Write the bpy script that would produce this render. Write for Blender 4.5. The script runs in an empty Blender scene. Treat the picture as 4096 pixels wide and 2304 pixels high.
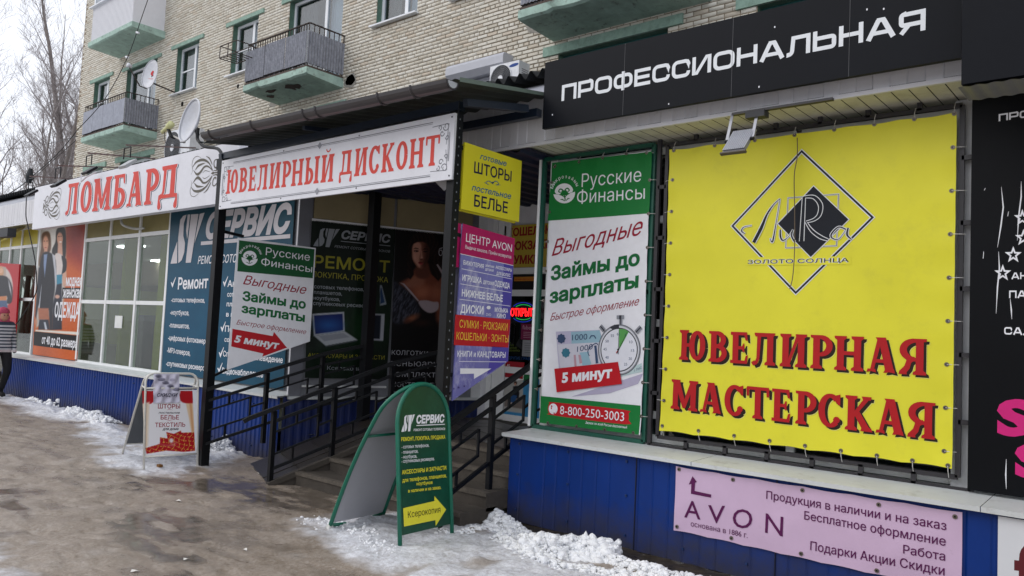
import bpy, math, random, numpy as np
from mathutils import Vector
from mathutils.geometry import tessellate_polygon, delaunay_2d_cdt
random.seed(7); rng = np.random.default_rng(7)
SC = bpy.context.scene; COL = SC.collection
# ---------------------------------------------------------------- camera
FPX = 3150.0
def rad(a): return math.radians(a)
_y, _p, _r = rad(40.6), rad(3.36), rad(2.68)
CF = np.array([-math.sin(_y)*math.cos(_p), math.cos(_y)*math.cos(_p), math.sin(_p)])
_R = np.array([math.cos(_y), math.sin(_y), 0.0]); _U = np.cross(_R, CF)
CR = math.cos(_r)*_R + math.sin(_r)*_U; CU = -math.sin(_r)*_R + math.cos(_r)*_U
CC = np.array([0.0, 0.0, 1.6])
cam = bpy.data.cameras.new('camera'); cam.lens = 36*FPX/4096; cam.sensor_width = 36; cam.clip_end = 600; cam.clip_start = .05
co = bpy.data.objects.new('camera', cam); COL.objects.link(co)
from mathutils import Matrix
co.matrix_world = Matrix(((CR[0],CU[0],-CF[0],CC[0]),(CR[1],CU[1],-CF[1],CC[1]),(CR[2],CU[2],-CF[2],CC[2]),(0,0,0,1)))
SC.camera = co
# ---------------------------------------------------------------- light: overcast winter day
W = bpy.data.worlds.new('World'); SC.world = W; W.use_nodes = True
nt = W.node_tree; bg = nt.nodes['Background']
sky = nt.nodes.new('ShaderNodeTexSky'); sky.sky_type = 'NISHITA'; sky.sun_disc = False
SUN_EL, SUN_AZ = rad(38), rad(215)
sky.sun_elevation = SUN_EL; sky.sun_rotation = SUN_AZ; sky.air_density = 1.5; sky.dust_density = 6
mx = nt.nodes.new('ShaderNodeMixRGB'); mx.inputs[0].default_value = .9
mx.inputs[2].default_value = (8.8, 9.1, 9.9, 1)
nt.links.new(sky.outputs[0], mx.inputs[1]); nt.links.new(mx.outputs[0], bg.inputs[0]); bg.inputs[1].default_value = .1
sun = bpy.data.lights.new('sun', 'SUN'); sun.energy = .5; sun.angle = rad(35); sun.color = (1, .97, .93)
so = bpy.data.objects.new('sun', sun); COL.objects.link(so)
_d = Vector((math.sin(SUN_AZ)*math.cos(SUN_EL), math.cos(SUN_AZ)*math.cos(SUN_EL), math.sin(SUN_EL)))
so.rotation_euler = (-_d).to_track_quat('-Z', 'Y').to_euler(); so.location = (0, -5, 20)
SC.view_settings.view_transform = 'Standard'; SC.view_settings.look = 'None'
SC.view_settings.gamma = 1; SC.view_settings.exposure = .38
SC.cycles.max_bounces = 6; SC.cycles.use_denoising = True
# ---------------------------------------------------------------- survey helpers (photo pixel -> point on a real plane)
def ray(px, py): return CF + (px-2048)/FPX*CR - (py-1152)/FPX*CU
def proj(p):
    v = np.asarray(p, float)-CC; z = v@CF
    return 2048+FPX*(v@CR)/z, 1152-FPX*(v@CU)/z, z
class Pl:
    def __init__(s, o, u, v):
        s.o = np.array(o, float); s.u = np.array(u, float)/np.linalg.norm(u)
        v = np.array(v, float); s.v = v/np.linalg.norm(v); s.n = np.cross(s.u, s.v); s.warp = None
    def uv(s, p):
        d = ray(*p); t = ((s.o-CC)@s.n)/(d@s.n); q = CC+t*d-s.o
        return np.array([q@s.u, q@s.v])
    def pt(s, a, b, h=0.0): return s.o+a*s.u+b*s.v+(h+(s.warp(a, b) if s.warp else 0.0))*s.n
def FY(Y): return Pl((0, Y, 0), (1, 0, 0), (0, 0, 1))
def FX(X): return Pl((X, 0, 0), (0, 1, 0), (0, 0, 1))
CROP = dict(A=(0,0,.53),B=(900,0,.6211),C=(2000,0,.6211),D=(3000,0,.621),E=(0,500,.7593),F=(600,700,.6211),G=(1500,500,.6901),
 H=(2100,550,.8629),L=(3000,1200,.7622),M=(640,780,.552),N=(1220,850,.5312),O=(1780,880,.5105),P=(2880,580,.428),Q=(0,880,.483),
 R=(2180,1220,.4641),S=(540,1480,.5124),T=(1900,850,.587),J=(1200,1400,.624),K=(2000,1400,.624),Z=(0,0,1),AA=(3600,200,.414),
 AB=(3500,1100,.4142),U=(540,380,.2346),V=(700,0,.3451),W=(1400,0,.3451),ZZ=(3500,1700,.4168),AG=(0,550,.276),RS=(3840,300,1.104))
def cz(c, p):
    o = CROP[c]; return (o[0]+p[0]*o[2], o[1]+p[1]*o[2])
# ---------------------------------------------------------------- materials
def lin(c):
    c = np.asarray(c, float)/255.0
    return np.where(c <= .04045, c/12.92, ((c+.055)/1.055)**2.4)
_M = {}
def mat(name, rgb, rough=.6, var=.12, scale=6.0, metal=0.0, bump=0.0, bscale=60.0, emit=0.0, streak=0.0, spec=.5, dirt=None, dirtamt=0.0, lo=.45, hi=.75):
    if name in _M: return _M[name]
    m = bpy.data.materials.new(name); m.use_nodes = True; n = m.node_tree.nodes; l = m.node_tree.links
    b = n['Principled BSDF']; c = lin(rgb)
    geo = n.new('ShaderNodeNewGeometry')
    mp = n.new('ShaderNodeMapping'); mp.vector_type = 'POINT'
    mp.inputs['Scale'].default_value = (1, 1, 1-.85*streak); l.new(geo.outputs['Position'], mp.inputs[0])
    ns = n.new('ShaderNodeTexNoise'); ns.inputs['Scale'].default_value = scale; ns.inputs['Detail'].default_value = 6; ns.inputs['Roughness'].default_value = .65
    l.new(mp.outputs[0], ns.inputs[0])
    r = n.new('ShaderNodeValToRGB'); r.color_ramp.elements[0].position = .3; r.color_ramp.elements[1].position = .7
    r.color_ramp.elements[0].color = (*(c*(1-var)), 1); r.color_ramp.elements[1].color = (*np.minimum(c*(1+var*.6), .95), 1)
    l.new(ns.outputs[0], r.inputs[0]); out = r.outputs[0]
    if dirtamt > 0:
        n2 = n.new('ShaderNodeTexNoise'); n2.inputs['Scale'].default_value = scale*1.7; n2.inputs['Detail'].default_value = 9; n2.inputs['Roughness'].default_value = .75
        l.new(mp.outputs[0], n2.inputs[0])
        r2 = n.new('ShaderNodeMapRange'); r2.inputs[1].default_value = lo; r2.inputs[2].default_value = hi; r2.inputs[4].default_value = dirtamt
        l.new(n2.outputs[0], r2.inputs[0])
        mm = n.new('ShaderNodeMixRGB'); l.new(r2.outputs[0], mm.inputs[0]); l.new(out, mm.inputs[1]); mm.inputs[2].default_value = (*lin(dirt), 1)
        out = mm.outputs[0]
    l.new(out, b.inputs['Base Color'])
    b.inputs['Roughness'].default_value = rough; b.inputs['Metallic'].default_value = metal; b.inputs['Specular IOR Level'].default_value = spec
    if bump > 0:
        n3 = n.new('ShaderNodeTexNoise'); n3.inputs['Scale'].default_value = bscale; n3.inputs['Detail'].default_value = 5
        l.new(geo.outputs['Position'], n3.inputs[0])
        bp = n.new('ShaderNodeBump'); bp.inputs['Strength'].default_value = bump; bp.inputs['Distance'].default_value = .01
        l.new(n3.outputs[0], bp.inputs['Height']); l.new(bp.outputs[0], b.inputs['Normal'])
    if emit: b.inputs['Emission Color'].default_value = (*c, 1); b.inputs['Emission Strength'].default_value = emit
    _M[name] = m; return m
def ink(name, rgb, rough=.5):  # flat print
    return mat('ink_'+name, rgb, rough, .05, 14, spec=.25)
def glass(name='window_glass', tint=(.75,.8,.8), rough=.02, amt=1.0):
    if name in _M: return _M[name]
    m = bpy.data.materials.new(name); m.use_nodes = True; n = m.node_tree.nodes; l = m.node_tree.links
    n.remove(n['Principled BSDF']); t = n.new('ShaderNodeBsdfTransparent'); t.inputs[0].default_value = (*tint, 1)
    g = n.new('ShaderNodeBsdfGlossy'); g.inputs['Roughness'].default_value = rough
    f = n.new('ShaderNodeLayerWeight'); f.inputs[0].default_value = .5; pw = n.new('ShaderNodeMath'); pw.operation = 'POWER'; pw.inputs[1].default_value = 4; l.new(f.outputs['Facing'], pw.inputs[0])
    mt = n.new('ShaderNodeMath'); mt.operation = 'MULTIPLY_ADD'; mt.inputs[1].default_value = .6*amt; mt.inputs[2].default_value = .06*amt
    s = n.new('ShaderNodeMixShader'); l.new(pw.outputs[0], mt.inputs[0]); l.new(mt.outputs[0], s.inputs[0]); l.new(t.outputs[0], s.inputs[1]); l.new(g.outputs[0], s.inputs[2])
    l.new(s.outputs[0], n['Material Output'].inputs[0]); _M[name] = m; return m
def attr_mat(name, rough=.4, bump=0):  # printed picture: colour stored on the mesh
    if name in _M: return _M[name]
    m = bpy.data.materials.new(name); m.use_nodes = True; n = m.node_tree.nodes; l = m.node_tree.links
    a = n.new('ShaderNodeAttribute'); a.attribute_name = 'Col'; b = n['Principled BSDF']; b.inputs['Roughness'].default_value = rough; b.inputs['Specular IOR Level'].default_value = .2
    l.new(a.outputs[0], b.inputs['Base Color']); _M[name] = m; return m
# ---------------------------------------------------------------- mesh helpers
class MB:
    def __init__(s): s.v = []; s.f = []
    def add(s, vs, fs):
        b = len(s.v); s.v += [tuple(map(float, q)) for q in vs]; s.f += [tuple(i+b for i in q) for q in fs]; return s
    def box(s, x0, x1, y0, y1, z0, z1):
        vs = [(x, y, z) for z in (z0, z1) for y in (y0, y1) for x in (x0, x1)]
        return s.add(vs, [(0,2,3,1),(4,5,7,6),(0,1,5,4),(2,6,7,3),(0,4,6,2),(1,3,7,5)])
    def pbox(s, pl, a0, a1, b0, b1, h0, h1):
        vs = [pl.pt(a, b, h) for h in (h0, h1) for b in (b0, b1) for a in (a0, a1)]
        return s.add(vs, [(0,2,3,1),(4,5,7,6),(0,1,5,4),(2,6,7,3),(0,4,6,2),(1,3,7,5)])
    def bar(s, p, q, w=.04, h=None, up=(0, 0, 1)):
        h = h or w; p = np.array(p, float); q = np.array(q, float); d = q-p; L = np.linalg.norm(d)
        if L < 1e-6: return s
        d /= L; up = np.array(up, float)
        if abs(d@up) > .95: up = np.array((1.0, 0, 0))
        a = np.cross(d, up); a /= np.linalg.norm(a); b = np.cross(a, d)
        vs = [c+sa*a*w/2+sb*b*h/2 for c in (p, q) for sa, sb in ((-1,-1),(1,-1),(1,1),(-1,1))]
        return s.add(vs, [(0,1,2,3),(4,7,6,5),(0,4,5,1),(1,5,6,2),(2,6,7,3),(3,7,4,0)])
    def tube(s, pts, r=.02, n=8, cap=True):
        pts = [np.array(p, float) for p in pts]; rs = r if hasattr(r, '__len__') else [r]*len(pts); b0 = len(s.v); pa = None
        for i, p in enumerate(pts):
            d = pts[min(i+1, len(pts)-1)]-pts[max(i-1, 0)]; d /= (np.linalg.norm(d)+1e-9)
            if pa is None:
                up = np.array((0, 0, 1.0)) if abs(d[2]) < .9 else np.array((1.0, 0, 0)); a = np.cross(d, up)
            else: a = pa-d*(pa@d)
            a /= (np.linalg.norm(a)+1e-9); pa = a; b = np.cross(d, a)
            for k in range(n):
                t = 2*math.pi*k/n; s.v.append(tuple(p+rs[i]*(math.cos(t)*a+math.sin(t)*b)))
        for i in range(len(pts)-1):
            for k in range(n):
                k2 = (k+1) % n; s.f.append((b0+i*n+k, b0+i*n+k2, b0+(i+1)*n+k2, b0+(i+1)*n+k))
        if cap:
            s.f.append(tuple(b0+k for k in range(n))[::-1]); s.f.append(tuple(b0+(len(pts)-1)*n+k for k in range(n)))
        return s
    def prism(s, pl, pts, h0, h1):
        n = len(pts); vs = [pl.pt(a, b, h0) for a, b in pts]+[pl.pt(a, b, h1) for a, b in pts]
        ar = sum(pts[i][0]*pts[(i+1) % n][1]-pts[(i+1) % n][0]*pts[i][1] for i in range(n))
        f = [tuple(range(n, 2*n)), tuple(range(n))[::-1]]+[(i, (i+1) % n, n+(i+1) % n, n+i) for i in range(n)]
        if ar < 0: f = [q[::-1] for q in f]
        return s.add(vs, f)
    def sheet(s, P0, du, dv, nu, prof):  # corrugated sheet: P0 + t*du + prof(t)*n ; swept along dv
        P0, du, dv = map(lambda q: np.array(q, float), (P0, du, dv)); n = np.cross(du, dv); n /= np.linalg.norm(n); L = np.linalg.norm(du)
        vs = []
        for i in range(nu+1):
            t = i/nu; o = P0+du*t+n*prof(t*L); vs += [o, o+dv]
        return s.add(vs, [(2*i, 2*i+2, 2*i+3, 2*i+1) for i in range(nu)])
def world_off(parent):
    o = Vector((0, 0, 0))
    while parent is not None: o += parent.location; parent = parent.parent
    return o
def mk(name, me, material=None, parent=None, smooth=False, **kw):
    if isinstance(me, MB):
        off = world_off(parent); b = me
        me = bpy.data.meshes.new(name); V = np.array(b.v, float).reshape(-1, 3)-np.array(off)
        me.from_pydata([tuple(q) for q in V], [], b.f)
    if smooth: me.polygons.foreach_set('use_smooth', [True]*len(me.polygons))
    if material and not me.materials: me.materials.append(material)
    o = bpy.data.objects.new(name, me); COL.objects.link(o); o.parent = parent
    for k, v in kw.items(): o[k] = v
    return o
def npmesh(name, V, F, material, parent=None, smooth=False, attrs=None, **kw):
    V = np.asarray(V, np.float32)-np.array(world_off(parent), np.float32); F = np.asarray(F, np.int32); k = F.shape[1]
    me = bpy.data.meshes.new(name); me.vertices.add(len(V)); me.vertices.foreach_set('co', V.ravel())
    me.loops.add(F.size); me.loops.foreach_set('vertex_index', F.ravel()); me.polygons.add(len(F))
    me.polygons.foreach_set('loop_start', np.arange(0, F.size, k, dtype=np.int32)); me.polygons.foreach_set('loop_total', np.full(len(F), k, np.int32))
    me.update(calc_edges=True)
    for an, arr in (attrs or {}).items():
        if arr.ndim == 1: a = me.attributes.new(an, 'FLOAT', 'POINT'); a.data.foreach_set('value', arr.astype(np.float32))
        else:
            a = me.attributes.new(an, 'FLOAT_COLOR', 'POINT'); c4 = np.ones((len(V), 4), np.float32); c4[:, :3] = arr; a.data.foreach_set('color', c4.ravel())
    return mk(name, me, material, parent, smooth, **kw)
def thing(name, label, cat, loc=(0, 0, 0), group=None, kind=None):
    o = bpy.data.objects.new(name, None); COL.objects.link(o); o.location = loc; o.empty_display_size = .2
    o['label'] = label
    if cat: o['category'] = cat
    if group: o['group'] = group
    if kind: o['kind'] = kind
    return o
# ---------------------------------------------------------------- lettering
_ref = {}
def _charcurve(s):
    c = bpy.data.curves.new('t', 'FONT'); c.body = s; c.resolution_u = 3; c.fill_mode = 'NONE'; return c
def _loops(s, bold, shear):
    c = _charcurve(s); c.shear = shear
    o = bpy.data.objects.new('t', c); me = bpy.data.meshes.new_from_object(o)
    n = len(me.vertices); V = [tuple(v.co[:2]) for v in me.vertices]; nxt = {}
    for e in me.edges:
        a, b = e.vertices; nxt.setdefault(a, []).append(b); nxt.setdefault(b, []).append(a)
    seen = set(); out = []
    for i in range(n):
        if i in seen or i not in nxt: continue
        L = [i]; seen.add(i); cur = i; prev = None
        while True:
            c2 = [k for k in nxt[cur] if k not in seen]
            if not c2: break
            j = min(c2) if prev is None and len(c2) > 1 else c2[0]
            prev = cur; cur = j; seen.add(j); L.append(j)
        if len(L) > 2:
            # keep index order direction
            if L[1] != i+1 and L[-1] == i+1: L = [L[0]]+L[:0:-1]
            out.append([V[k] for k in L])
    bpy.data.objects.remove(o); bpy.data.curves.remove(c); bpy.data.meshes.remove(me)
    return out
def _area(L): return .5*sum(L[i][0]*L[(i+1) % len(L)][1]-L[(i+1) % len(L)][0]*L[i][1] for i in range(len(L)))
def _inside(p, L):
    x, y = p; r = False; n = len(L)
    for i in range(n):
        x1, y1 = L[i]; x2, y2 = L[(i+1) % n]
        if (y1 > y) != (y2 > y) and x < (x2-x1)*(y-y1)/(y2-y1)+x1: r = not r
    return r
def fill(loops, grid=0):
    """nonzero-winding fill of closed loops -> (verts2d, tris), one flat layer without overlaps"""
    V = []; E = []
    if grid:
        L2 = []
        for l in loops:
            o = []
            for i in range(len(l)):
                a, b = l[i], l[(i+1) % len(l)]; k = max(1, int(math.hypot(b[0]-a[0], b[1]-a[1])/grid)); o += [(a[0]+(b[0]-a[0])*j/k, a[1]+(b[1]-a[1])*j/k) for j in range(k)]
            L2.append(o)
        loops = L2; xs_ = [q[0] for l in loops for q in l]; ys_ = [q[1] for l in loops for q in l]
        V = [Vector((a, b)) for a in np.arange(min(xs_)+.011, max(xs_), grid) for b in np.arange(min(ys_)+.013, max(ys_), grid)]
    for l in loops:
        b = len(V); n = len(l); V += [Vector(q) for q in l]; E += [(b+i, b+(i+1) % n) for i in range(n)]
    A = np.array([(V[a][0], V[a][1], V[b][0], V[b][1]) for a, b in E])
    vo, _, fo, *_r = delaunay_2d_cdt(V, E, [], 0, 1e-6)
    P = np.array([(q[0], q[1]) for q in vo]); T_ = np.array([f for f in fo if len(f) == 3]).reshape(-1, 3)
    if not len(T_): return ([], [])
    c = P[T_].mean(1); wn = np.zeros(len(c))
    for k in range(0, len(c), 4000):
        x = c[k:k+4000, 0:1]; y = c[k:k+4000, 1:2]; x1, y1, x2, y2 = A.T
        up = (y1 <= y) & (y2 > y); dn = (y1 > y) & (y2 <= y); cr = (x2-x1)*(y-y1)-(x-x1)*(y2-y1)
        wn[k:k+4000] = ((up & (cr > 0)).astype(int)-(dn & (cr < 0)).astype(int)).sum(1)
    return ([tuple(q) for q in P], [tuple(int(i) for i in t) for t in T_[wn != 0]])
def union(layers):
    loops = []; D = {}
    for vs, fs in layers:
        for f in fs:
            t = [vs[i] for i in f]
            if abs(_area(t)) < 1e-9: continue
            loops.append(t if _area(t) > 0 else t[::-1])
    return fill(loops) if loops else ([], [])
def _grow(L, d):
    n = len(L); s = 1 if _area(L) > 0 else -1; out = []
    for i in range(n):
        a, b, c = L[i-1], L[i], L[(i+1) % n]; d1 = (b[0]-a[0], b[1]-a[1]); d2 = (c[0]-b[0], c[1]-b[1]); l1 = math.hypot(*d1) or 1e-9; l2 = math.hypot(*d2) or 1e-9
        n1 = (d1[1]/l1*s, -d1[0]/l1*s); n2 = (d2[1]/l2*s, -d2[0]/l2*s); m = (n1[0]+n2[0], n1[1]+n2[1]); q = m[0]*m[0]+m[1]*m[1]
        if q < .3: out.append((b[0]+n1[0]*d, b[1]+n1[1]*d)); continue
        k = 2*d/q; out.append((b[0]+m[0]*k, b[1]+m[1]*k))
    if d < 0 and _area(out)*s <= 0: return [(L[0][0], L[0][1]), (L[0][0]+1e-4, L[0][1]), (L[0][0], L[0][1]+1e-4)]
    return out
_tc = {}
def sans(s, bold=0.0, shear=0.0):
    key = (s, bold, shear)
    if key in _tc: return _tc[key]
    if 'H' not in _ref:
        L = _loops('Н', 0, 0); _ref['H'] = max(q[1] for l in L for q in l)
    H = _ref['H']; loops = _loops(s, bold, shear)
    loops = [[(a/H, b/H) for a, b in l] for l in loops]
    if not loops: _tc[key] = ([], 0, 1); return _tc[key]
    ar = [_area(l) for l in loops]; bb = [(min(q[0] for q in l), max(q[0] for q in l)) for l in loops]; outs = []; holes = []
    for i, l in enumerate(loops):
        a0, a1 = bb[i]; c = [j for j in range(len(loops)) if min(a1, bb[j][1])-max(a0, bb[j][0]) > .5*(a1-a0)]
        (outs if ar[i]*ar[max(c+[i], key=lambda j: abs(ar[j]))] > 0 else holes).append(l)
    if bold:
        k = bold*.85/H
        outs = [_grow(l, k) for l in outs]; holes = [_grow(l, -k) for l in holes]
    layers = [fill(outs+holes)]
    xs = [q[0] for l, _ in layers for q in l]
    _tc[key] = (layers, min(xs), max(xs)); return _tc[key]
# stroke-built alphabets -------------------------------------------------
def ribbon(pts, w, closed=False):
    n = len(pts); P = [np.array(p, float) for p in pts]; ws = w if hasattr(w, '__len__') else [w]*n
    vs = []
    for i in range(n):
        a = P[i-1] if (i > 0 or closed) else None; b = P[(i+1) % n] if (i < n-1 or closed) else None
        d1 = (P[i]-a)/(np.linalg.norm(P[i]-a)+1e-9) if a is not None else None
        d2 = (b-P[i])/(np.linalg.norm(b-P[i])+1e-9) if b is not None else None
        if d1 is None: d1 = d2
        if d2 is None: d2 = d1
        n1 = np.array((-d1[1], d1[0])); n2 = np.array((-d2[1], d2[0])); m = n1+n2; L = np.linalg.norm(m)
        m = m/L if L > 1e-6 else n1; k = 1/max(m@n1, .35)
        vs += [tuple(P[i]+m*ws[i]/2*k), tuple(P[i]-m*ws[i]/2*k)]
    q = range(n if closed else n-1)
    fs = []
    for i in q:
        j = (i+1) % n; fs += [(2*i, 2*i+1, 2*j+1), (2*i, 2*j+1, 2*j)]
    return (vs, fs)
def ribbons_ok(): pass
def arc(cx, cy, rx, ry, a0, a1, n=14): return [(cx+rx*math.cos(rad(a0+(a1-a0)*i/n)), cy+ry*math.sin(rad(a0+(a1-a0)*i/n))) for i in range(n+1)]
def poly(pts):
    t = tessellate_polygon([[Vector((a, b, 0)) for a, b in pts]]); return (list(pts), [tuple(q) for q in t])
def rrect(x0, x1, y0, y1, r):
    return arc(x1-r, y0+r, r, r, -90, 0, 4)+arc(x1-r, y1-r, r, r, 0, 90, 4)+arc(x0+r, y1-r, r, r, 90, 180, 4)+arc(x0+r, y0+r, r, r, 180, 270, 4)
def wide_glyph(c, t=.2):
    h = t/2; W = 1.08; L = []
    st = lambda *p: L.append(ribbon(p, t))
    if c == 'П': st((h, 0), (h, 1-h), (W-h, 1-h), (W-h, 0))
    elif c == 'Р': L.append(ribbon([(h, 0), (h, 1-h)]+[(W-.2, 1-h)]+arc(W-h-.12, .83-.03, .12, .12, 80, 0, 4)+arc(W-h-.12, .5, .12, .12, 0, -90, 4)+[(.1, .38)], t))
    elif c == 'О': L.append(ribbon(rrect(h, W+.08-h, h, 1-h, .24)[::-1], t, True)); W += .08
    elif c == 'Ф':
        L.append(ribbon(rrect(h, W+.16-h, .07+h, .93-h, .24)[::-1], t, True)); L.append(ribbon([((W+.16)/2, -.06), ((W+.16)/2, 1.06)], t)); W += .16
    elif c == 'Е': st((W-.06, 1-h), (h, 1-h), (h, h), (W-.06, h)); L.append(ribbon([(.1, .5), (W-.12, .5)], t)); W -= .06
    elif c == 'С': L.append(ribbon([(W-h, .66), (W-h, .76)]+arc(W-h-.2, 1-h-.2, .2, .2, 0, 90, 4)+arc(h+.24, 1-h-.24, .24, .24, 90, 180, 4)+arc(h+.24, h+.24, .24, .24, 180, 270, 4)+arc(W-h-.2, h+.2, .2, .2, -90, 0, 4)+[(W-h, .34)], t))
    elif c == 'И': st((h, 1), (h, 0)); st((W-h, 1), (W-h, 0)); L.append(poly([(h, 0), (h+.22, 0), (W-h, 1), (W-h-.22, 1)]))
    elif c == 'Н': st((h, 1), (h, 0)); st((W-h, 1), (W-h, 0)); L.append(ribbon([(.1, .5), (W-.1, .5)], t))
    elif c == 'А': W = 1.26; L.append(ribbon([(.1, 0), (W/2-.1, 1-h)], t*1.1)); L.append(ribbon([(W-.1, 0), (W/2+.1, 1-h)], t*1.1)); L.append(ribbon([(W/2-.18, 1-h), (W/2+.18, 1-h)], t)); L.append(ribbon([(.3, .3), (W-.3, .3)], t*.95))
    elif c == 'Л': W = 1.12; L.append(ribbon([(0, h*.9), (.08, h)]+arc(.08, .25, .17, .17, -90, 0, 4)+[(.3, 1-h), (W-h, 1-h), (W-h, 0)], t))
    elif c == 'Ь': L.append(ribbon([(h, 1), (h, h), (W-.25, h)]+arc(W-h-.12, h+.13, .12, .13, -90, 0, 4)+arc(W-h-.12, .5, .12, .12, 0, 90, 4)+[(.1, .62)], t))
    elif c == 'Я': L.append(ribbon([(W-h, 0), (W-h, 1-h), (.2, 1-h)]+arc(h+.12, .8, .12, .12, 100, 180, 4)+arc(h+.12, .52, .12, .12, 180, 270, 4)+[(W-.1, .4)], t)); L.append(ribbon([(.42, .4), (.1, 0)], t))
    return L, W
def slab_glyph(c, w=.2):
    L = []; S = .075
    def stem(x, y0=0, y1=1, f0=True, f1=True, s0=S, s1=S):
        L.append(poly([(x, y0), (x+w, y0), (x+w, y1), (x, y1)]))
        for y, f, d in ((y0, f0, 1), (y1, f1, -1)):
            if f: L.append(poly([(x-s0, y), (x+w*.3, y), (x+w*.5, y+.035*d), (x+w*.7, y), (x+w+s1, y), (x+w+s1*.9, y+.07*d), (x+w, y+.12*d), (x, y+.12*d), (x-s0*.9, y+.07*d)]))
    def ring(cx, cy, rx, ry, a0=0, a1=360, t=w):
        p = arc(cx, cy, rx, ry, a0, a1, 22); ws = [t*.55+t*.45*abs(math.cos(rad(a0+(a1-a0)*i/22))) for i in range(23)]
        L.append(ribbon(p, ws))
    def bowl(x, y0, y1, r=.3, flip=False):
        cy = (y0+y1)/2; ry = (y1-y0)/2; k = -1 if flip else 1
        p = [(x, y1)]+[(x+k*(.12+q[0]), q[1]) for q in arc(0, cy, r-.12, ry, 90, -90, 12)]+[(x, y0)]
        ws = [.1]+[.1+(w*.95-.1)*math.sin(math.pi*i/12) for i in range(13)]+[.1]; L.append(ribbon(p, ws))
    def arm(x0, x1, y, d, drop=.2):
        L.append(poly([(x0, y), (x1, y), (x1+.02, y+d*drop), (x1-.05, y+d*drop*.9), (x1-.09, y+d*.1), (x0, y+d*.1)]))
    W = .72
    if c == 'Ю': stem(.07); L.append(poly([(.2, .45), (.42, .45), (.42, .56), (.2, .56)])); ring(.66, .5, .2, .43); W = .98
    elif c == 'О': ring(.35, .5, .24, .43); W = .7
    elif c == 'В': stem(.09, f1=False); bowl(.15, .5, .95, .38); bowl(.15, .05, .53, .42); W = .68; L.append(poly([(.01, 0), (.15, 0), (.15, .1), (.02, .08)])); L.append(poly([(.01, 1), (.15, 1), (.15, .9), (.02, .92)]))
    elif c == 'Ь': stem(.09); bowl(.15, .05, .56, .42); W = .64
    elif c == 'Б': stem(.09, f1=False); bowl(.15, .05, .56, .43); arm(.02, .6, 1, -1, .3); W = .68
    elif c == 'Ы': stem(.09); bowl(.15, .05, .56, .36); stem(.72); W = 1.02
    elif c == 'Е': stem(.09, f0=False, f1=False); arm(.02, .58, 1, -1, .28); arm(.02, .6, 0, 1, .28); L.append(poly([(.2, .45), (.42, .45), (.46, .36), (.5, .36), (.5, .64), (.46, .64), (.42, .55), (.2, .55)])); W = .68
    elif c in 'ЛД':
        b = .12 if c == 'Д' else 0
        L.append(ribbon([(.02, b+.1), (.06, b+.04), (.13, b+.06), (.19, b+.2), (.22, .95)], [.12, .13, .1, .1, .13]))
        stem(.48, b, 1, True, False, S, S); L.append(poly([(.06, 1), (.74, 1), (.72, .92), (.66, .88), (.1, .88), (.07, .93)])); W = .8
        if c == 'Д':
            L.append(poly([(-.02, b), (.8, b), (.8, b+.1), (-.02, b+.1)]))
            for x in (0., .78): L.append(ribbon([(x, .2), (x, .08), (x+(.03 if x == 0 else -.03), -.08)], [.05, .08, .16])); L.append(poly(arc(x+(.03 if x == 0 else -.03), -.1, .08, .08, 0, 350, 8)))
            W = .88
    elif c in 'ИЙ':
        stem(.08); stem(.56); L.append(poly([(.22, .08), (.3, .02), (.6, .9), (.52, .98)])); W = .84
        if c == 'Й': L.append(ribbon(arc(.42, 1.2, .12, .1, 180, 360, 8), [.07, .05, .05, .05, .05, .05, .05, .05, .07]))
    elif c == 'Н': stem(.08); stem(.56); L.append(poly([(.2, .45), (.6, .45), (.6, .56), (.2, .56)])); W = .84
    elif c == 'Р': stem(.09, f1=False); bowl(.15, .42, .95, .42); L.append(poly([(.01, 1), (.15, 1), (.15, .9), (.02, .92)])); W = .62
    elif c == 'Я':
        stem(.42, f1=False); bowl(.55, .42, .95, .46, True); L.append(poly([(.7, 1), (.55, 1), (.55, .9), (.69, .92)]))
        L.append(ribbon([(.4, .46), (.25, .38), (.2, .2), (.08, .05)], [.1, .14, .15, .17])); L.append(poly([(-.02, 0), (.2, 0), (.18, .1), (0, .1)])); W = .74
    elif c == 'С':
        ring(.37, .5, .26, .44, 48, 312); L.append(poly([(.5, .95), (.66, 1.0), (.66, .68), (.6, .68), (.5, .8)])); L.append(poly(arc(.56, .24, .1, .1, 0, 350, 10))); W = .7
    elif c == 'К': stem(.09); L.append(ribbon([(.25, .42), (.62, .93)], [.1, .13])); L.append(ribbon([(.33, .55), (.62, .06)], [.17, .2])); L.append(poly([(.48, 1), (.76, 1), (.74, .9), (.52, .9)])); L.append(poly([(.46, 0), (.8, 0), (.76, .11), (.5, .11)])); W = .8
    elif c == 'Т':
        stem(.27, f1=False); L.append(poly([(.0, 1.), (.74, 1.), (.74, .9), (0, .9)]))
        for x in (.03, .71): L.append(poly([(x-.05, .96), (x+.05, .96), (x+.04, .7), (x-.04, .7)]))
        W = .74
    elif c == 'М': stem(.06); stem(.74); L.append(poly([(.1, .98), (.3, 1.0), (.53, .3), (.5, .05), (.44, .08)])); L.append(poly([(.9, .98), (.74, 1.0), (.49, .3), (.5, .05), (.56, .08)])); W = 1.02
    elif c == 'А':
        L.append(ribbon([(.13, .03), (.34, .98)], [.1, .12])); L.append(ribbon([(.62, .03), (.4, .98)], [.23, .2])); L.append(poly([(.2, .28), (.55, .28), (.53, .38), (.22, .38)]))
        L.append(poly([(-.01, 0), (.12, .03), (.25, 0), (.23, .1), (.02, .1)])); L.append(poly([(.45, 0), (.6, .03), (.76, 0), (.73, .12), (.5, .12)])); L.append(poly([(.22, 1), (.5, 1), (.46, .88), (.3, .88)])); W = .78
    return L, W
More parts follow.
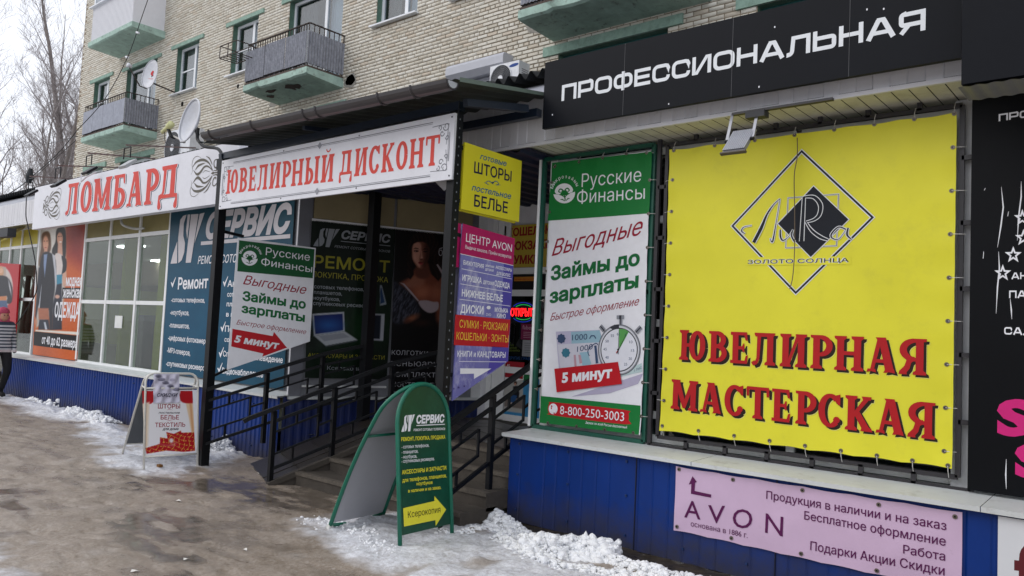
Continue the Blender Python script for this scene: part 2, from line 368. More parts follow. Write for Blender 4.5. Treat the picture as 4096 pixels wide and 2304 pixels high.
def stroked(s, fn, gap, space=.45, **kw):
    x = 0; out = []
    for ch in s:
        if ch == ' ': x += space; continue
        g, w = fn(ch, **kw); out += [([(a+x, b) for a, b in vs], fs) for vs, fs in g]; x += w+gap
    return out, 0, x-gap
def lay_mesh(pl, layers, ox, oy, e1, e2, h, m, parent, name, mb=None):
    own = mb is None; mb = mb or MB()
    if pl.warp:
        A_ = [([(ox+a*e1[0]+b*e2[0], oy+a*e1[1]+b*e2[1]) for a, b in vs], fs) for vs, fs in layers]; lp = []
        for vs, fs in A_:
            bd = {}
            for f in fs:
                t = tuple(f) if _area([vs[i] for i in f]) > 0 else tuple(f)[::-1]
                if abs(_area([vs[i] for i in t])) < 1e-10: continue
                lp.append([vs[i] for i in t])
        layers = [fill(lp, .05 if len(lp) < 60 else .09)]; ox = oy = 0; e1 = (1, 0); e2 = (0, 1)
    elif len(layers) > 1: layers = [union(layers)]
    for i, (vs, fs) in enumerate(layers):
        hh = h; V = [pl.pt(ox+a*e1[0]+b*e2[0], oy+a*e1[1]+b*e2[1], hh) for a, b in vs]
        n = pl.n; F = []
        for f in fs:
            if np.cross(V[f[1]]-V[f[0]], V[f[2]]-V[f[0]])@n < 0: f = (f[0], f[2], f[1])
            F.append(f)
        mb.add(V, F)
    return mk(name, mb, m, parent) if own else mb
def T(pl, s, crop, bl, br, h, m, parent, bold=0.0, shear=0.0, font='sans', layer=1, dx=0, dy=0, name='lettering', lift=0.0):
    """one line of lettering on plane pl; bl/br baseline ends and h the capital height, measured on the photograph"""
    P0 = pl.uv(cz(crop, (bl[0]+dx, bl[1]+dy))); P1 = pl.uv(cz(crop, (br[0]+dx, br[1]+dy))); P2 = pl.uv(cz(crop, (bl[0]+dx, bl[1]-h+dy)))
    H = abs(P2[1]-P0[1]); e = P1-P0
    L, x0, x1 = sans(s, bold, shear) if font == 'sans' else stroked(s, slab_glyph, .09) if font == 'slab' else stroked(s, wide_glyph, .12)
    if not L: return
    e1 = e/(x1-x0); e2 = np.array((0, H)); L = [([(a-x0, b) for a, b in vs], fs) for vs, fs in L]
    return lay_mesh(pl, L, P0[0], P0[1], e1, e2, .0007*layer+lift, m, parent, name)
def TL(pl, s, a, b, w, h, m, parent, bold=0.0, shear=0.0, layer=1, name='lettering', font='sans'):
    """lettering in plane coordinates"""
    L, x0, x1 = sans(s, bold, shear) if font == 'sans' else stroked(s, slab_glyph, .09) if font == 'slab' else stroked(s, wide_glyph, .12)
    L = [([(q-x0, r) for q, r in vs], fs) for vs, fs in L]
    return lay_mesh(pl, L, a, b, (w/(x1-x0), 0), (0, h), .0007*layer, m, parent, name)
def SH(pl, crop, pts, m, parent, layer=1, name='print', lift=0.0):
    q = [tuple(pl.uv(cz(crop, p))) for p in pts]
    return lay_mesh(pl, [poly(q)], 0, 0, (1, 0), (0, 1), .0007*layer+lift, m, parent, name)
def RB(pl, crop, pts, w, m, parent, layer=1, closed=False, name='print', sm=0):
    q = [tuple(pl.uv(cz(crop, p))) for p in pts]
    if sm: q = smooth(q, sm, closed)
    s = np.linalg.norm(pl.uv(cz(crop, (pts[0][0]+10, pts[0][1])))-pl.uv(cz(crop, pts[0])))/10
    if hasattr(w, '__len__'):
        ws = list(np.interp(np.linspace(0, 1, len(q)), np.linspace(0, 1, len(w)), w)*s)
    else: ws = w*s
    return lay_mesh(pl, [ribbon(q, ws, closed), ([], [])], 0, 0, (1, 0), (0, 1), .0007*layer, m, parent, name)
def smooth(q, k=4, closed=False):
    q = [np.array(p, float) for p in q]; n = len(q); out = []
    for i in range(n if closed else n-1):
        p0 = q[(i-1) % n] if closed or i > 0 else q[0]; p1 = q[i]; p2 = q[(i+1) % n]; p3 = q[(i+2) % n] if closed or i < n-2 else q[-1]
        for j in range(k):
            t = j/k; out.append(tuple(.5*((2*p1)+(-p0+p2)*t+(2*p0-5*p1+4*p2-p3)*t*t+(-p0+3*p1-3*p2+p3)*t**3)))
    if not closed: out.append(tuple(q[-1]))
    return out
def rectpx(pl, crop, tl, tr, br, bl):
    q = [pl.uv(cz(crop, p)) for p in (tl, tr, br, bl)]
    return (q[0][0]+q[3][0])/2, (q[1][0]+q[2][0])/2, (q[2][1]+q[3][1])/2, (q[0][1]+q[1][1])/2
# painted print: dense grid with a colour function of (x right, y down) in crop pixels
def PRINT(pl, crop, corners, nu, nv, fn, parent, name='print', layer=1, matname='printed_picture', rough=.4, wav=0.0):
    q = [pl.uv(cz(crop, p)) for p in corners]  # tl,tr,br,bl
    U, Vv = np.meshgrid(np.linspace(0, 1, nu), np.linspace(0, 1, nv))
    def bil(c): c = [np.array(k, float) for k in c]; return ((1-U)*(1-Vv))[..., None]*c[0]+(U*(1-Vv))[..., None]*c[1]+(U*Vv)[..., None]*c[2]+((1-U)*Vv)[..., None]*c[3]
    ab = bil(q); xy = bil(corners)
    col = np.clip(fn(xy[..., 0], xy[..., 1]), 0, 255); col = lin(col).reshape(-1, 3)
    h = .0007*layer+wav*np.sin(U*17+Vv*3)*np.sin(Vv*9)
    P = pl.o+ab[..., 0:1]*pl.u+ab[..., 1:2]*pl.v+h[..., None]*pl.n
    idx = np.arange(nu*nv).reshape(nv, nu); F = np.stack([idx[1:, :-1], idx[1:, 1:], idx[:-1, 1:], idx[:-1, :-1]], -1).reshape(-1, 4)
    return npmesh(name, P.reshape(-1, 3), F, attr_mat(matname, rough), parent, True, {'Col': col})
# painting primitives on coordinate grids
def sdpoly(x, y, pts):
    d = np.full(x.shape, 1e9); ins = np.zeros(x.shape, bool); n = len(pts)
    for i in range(n):
        ax, ay = pts[i]; bx, by = pts[(i+1) % n]; ex, ey = bx-ax, by-ay
        t = np.clip(((x-ax)*ex+(y-ay)*ey)/(ex*ex+ey*ey+1e-9), 0, 1); d = np.minimum(d, np.hypot(x-ax-t*ex, y-ay-t*ey))
        c = ((ay > y) != (by > y)) & (x < (bx-ax)*(y-ay)/(by-ay+1e-12)+ax); ins ^= c
    return np.where(ins, -d, d)
class Paint:
    def __init__(s, x, y, base): s.x = x; s.y = y; s.c = np.zeros(x.shape+(3,))+np.array(base, float)
    def _mix(s, a, col): a = np.clip(a, 0, 1)[..., None]; s.c = s.c*(1-a)+np.array(col, float)*a; return s
    def ell(s, cx, cy, rx, ry, col, soft=2, rot=0, a=1):
        cr, sr = math.cos(rad(rot)), math.sin(rad(rot)); dx = s.x-cx; dy = s.y-cy; u = dx*cr+dy*sr; v = -dx*sr+dy*cr
        d = (np.sqrt((u/rx)**2+(v/ry)**2)-1)*min(rx, ry); return s._mix((.5-d/(2*soft))*a, col)
    def poly(s, pts, col, soft=1.5, a=1, sm=0):
        if sm: pts = smooth(pts, sm, True)
        return s._mix((.5-sdpoly(s.x, s.y, pts)/(2*soft))*a, col)
    def noise(s, amp, fx=.35, fy=.35, seed=0):
        s.c = s.c+(fbm(s.x*fx, s.y*fy, 4, seed)-.5)[..., None]*2*amp; return s
def _hash(ix, iy, seed):
    h = (ix.astype(np.int64)*374761393+iy.astype(np.int64)*668265263+seed*974634777) & 0x7fffffff
    h = (h ^ (h >> 13))*1274126177 & 0x7fffffff
    return ((h ^ (h >> 16)) & 0xffff)/65535.0
def vnoise(x, y, seed=0):
    ix = np.floor(x); iy = np.floor(y); fx = x-ix; fy = y-iy; fx = fx*fx*(3-2*fx); fy = fy*fy*(3-2*fy)
    a = _hash(ix, iy, seed); b = _hash(ix+1, iy, seed); c = _hash(ix, iy+1, seed); d = _hash(ix+1, iy+1, seed)
    return (a*(1-fx)+b*fx)*(1-fy)+(c*(1-fx)+d*fx)*fy
def fbm(x, y, o=5, seed=0):
    s = 0; A = .5; t = 0
    for i in range(o): s = s+A*vnoise(x*2**i, y*2**i, seed+i*17); t += A; A *= .5
    return s/t
# ================================================================ GROUND
def gpt(px, py, z=0.0):
    d = ray(px, py); t = (z-CC[2])/d[2]; q = CC+t*d; return (q[0], q[1])
SNOW = [[gpt(*p) for p in q] for q in (
    [(1190,2075),(1320,2060),(1480,2050),(1650,2040),(1860,2050),(1960,2090),(2130,2170),(2330,2250),(2560,2310),(2900,2420),(2700,2600),(1900,2560),(1560,2330),(1400,2200),(1270,2130)],
    [(420,1800),(560,1790),(800,1800),(900,1790),(1030,1790),(900,1850),(820,1880),(700,1900),(560,1890),(440,1860)],
    [(820,1830),(830,1760),(930,1735),(1040,1775),(1010,1800),(900,1850)],
    [(-200,1500),(-100,1545),(120,1600),(300,1640),(470,1690),(480,1740),(300,1700),(160,1660),(0,1600),(-250,1570)],
    [(420,1715),(600,1735),(700,1800),(560,1860),(430,1790),(340,1740)],
    [(-300,2150),(0,2190),(60,2270),(110,2400),(-300,2500)])]
SNOWDEP = [.035, .015, .05, .06, .012, .03]
WET = [[gpt(*p) for p in q] for q in (
    [(1150,1960),(1300,1920),(1900,1960),(1960,2060),(1500,2060),(1350,2040),(1100,2060),(900,2010),(960,1960)],
    [(480,2070),(700,2010),(800,2120),(830,2230),(700,2304),(520,2200)],
    [(0,1960),(150,1980),(160,2060),(60,2120),(0,2120)],
    [(500,1900),(760,1925),(1000,1900),(1040,1960),(760,1980),(560,1950)])]
def ground_fields(x, y):
    sn = np.zeros(x.shape); hh = np.zeros(x.shape); n1 = fbm(x*1.6, y*1.6, 5, 3); n2 = fbm(x*7, y*7, 4, 9)
    for pts, dep in zip(SNOW, SNOWDEP):
        d = -sdpoly(x, y, pts)+(n1-.5)*.5+(n2-.5)*.28+(fbm(x*22, y*22, 3, 19)-.5)*.16; m = np.clip(.5+d/.26, 0, 1); sn = np.maximum(sn, m); hh = np.maximum(hh, dep*np.clip(d/.35, 0, 1)*(.6+.8*n2))
    wet = np.zeros(x.shape)
    for pts in WET:
        d = -sdpoly(x, y, pts)+(n1-.5)*.5+(fbm(x*9, y*4, 4, 31)-.5)*.35; wet = np.maximum(wet, np.clip(.5+d/.2, 0, 1))
    pud = np.clip((fbm(x*2.1+7, y*4.2, 5, 77)-.60)/.04, 0, 1); ft = np.clip((fbm(x*6, y*9, 3, 71)-.6)/.03, 0, 1)*np.clip((fbm(x*.9, y*.9, 3, 91)-.42)/.1, 0, 1); wet = np.maximum(np.maximum(wet*np.clip((fbm(x*3, y*8, 4, 41)-.38)/.16, .1, 1), pud*.4), ft*.35)
    # trampled dark strip beside the plinth
    strip = np.clip((y-(4.93+.12*(n1-.5)))/.05, 0, 1)*(x > -4.6); sn = sn*(1-strip)
    sn = np.clip(sn-np.clip((fbm(x*3, y*3, 5, 55)-.62)*6, 0, .8), 0, 1)
    lump = (fbm(x*4, y*4, 5, 12)-.5)*.034+(fbm(x*14, y*14, 3, 13)-.5)*.014-.012*np.clip((fbm(x*6, y*9, 3, 71)-.58)/.06, 0, 1)
    z = lump*(1-wet*.93)+hh+.006*sn*n2*2
    return z, sn, wet*(1-sn), strip
GM = bpy.data.materials.new('trodden_ice'); GM.use_nodes = True
def _gm():
    n = GM.node_tree.nodes; l = GM.node_tree.links; b = n['Principled BSDF']
    A = lambda k: (lambda a: (setattr(a, 'attribute_name', k), a.outputs['Fac'])[1])(n.new('ShaderNodeAttribute'))
    geo = n.new('ShaderNodeNewGeometry')
    def noise(sc, det=8, ro=.65):
        t = n.new('ShaderNodeTexNoise'); t.inputs['Scale'].default_value = sc; t.inputs['Detail'].default_value = det; t.inputs['Roughness'].default_value = ro; l.new(geo.outputs['Position'], t.inputs[0]); return t.outputs[0]
    def ramp(src, stops):
        r = n.new('ShaderNodeValToRGB'); e = r.color_ramp.elements
        while len(e) < len(stops): e.new(.5)
        for k, (p, c) in zip(e, stops): k.position = p; k.color = (*lin(c), 1)
        l.new(src, r.inputs[0]); return r.outputs[0]
    def mixc(f, a, c):
        m = n.new('ShaderNodeMixRGB'); l.new(f, m.inputs[0]); l.new(a, m.inputs[1]); l.new(c, m.inputs[2]); return m.outputs[0]
    ice = ramp(noise(2.2), [(.3, (126, 112, 96)), (.45, (148, 134, 118)), (.58, (163, 150, 136)), (.74, (186, 178, 170))])
    grit = ramp(noise(38, 10, .8), [(.32, (78, 64, 50)), (.5, (148, 134, 120)), (.68, (200, 195, 188))])
    m0 = n.new('ShaderNodeMixRGB'); m0.inputs[0].default_value = .5; l.new(ice, m0.inputs[1]); l.new(grit, m0.inputs[2])
    wetc = ramp(noise(9), [(.3, (78, 69, 60)), (.5, (100, 91, 81)), (.7, (126, 116, 105))])
    snc = ramp(noise(22, 10, .8), [(.30, (160, 152, 146)), (.45, (206, 206, 210)), (.6, (238, 240, 245))])
    stc = ramp(noise(12), [(.35, (40, 35, 28)), (.6, (66, 58, 46))])
    def speck(src, col, sc, lo, hi, amt):
        r_ = n.new('ShaderNodeMapRange'); r_.inputs[1].default_value = lo; r_.inputs[2].default_value = hi; r_.inputs[4].default_value = amt; l.new(noise(sc, 3, .6), r_.inputs[0])
        q = n.new('ShaderNodeMixRGB'); l.new(r_.outputs[0], q.inputs[0]); l.new(src, q.inputs[1]); q.inputs[2].default_value = (*lin(col), 1); return q.outputs[0]
    g0 = speck(m0.outputs[0], (200, 194, 188), 26, .60, .70, .4); g0 = speck(g0, (70, 58, 46), 48, .63, .72, .6); g0 = speck(g0, (96, 82, 68), 11, .60, .72, .45); g0 = speck(g0, (192, 187, 183), 3.1, .60, .74, .25)
    c = mixc(A('wet'), g0, wetc); c = mixc(A('strip'), c, stc); c = mixc(A('snow'), c, snc)
    l.new(c, b.inputs['Base Color'])
    mr = n.new('ShaderNodeMapRange'); l.new(A('wet'), mr.inputs[0]); mr.inputs[3].default_value = .33; mr.inputs[4].default_value = .07
    r2 = n.new('ShaderNodeMath'); r2.operation = 'MULTIPLY_ADD'; l.new(noise(5), r2.inputs[0]); r2.inputs[1].default_value = .35
    l.new(mr.outputs[0], r2.inputs[2]); r3 = n.new('ShaderNodeMath'); r3.operation = 'SUBTRACT'; l.new(r2.outputs[0], r3.inputs[0]); r3.inputs[1].default_value = .12; r3.use_clamp = True
    l.new(r3.outputs[0], b.inputs['Roughness'])
    bp = n.new('ShaderNodeBump'); bp.inputs['Strength'].default_value = .55; bp.inputs['Distance'].default_value = .02; l.new(noise(34, 9, .78), bp.inputs['Height'])
    inv = n.new('ShaderNodeMath'); inv.operation = 'MULTIPLY_ADD'; l.new(A('wet'), inv.inputs[0]); inv.inputs[1].default_value = -.5; inv.inputs[2].default_value = .55; l.new(inv.outputs[0], bp.inputs['Strength'])
    l.new(bp.outputs[0], b.inputs['Normal'])
_gm()
def axis(segs):
    out = []
    for a, b, st in segs: out += list(np.arange(a, b-1e-6, st))
    return np.array(out+[segs[-1][1]])
gx = axis([(-300, -60, 12), (-60, -26, 2), (-26, -14, .12), (-14, -9, .05), (-9, -2, .028), (-2, 2, .06), (2, 12, 1), (12, 300, 12)])
gy = axis([(-250, -10, 12), (-10, 0, .5), (0, 1.4, .1), (1.4, 5.34, .026), (5.34, 12, .5), (12, 300, 12)])
GX, GY = np.meshgrid(gx, gy); gz, gs, gw, gst = ground_fields(GX, GY)
fade = np.clip((26+GX)/4, 0, 1)*np.clip((12-GX)/4, 0, 1)*np.clip((GY+6)/4, 0, 1); gz = gz*fade; far = 1-fade
gs = np.maximum(gs, far*.8); idx = np.arange(GX.size).reshape(GX.shape)
GFc = np.stack([idx[:-1, :-1], idx[:-1, 1:], idx[1:, 1:], idx[1:, :-1]], -1).reshape(-1, 4)
npmesh('ground', np.stack([GX, GY, gz], -1).reshape(-1, 3), GFc, GM, None, True, {'snow': gs.ravel(), 'wet': gw.ravel(), 'strip': gst.ravel()}, kind='structure')
def gh(x, y):
    i = min(max(int(np.searchsorted(gx, x))-1, 0), len(gx)-2); j = min(max(int(np.searchsorted(gy, y))-1, 0), len(gy)-2); u = (x-gx[i])/(gx[i+1]-gx[i]); v = (y-gy[j])/(gy[j+1]-gy[j])
    return float((gz[j, i]*(1-u)+gz[j, i+1]*u)*(1-v)+(gz[j+1, i]*(1-u)+gz[j+1, i+1]*u)*v)
# snow clods shovelled in ridges: many small irregular lumps, one mass
_ic = bpy.data.meshes.new('ico'); import bmesh
_b = bmesh.new(); bmesh.ops.create_icosphere(_b, subdivisions=2, radius=1); _b.to_mesh(_ic); _b.free()
IV = np.array([v.co[:] for v in _ic.vertices]); IF = np.array([p.vertices[:] for p in _ic.polygons])
snow_m = mat('shovelled_snow', (244, 246, 250), .6, .08, 9, bump=.5, bscale=90, dirt=(170, 162, 154), dirtamt=.4, lo=.66, hi=.9); 
try: snow_m.node_tree.nodes['Principled BSDF'].inputs['Subsurface Weight'].default_value = .0
except Exception: pass
def clods(name, centers, label=None):
    V = []; F = []; b = 0
    for (x, y, z, r) in centers:
        s = rng.uniform(.75, 1.25, 3)*r; nz = 1+1.0*(vnoise(IV[:, 0]*1.7+x*91, IV[:, 1]*1.7+y*57+IV[:, 2]*1.3, 5)-.5)+.7*(vnoise(IV[:, 0]*3.6+x*31+IV[:, 1]*2, IV[:, 2]*3.6+y*17, 8)-.5)
        a = rng.uniform(0, 6.28); c, s2 = math.cos(a), math.sin(a); P = IV*nz[:, None]*s; P = np.stack([P[:, 0]*c-P[:, 1]*s2, P[:, 0]*s2+P[:, 1]*c, P[:, 2]*.8], -1)
        V.append(P+np.array((x, y, z))); F.append(IF+b); b += len(IV)
    return npmesh(name, np.concatenate(V), np.concatenate(F), snow_m, None, True, kind='stuff', label=label)
def ridge(pts, wid, n, rmin, rmax, hmax):
    out = []; P = [np.array(p) for p in pts]; seg = [np.linalg.norm(P[i+1]-P[i]) for i in range(len(P)-1)]; tot = sum(seg)
    for _ in range(n):
        t = rng.uniform(0, tot); i = 0
        while i < len(seg)-1 and t > seg[i]: t -= seg[i]; i += 1
        q = P[i]+(P[i+1]-P[i])*t/seg[i]; d = (P[i+1]-P[i])/seg[i]; nn = np.array((-d[1], d[0])); o = rng.normal(0, .4)
        o = max(-1, min(1, o)); q = q+nn*o*wid; pile = hmax*(1-abs(o))*(.35+.65*vnoise(np.array(q[0]*3.1), np.array(q[1]*3.1), 4)); r = rmin+(rmax-rmin)*rng.random()**2.5
        out.append((q[0], q[1], gh(q[0], q[1])+rng.uniform(-.2, 1)*pile-r*.2, r))
    return out
cl = ridge([gpt(1960, 2075), gpt(2080, 2145), gpt(2200, 2190)], .16, 1300, .009, .038, .13)
cl += ridge([gpt(2080, 2220), gpt(2300, 2215), gpt(2470, 2230)], .17, 1900, .009, .042, .15)
cl += ridge([gpt(2000, 2160), gpt(2150, 2260), gpt(2350, 2290), gpt(2560, 2310), gpt(2760, 2350)], .10, 800, .008, .028, .05)
cl += ridge([gpt(2440, 2245), gpt(2600, 2285), gpt(2860, 2345)], .11, 700, .008, .03, .07)
cl += ridge([gpt(1730, 2140), gpt(1850, 2150), gpt(1990, 2110)], .10, 160, .008, .022, .02)
cl += ridge([gpt(1200, 2070), gpt(1420, 2130), gpt(1560, 2230)], .18, 150, .006, .016, .01)
clods('snow', cl, 'shovelled wet snow lumps along the foot of the blue plinth')
cl = ridge([gpt(-160, 1530), gpt(40, 1565), gpt(160, 1590), gpt(260, 1630)], .32, 1300, .018, .055, .26)
cl += ridge([gpt(290, 1660), gpt(380, 1680), gpt(450, 1700)], .22, 700, .014, .04, .13)
cl += ridge([gpt(-200, 1515), gpt(0, 1548), gpt(140, 1580)], .25, 500, .02, .06, .2)
clods('snow', cl, 'grey old snow ridge piled in front of the far left plinth')
cl = ridge([gpt(860, 1815), gpt(930, 1785), gpt(1010, 1790)], .24, 1500, .010, .036, .22)
clods('snow', cl, 'snow heap beside the foot of the wheelchair ramp')
# litter
pap = mat('paper_scrap', (225, 222, 215), .8, .1, 30)
for i, (px, py, s) in enumerate([(714, 2008, .028), (745, 2240, .02), (980, 2202, .022), (540, 2290, .026), (1035, 1896, .024), (338, 1880, .014)]):
    x, y = gpt(px, py); z = gh(x, y)+.005; a = i*1.3; mb = MB(); P = []
    for k, (u, v) in enumerate(((-1, -.5), (0, -.62), (1, -.4), (.9, .5), (0, .6), (-.8, .5))):
        P.append((x+s*(u*math.cos(a)-v*math.sin(a)), y+s*(u*math.sin(a)+v*math.cos(a)), z+.005*((k*7) % 3)))
    mb.add([(q[0], q[1], q[2]) for q in P], [(0, 1, 4, 5), (1, 2, 3, 4)])
    o = mk('paper_scrap', mb, pap); o['category'] = 'litter'; o['group'] = 'scraps trodden into the ice'
    o['label'] = ['white paper scrap in the wet brown ice below the textile board', 'pale flat scrap at the bottom edge of the brown ice', 'small pale scrap in the ice left of the green board', 'whitish scrap low in the ice near the bottom edge', 'white scrap at the foot of the ramp tiles', 'tiny white scrap left of the white textile board'][i]
x, y = gpt(638, 1876)
o = mk('cigarette_packet', MB().box(x-.03, x+.03, y-.02, y+.02, gh(x, y), gh(x, y)+.025), mat('brown_card', (120, 80, 30), .7)); o['category'] = 'litter'; o['label'] = 'small brown crushed packet in front of the white textile board'
# ================================================================ UPPER BRICK BUILDING (wall plane y = 11)
YB = 11.0
bld = thing('apartment_building', 'pale silicate brick apartment block with green lintels and balconies above the shops', 'building', (-15, YB, 0))
mortar = mat('brick_mortar', (134, 122, 104), .95, .22, 8, bump=.4, bscale=40)
BX0, BX1, BZT = -30.6, 2.0, 14.6
G1 = [(-30.2, -27.6, 4.9, 6.63)]  # (first floor openings hidden below) placeholder filled next
OPEN = [(-29.28, -28.0, 8.32, 9.77, 'w'), (-26.66, -24.5, 7.35, 9.72, 'd'), (-23.22, -21.9, 8.33, 9.77, 'w'), (-20.03, -18.75, 8.33, 9.77, 'w'), (-17.3, -15.07, 7.35, 9.77, 'd'),
        (-13.81, -12.46, 8.36, 9.8, 'w'), (-11.3, -9.95, 8.36, 9.8, 'w'), (-8.58, -6.36, 4.6, 6.67, 'w'), (-4.85, -3.3, 5.1, 6.67, 'w'), (-26.66, -24.5, 5.0, 6.64, 'w'), (-29.28, -28.0, 5.1, 6.62, 'w'), (-16.9, -15.0, 5.0, 6.66, 'w')]
xs = sorted({BX0, BX1}|{o[0] for o in OPEN}|{o[1] for o in OPEN}); zs = sorted({2.6, BZT}|{o[2] for o in OPEN}|{o[3] for o in OPEN})
mb = MB()
for i in range(len(xs)-1):
    for j in range(len(zs)-1):
        cx, czz = (xs[i]+xs[i+1])/2, (zs[j]+zs[j+1])/2
        if any(o[0] < cx < o[1] and o[2] < czz < o[3] for o in OPEN): continue
        mb.add([(xs[i], YB, zs[j]), (xs[i+1], YB, zs[j]), (xs[i+1], YB, zs[j+1]), (xs[i], YB, zs[j+1])], [(0, 1, 2, 3)])
mb.add([(BX0, YB, 2.6), (BX0, YB, BZT), (BX0, YB+11, BZT), (BX0, YB+11, 2.6)], [(0, 1, 2, 3)])
mb.add([(BX0, YB+.6, 2.6), (BX1, YB+.6, 2.6), (BX1, YB+.6, BZT), (BX0, YB+.6, BZT)], [(0, 1, 2, 3)])
mk('wall', mb, mortar, bld)
# bricks
def brickmat():
    m = bpy.data.materials.new('silicate_brick'); m.use_nodes = True; n = m.node_tree.nodes; l = m.node_tree.links; b = n['Principled BSDF']
    g = n.new('ShaderNodeNewGeometry'); oi = n.new('ShaderNodeObjectInfo'); ad = n.new('ShaderNodeMath'); ad.operation = 'ADD'; l.new(g.outputs['Random Per Island'], ad.inputs[0]); l.new(oi.outputs['Random'], ad.inputs[1])
    fr = n.new('ShaderNodeMath'); fr.operation = 'FRACT'; l.new(ad.outputs[0], fr.inputs[0]); r = n.new('ShaderNodeValToRGB'); e = r.color_ramp.elements
    cols = [(0, (192, 185, 170)), (.2, (203, 197, 183)), (.5, (211, 206, 193)), (.8, (217, 213, 202)), (.93, (199, 190, 174)), (1, (200, 188, 171))]
    while len(e) < len(cols): e.new(.5)
    for k, (p, c) in zip(e, cols): k.position = p; k.color = (*lin(c), 1)
    l.new(fr.outputs[0], r.inputs[0]); out = r.outputs[0]
    for sc, lo, hi, col, amt, mp in ((.45, .54, .74, (132, 122, 108), .45, None), (5, .62, .8, (96, 82, 66), .6, None), (1.1, .66, .74, (140, 104, 74), .25, 1)):
        t = n.new('ShaderNodeTexNoise'); t.inputs['Scale'].default_value = sc; t.inputs['Detail'].default_value = 7; t.inputs['Roughness'].default_value = .7
        if mp:
            q = n.new('ShaderNodeMapping'); q.inputs['Scale'].default_value = (6, 1, .5); l.new(g.outputs['Position'], q.inputs[0]); l.new(q.outputs[0], t.inputs[0])
        else: l.new(g.outputs['Position'], t.inputs[0])
        mr = n.new('ShaderNodeMapRange'); mr.inputs[1].default_value = lo; mr.inputs[2].default_value = hi; mr.inputs[4].default_value = amt; l.new(t.outputs[0], mr.inputs[0])
        mm = n.new('ShaderNodeMixRGB'); l.new(mr.outputs[0], mm.inputs[0]); l.new(out, mm.inputs[1]); mm.inputs[2].default_value = (*lin(col), 1); out = mm.outputs[0]
    l.new(out, b.inputs['Base Color']); b.inputs['Roughness'].default_value = .9
    t = n.new('ShaderNodeTexNoise'); t.inputs['Scale'].default_value = 60; l.new(g.outputs['Position'], t.inputs[0]); bp = n.new('ShaderNodeBump'); bp.inputs['Strength'].default_value = .35; bp.inputs['Distance'].default_value = .006; l.new(t.outputs[0], bp.inputs['Height']); l.new(bp.outputs[0], b.inputs['Normal'])
    return m
BRM = brickmat(); bricks = []
row = 0; z = 3.6
while z < BZT-.1:
    header = (row % 6 == 2); L = .13 if header else .262; x = BX0+(.0 if header else (.065 if row % 2 else .196))
    while x < 1.5:
        jx, jz = rng.uniform(-.004, .004), rng.uniform(-.003, .003); x1, x2, z1, z2 = x+.008+jx, x+L-.008+jx, z+.008+jz, z+.069+jz
        cx, cc = (x1+x2)/2, (z1+z2)/2; px, py, dd = proj((cx, YB, cc))
        if -350 < px < 4400 and -450 < py < 1000:
            for o in OPEN:
                if x1 < o[1] and x2 > o[0] and cc > o[2]-.03 and cc < o[3]+.03:
                    if x1 < o[0] and x2 > o[0]: x2 = o[0]-.004
                    elif x2 > o[1] and x1 < o[1]: x1 = o[1]+.004
                    else: x1 = x2
            if x2-x1 > .03: bricks.append((x1, x2, z1, z2, dd, px, py, L))
        x += L
    z += .077; row += 1
def brickgeo(x1, x2, z1, z2, pr=.012):
    w = x2-x1; h = z2-z1; e = .006; c = .010*rng.random()
    return [(x1, YB, z1), (x2, YB, z1), (x2, YB, z2), (x1, YB, z2), (x1+e+c*rng.random(), YB-pr, z1+e), (x2-e-c*rng.random(), YB-pr, z1+e), (x2-e, YB-pr, z2-e-c*rng.random()*.6), (x1+e, YB-pr, z2-e)]
BF = [(4, 5, 6, 7), (0, 1, 5, 4), (1, 2, 6, 5), (2, 3, 7, 6), (3, 0, 4, 7)]
shown = [b for b in bricks if 0 < b[5] < 4096 and 0 < b[6] < 560 and not (b[5] > 2180 and b[6] > 257-.245*(b[5]-2172)-10) and not (b[5] > 2230)]
shown.sort(key=lambda b: b[4]); near = shown[:298]; ns_ = {id(b) for b in near}; ms = {}
for b in near:
    key = round(b[1]-b[0], 2)
    if key not in ms:
        w = key; g = MB(); vs = [(q[0], q[1]-YB, q[2]) for q in brickgeo(-w/2, w/2, -.0305, .0305)]; g.add(vs, BF)
        me = bpy.data.meshes.new('brick'); me.from_pydata(g.v, [], g.f); me.materials.append(BRM); ms[key] = me
    o = bpy.data.objects.new('brick', ms[key]); COL.objects.link(o); o.parent = bld
    o.location = ((b[0]+b[1])/2+15, -.001+rng.uniform(-.003, .001), (b[2]+b[3])/2); o.rotation_euler = (0, rng.normal(0, .004), rng.normal(0, .004))
V = []; F = []
for b in bricks:
    if id(b) in ns_: continue
    k = len(V); V += brickgeo(*b[:4], pr=.012+rng.uniform(-.003, .003)); F += [tuple(i+k for i in q) for q in BF]
npmesh('brick', V, F, BRM, bld, kind='stuff')
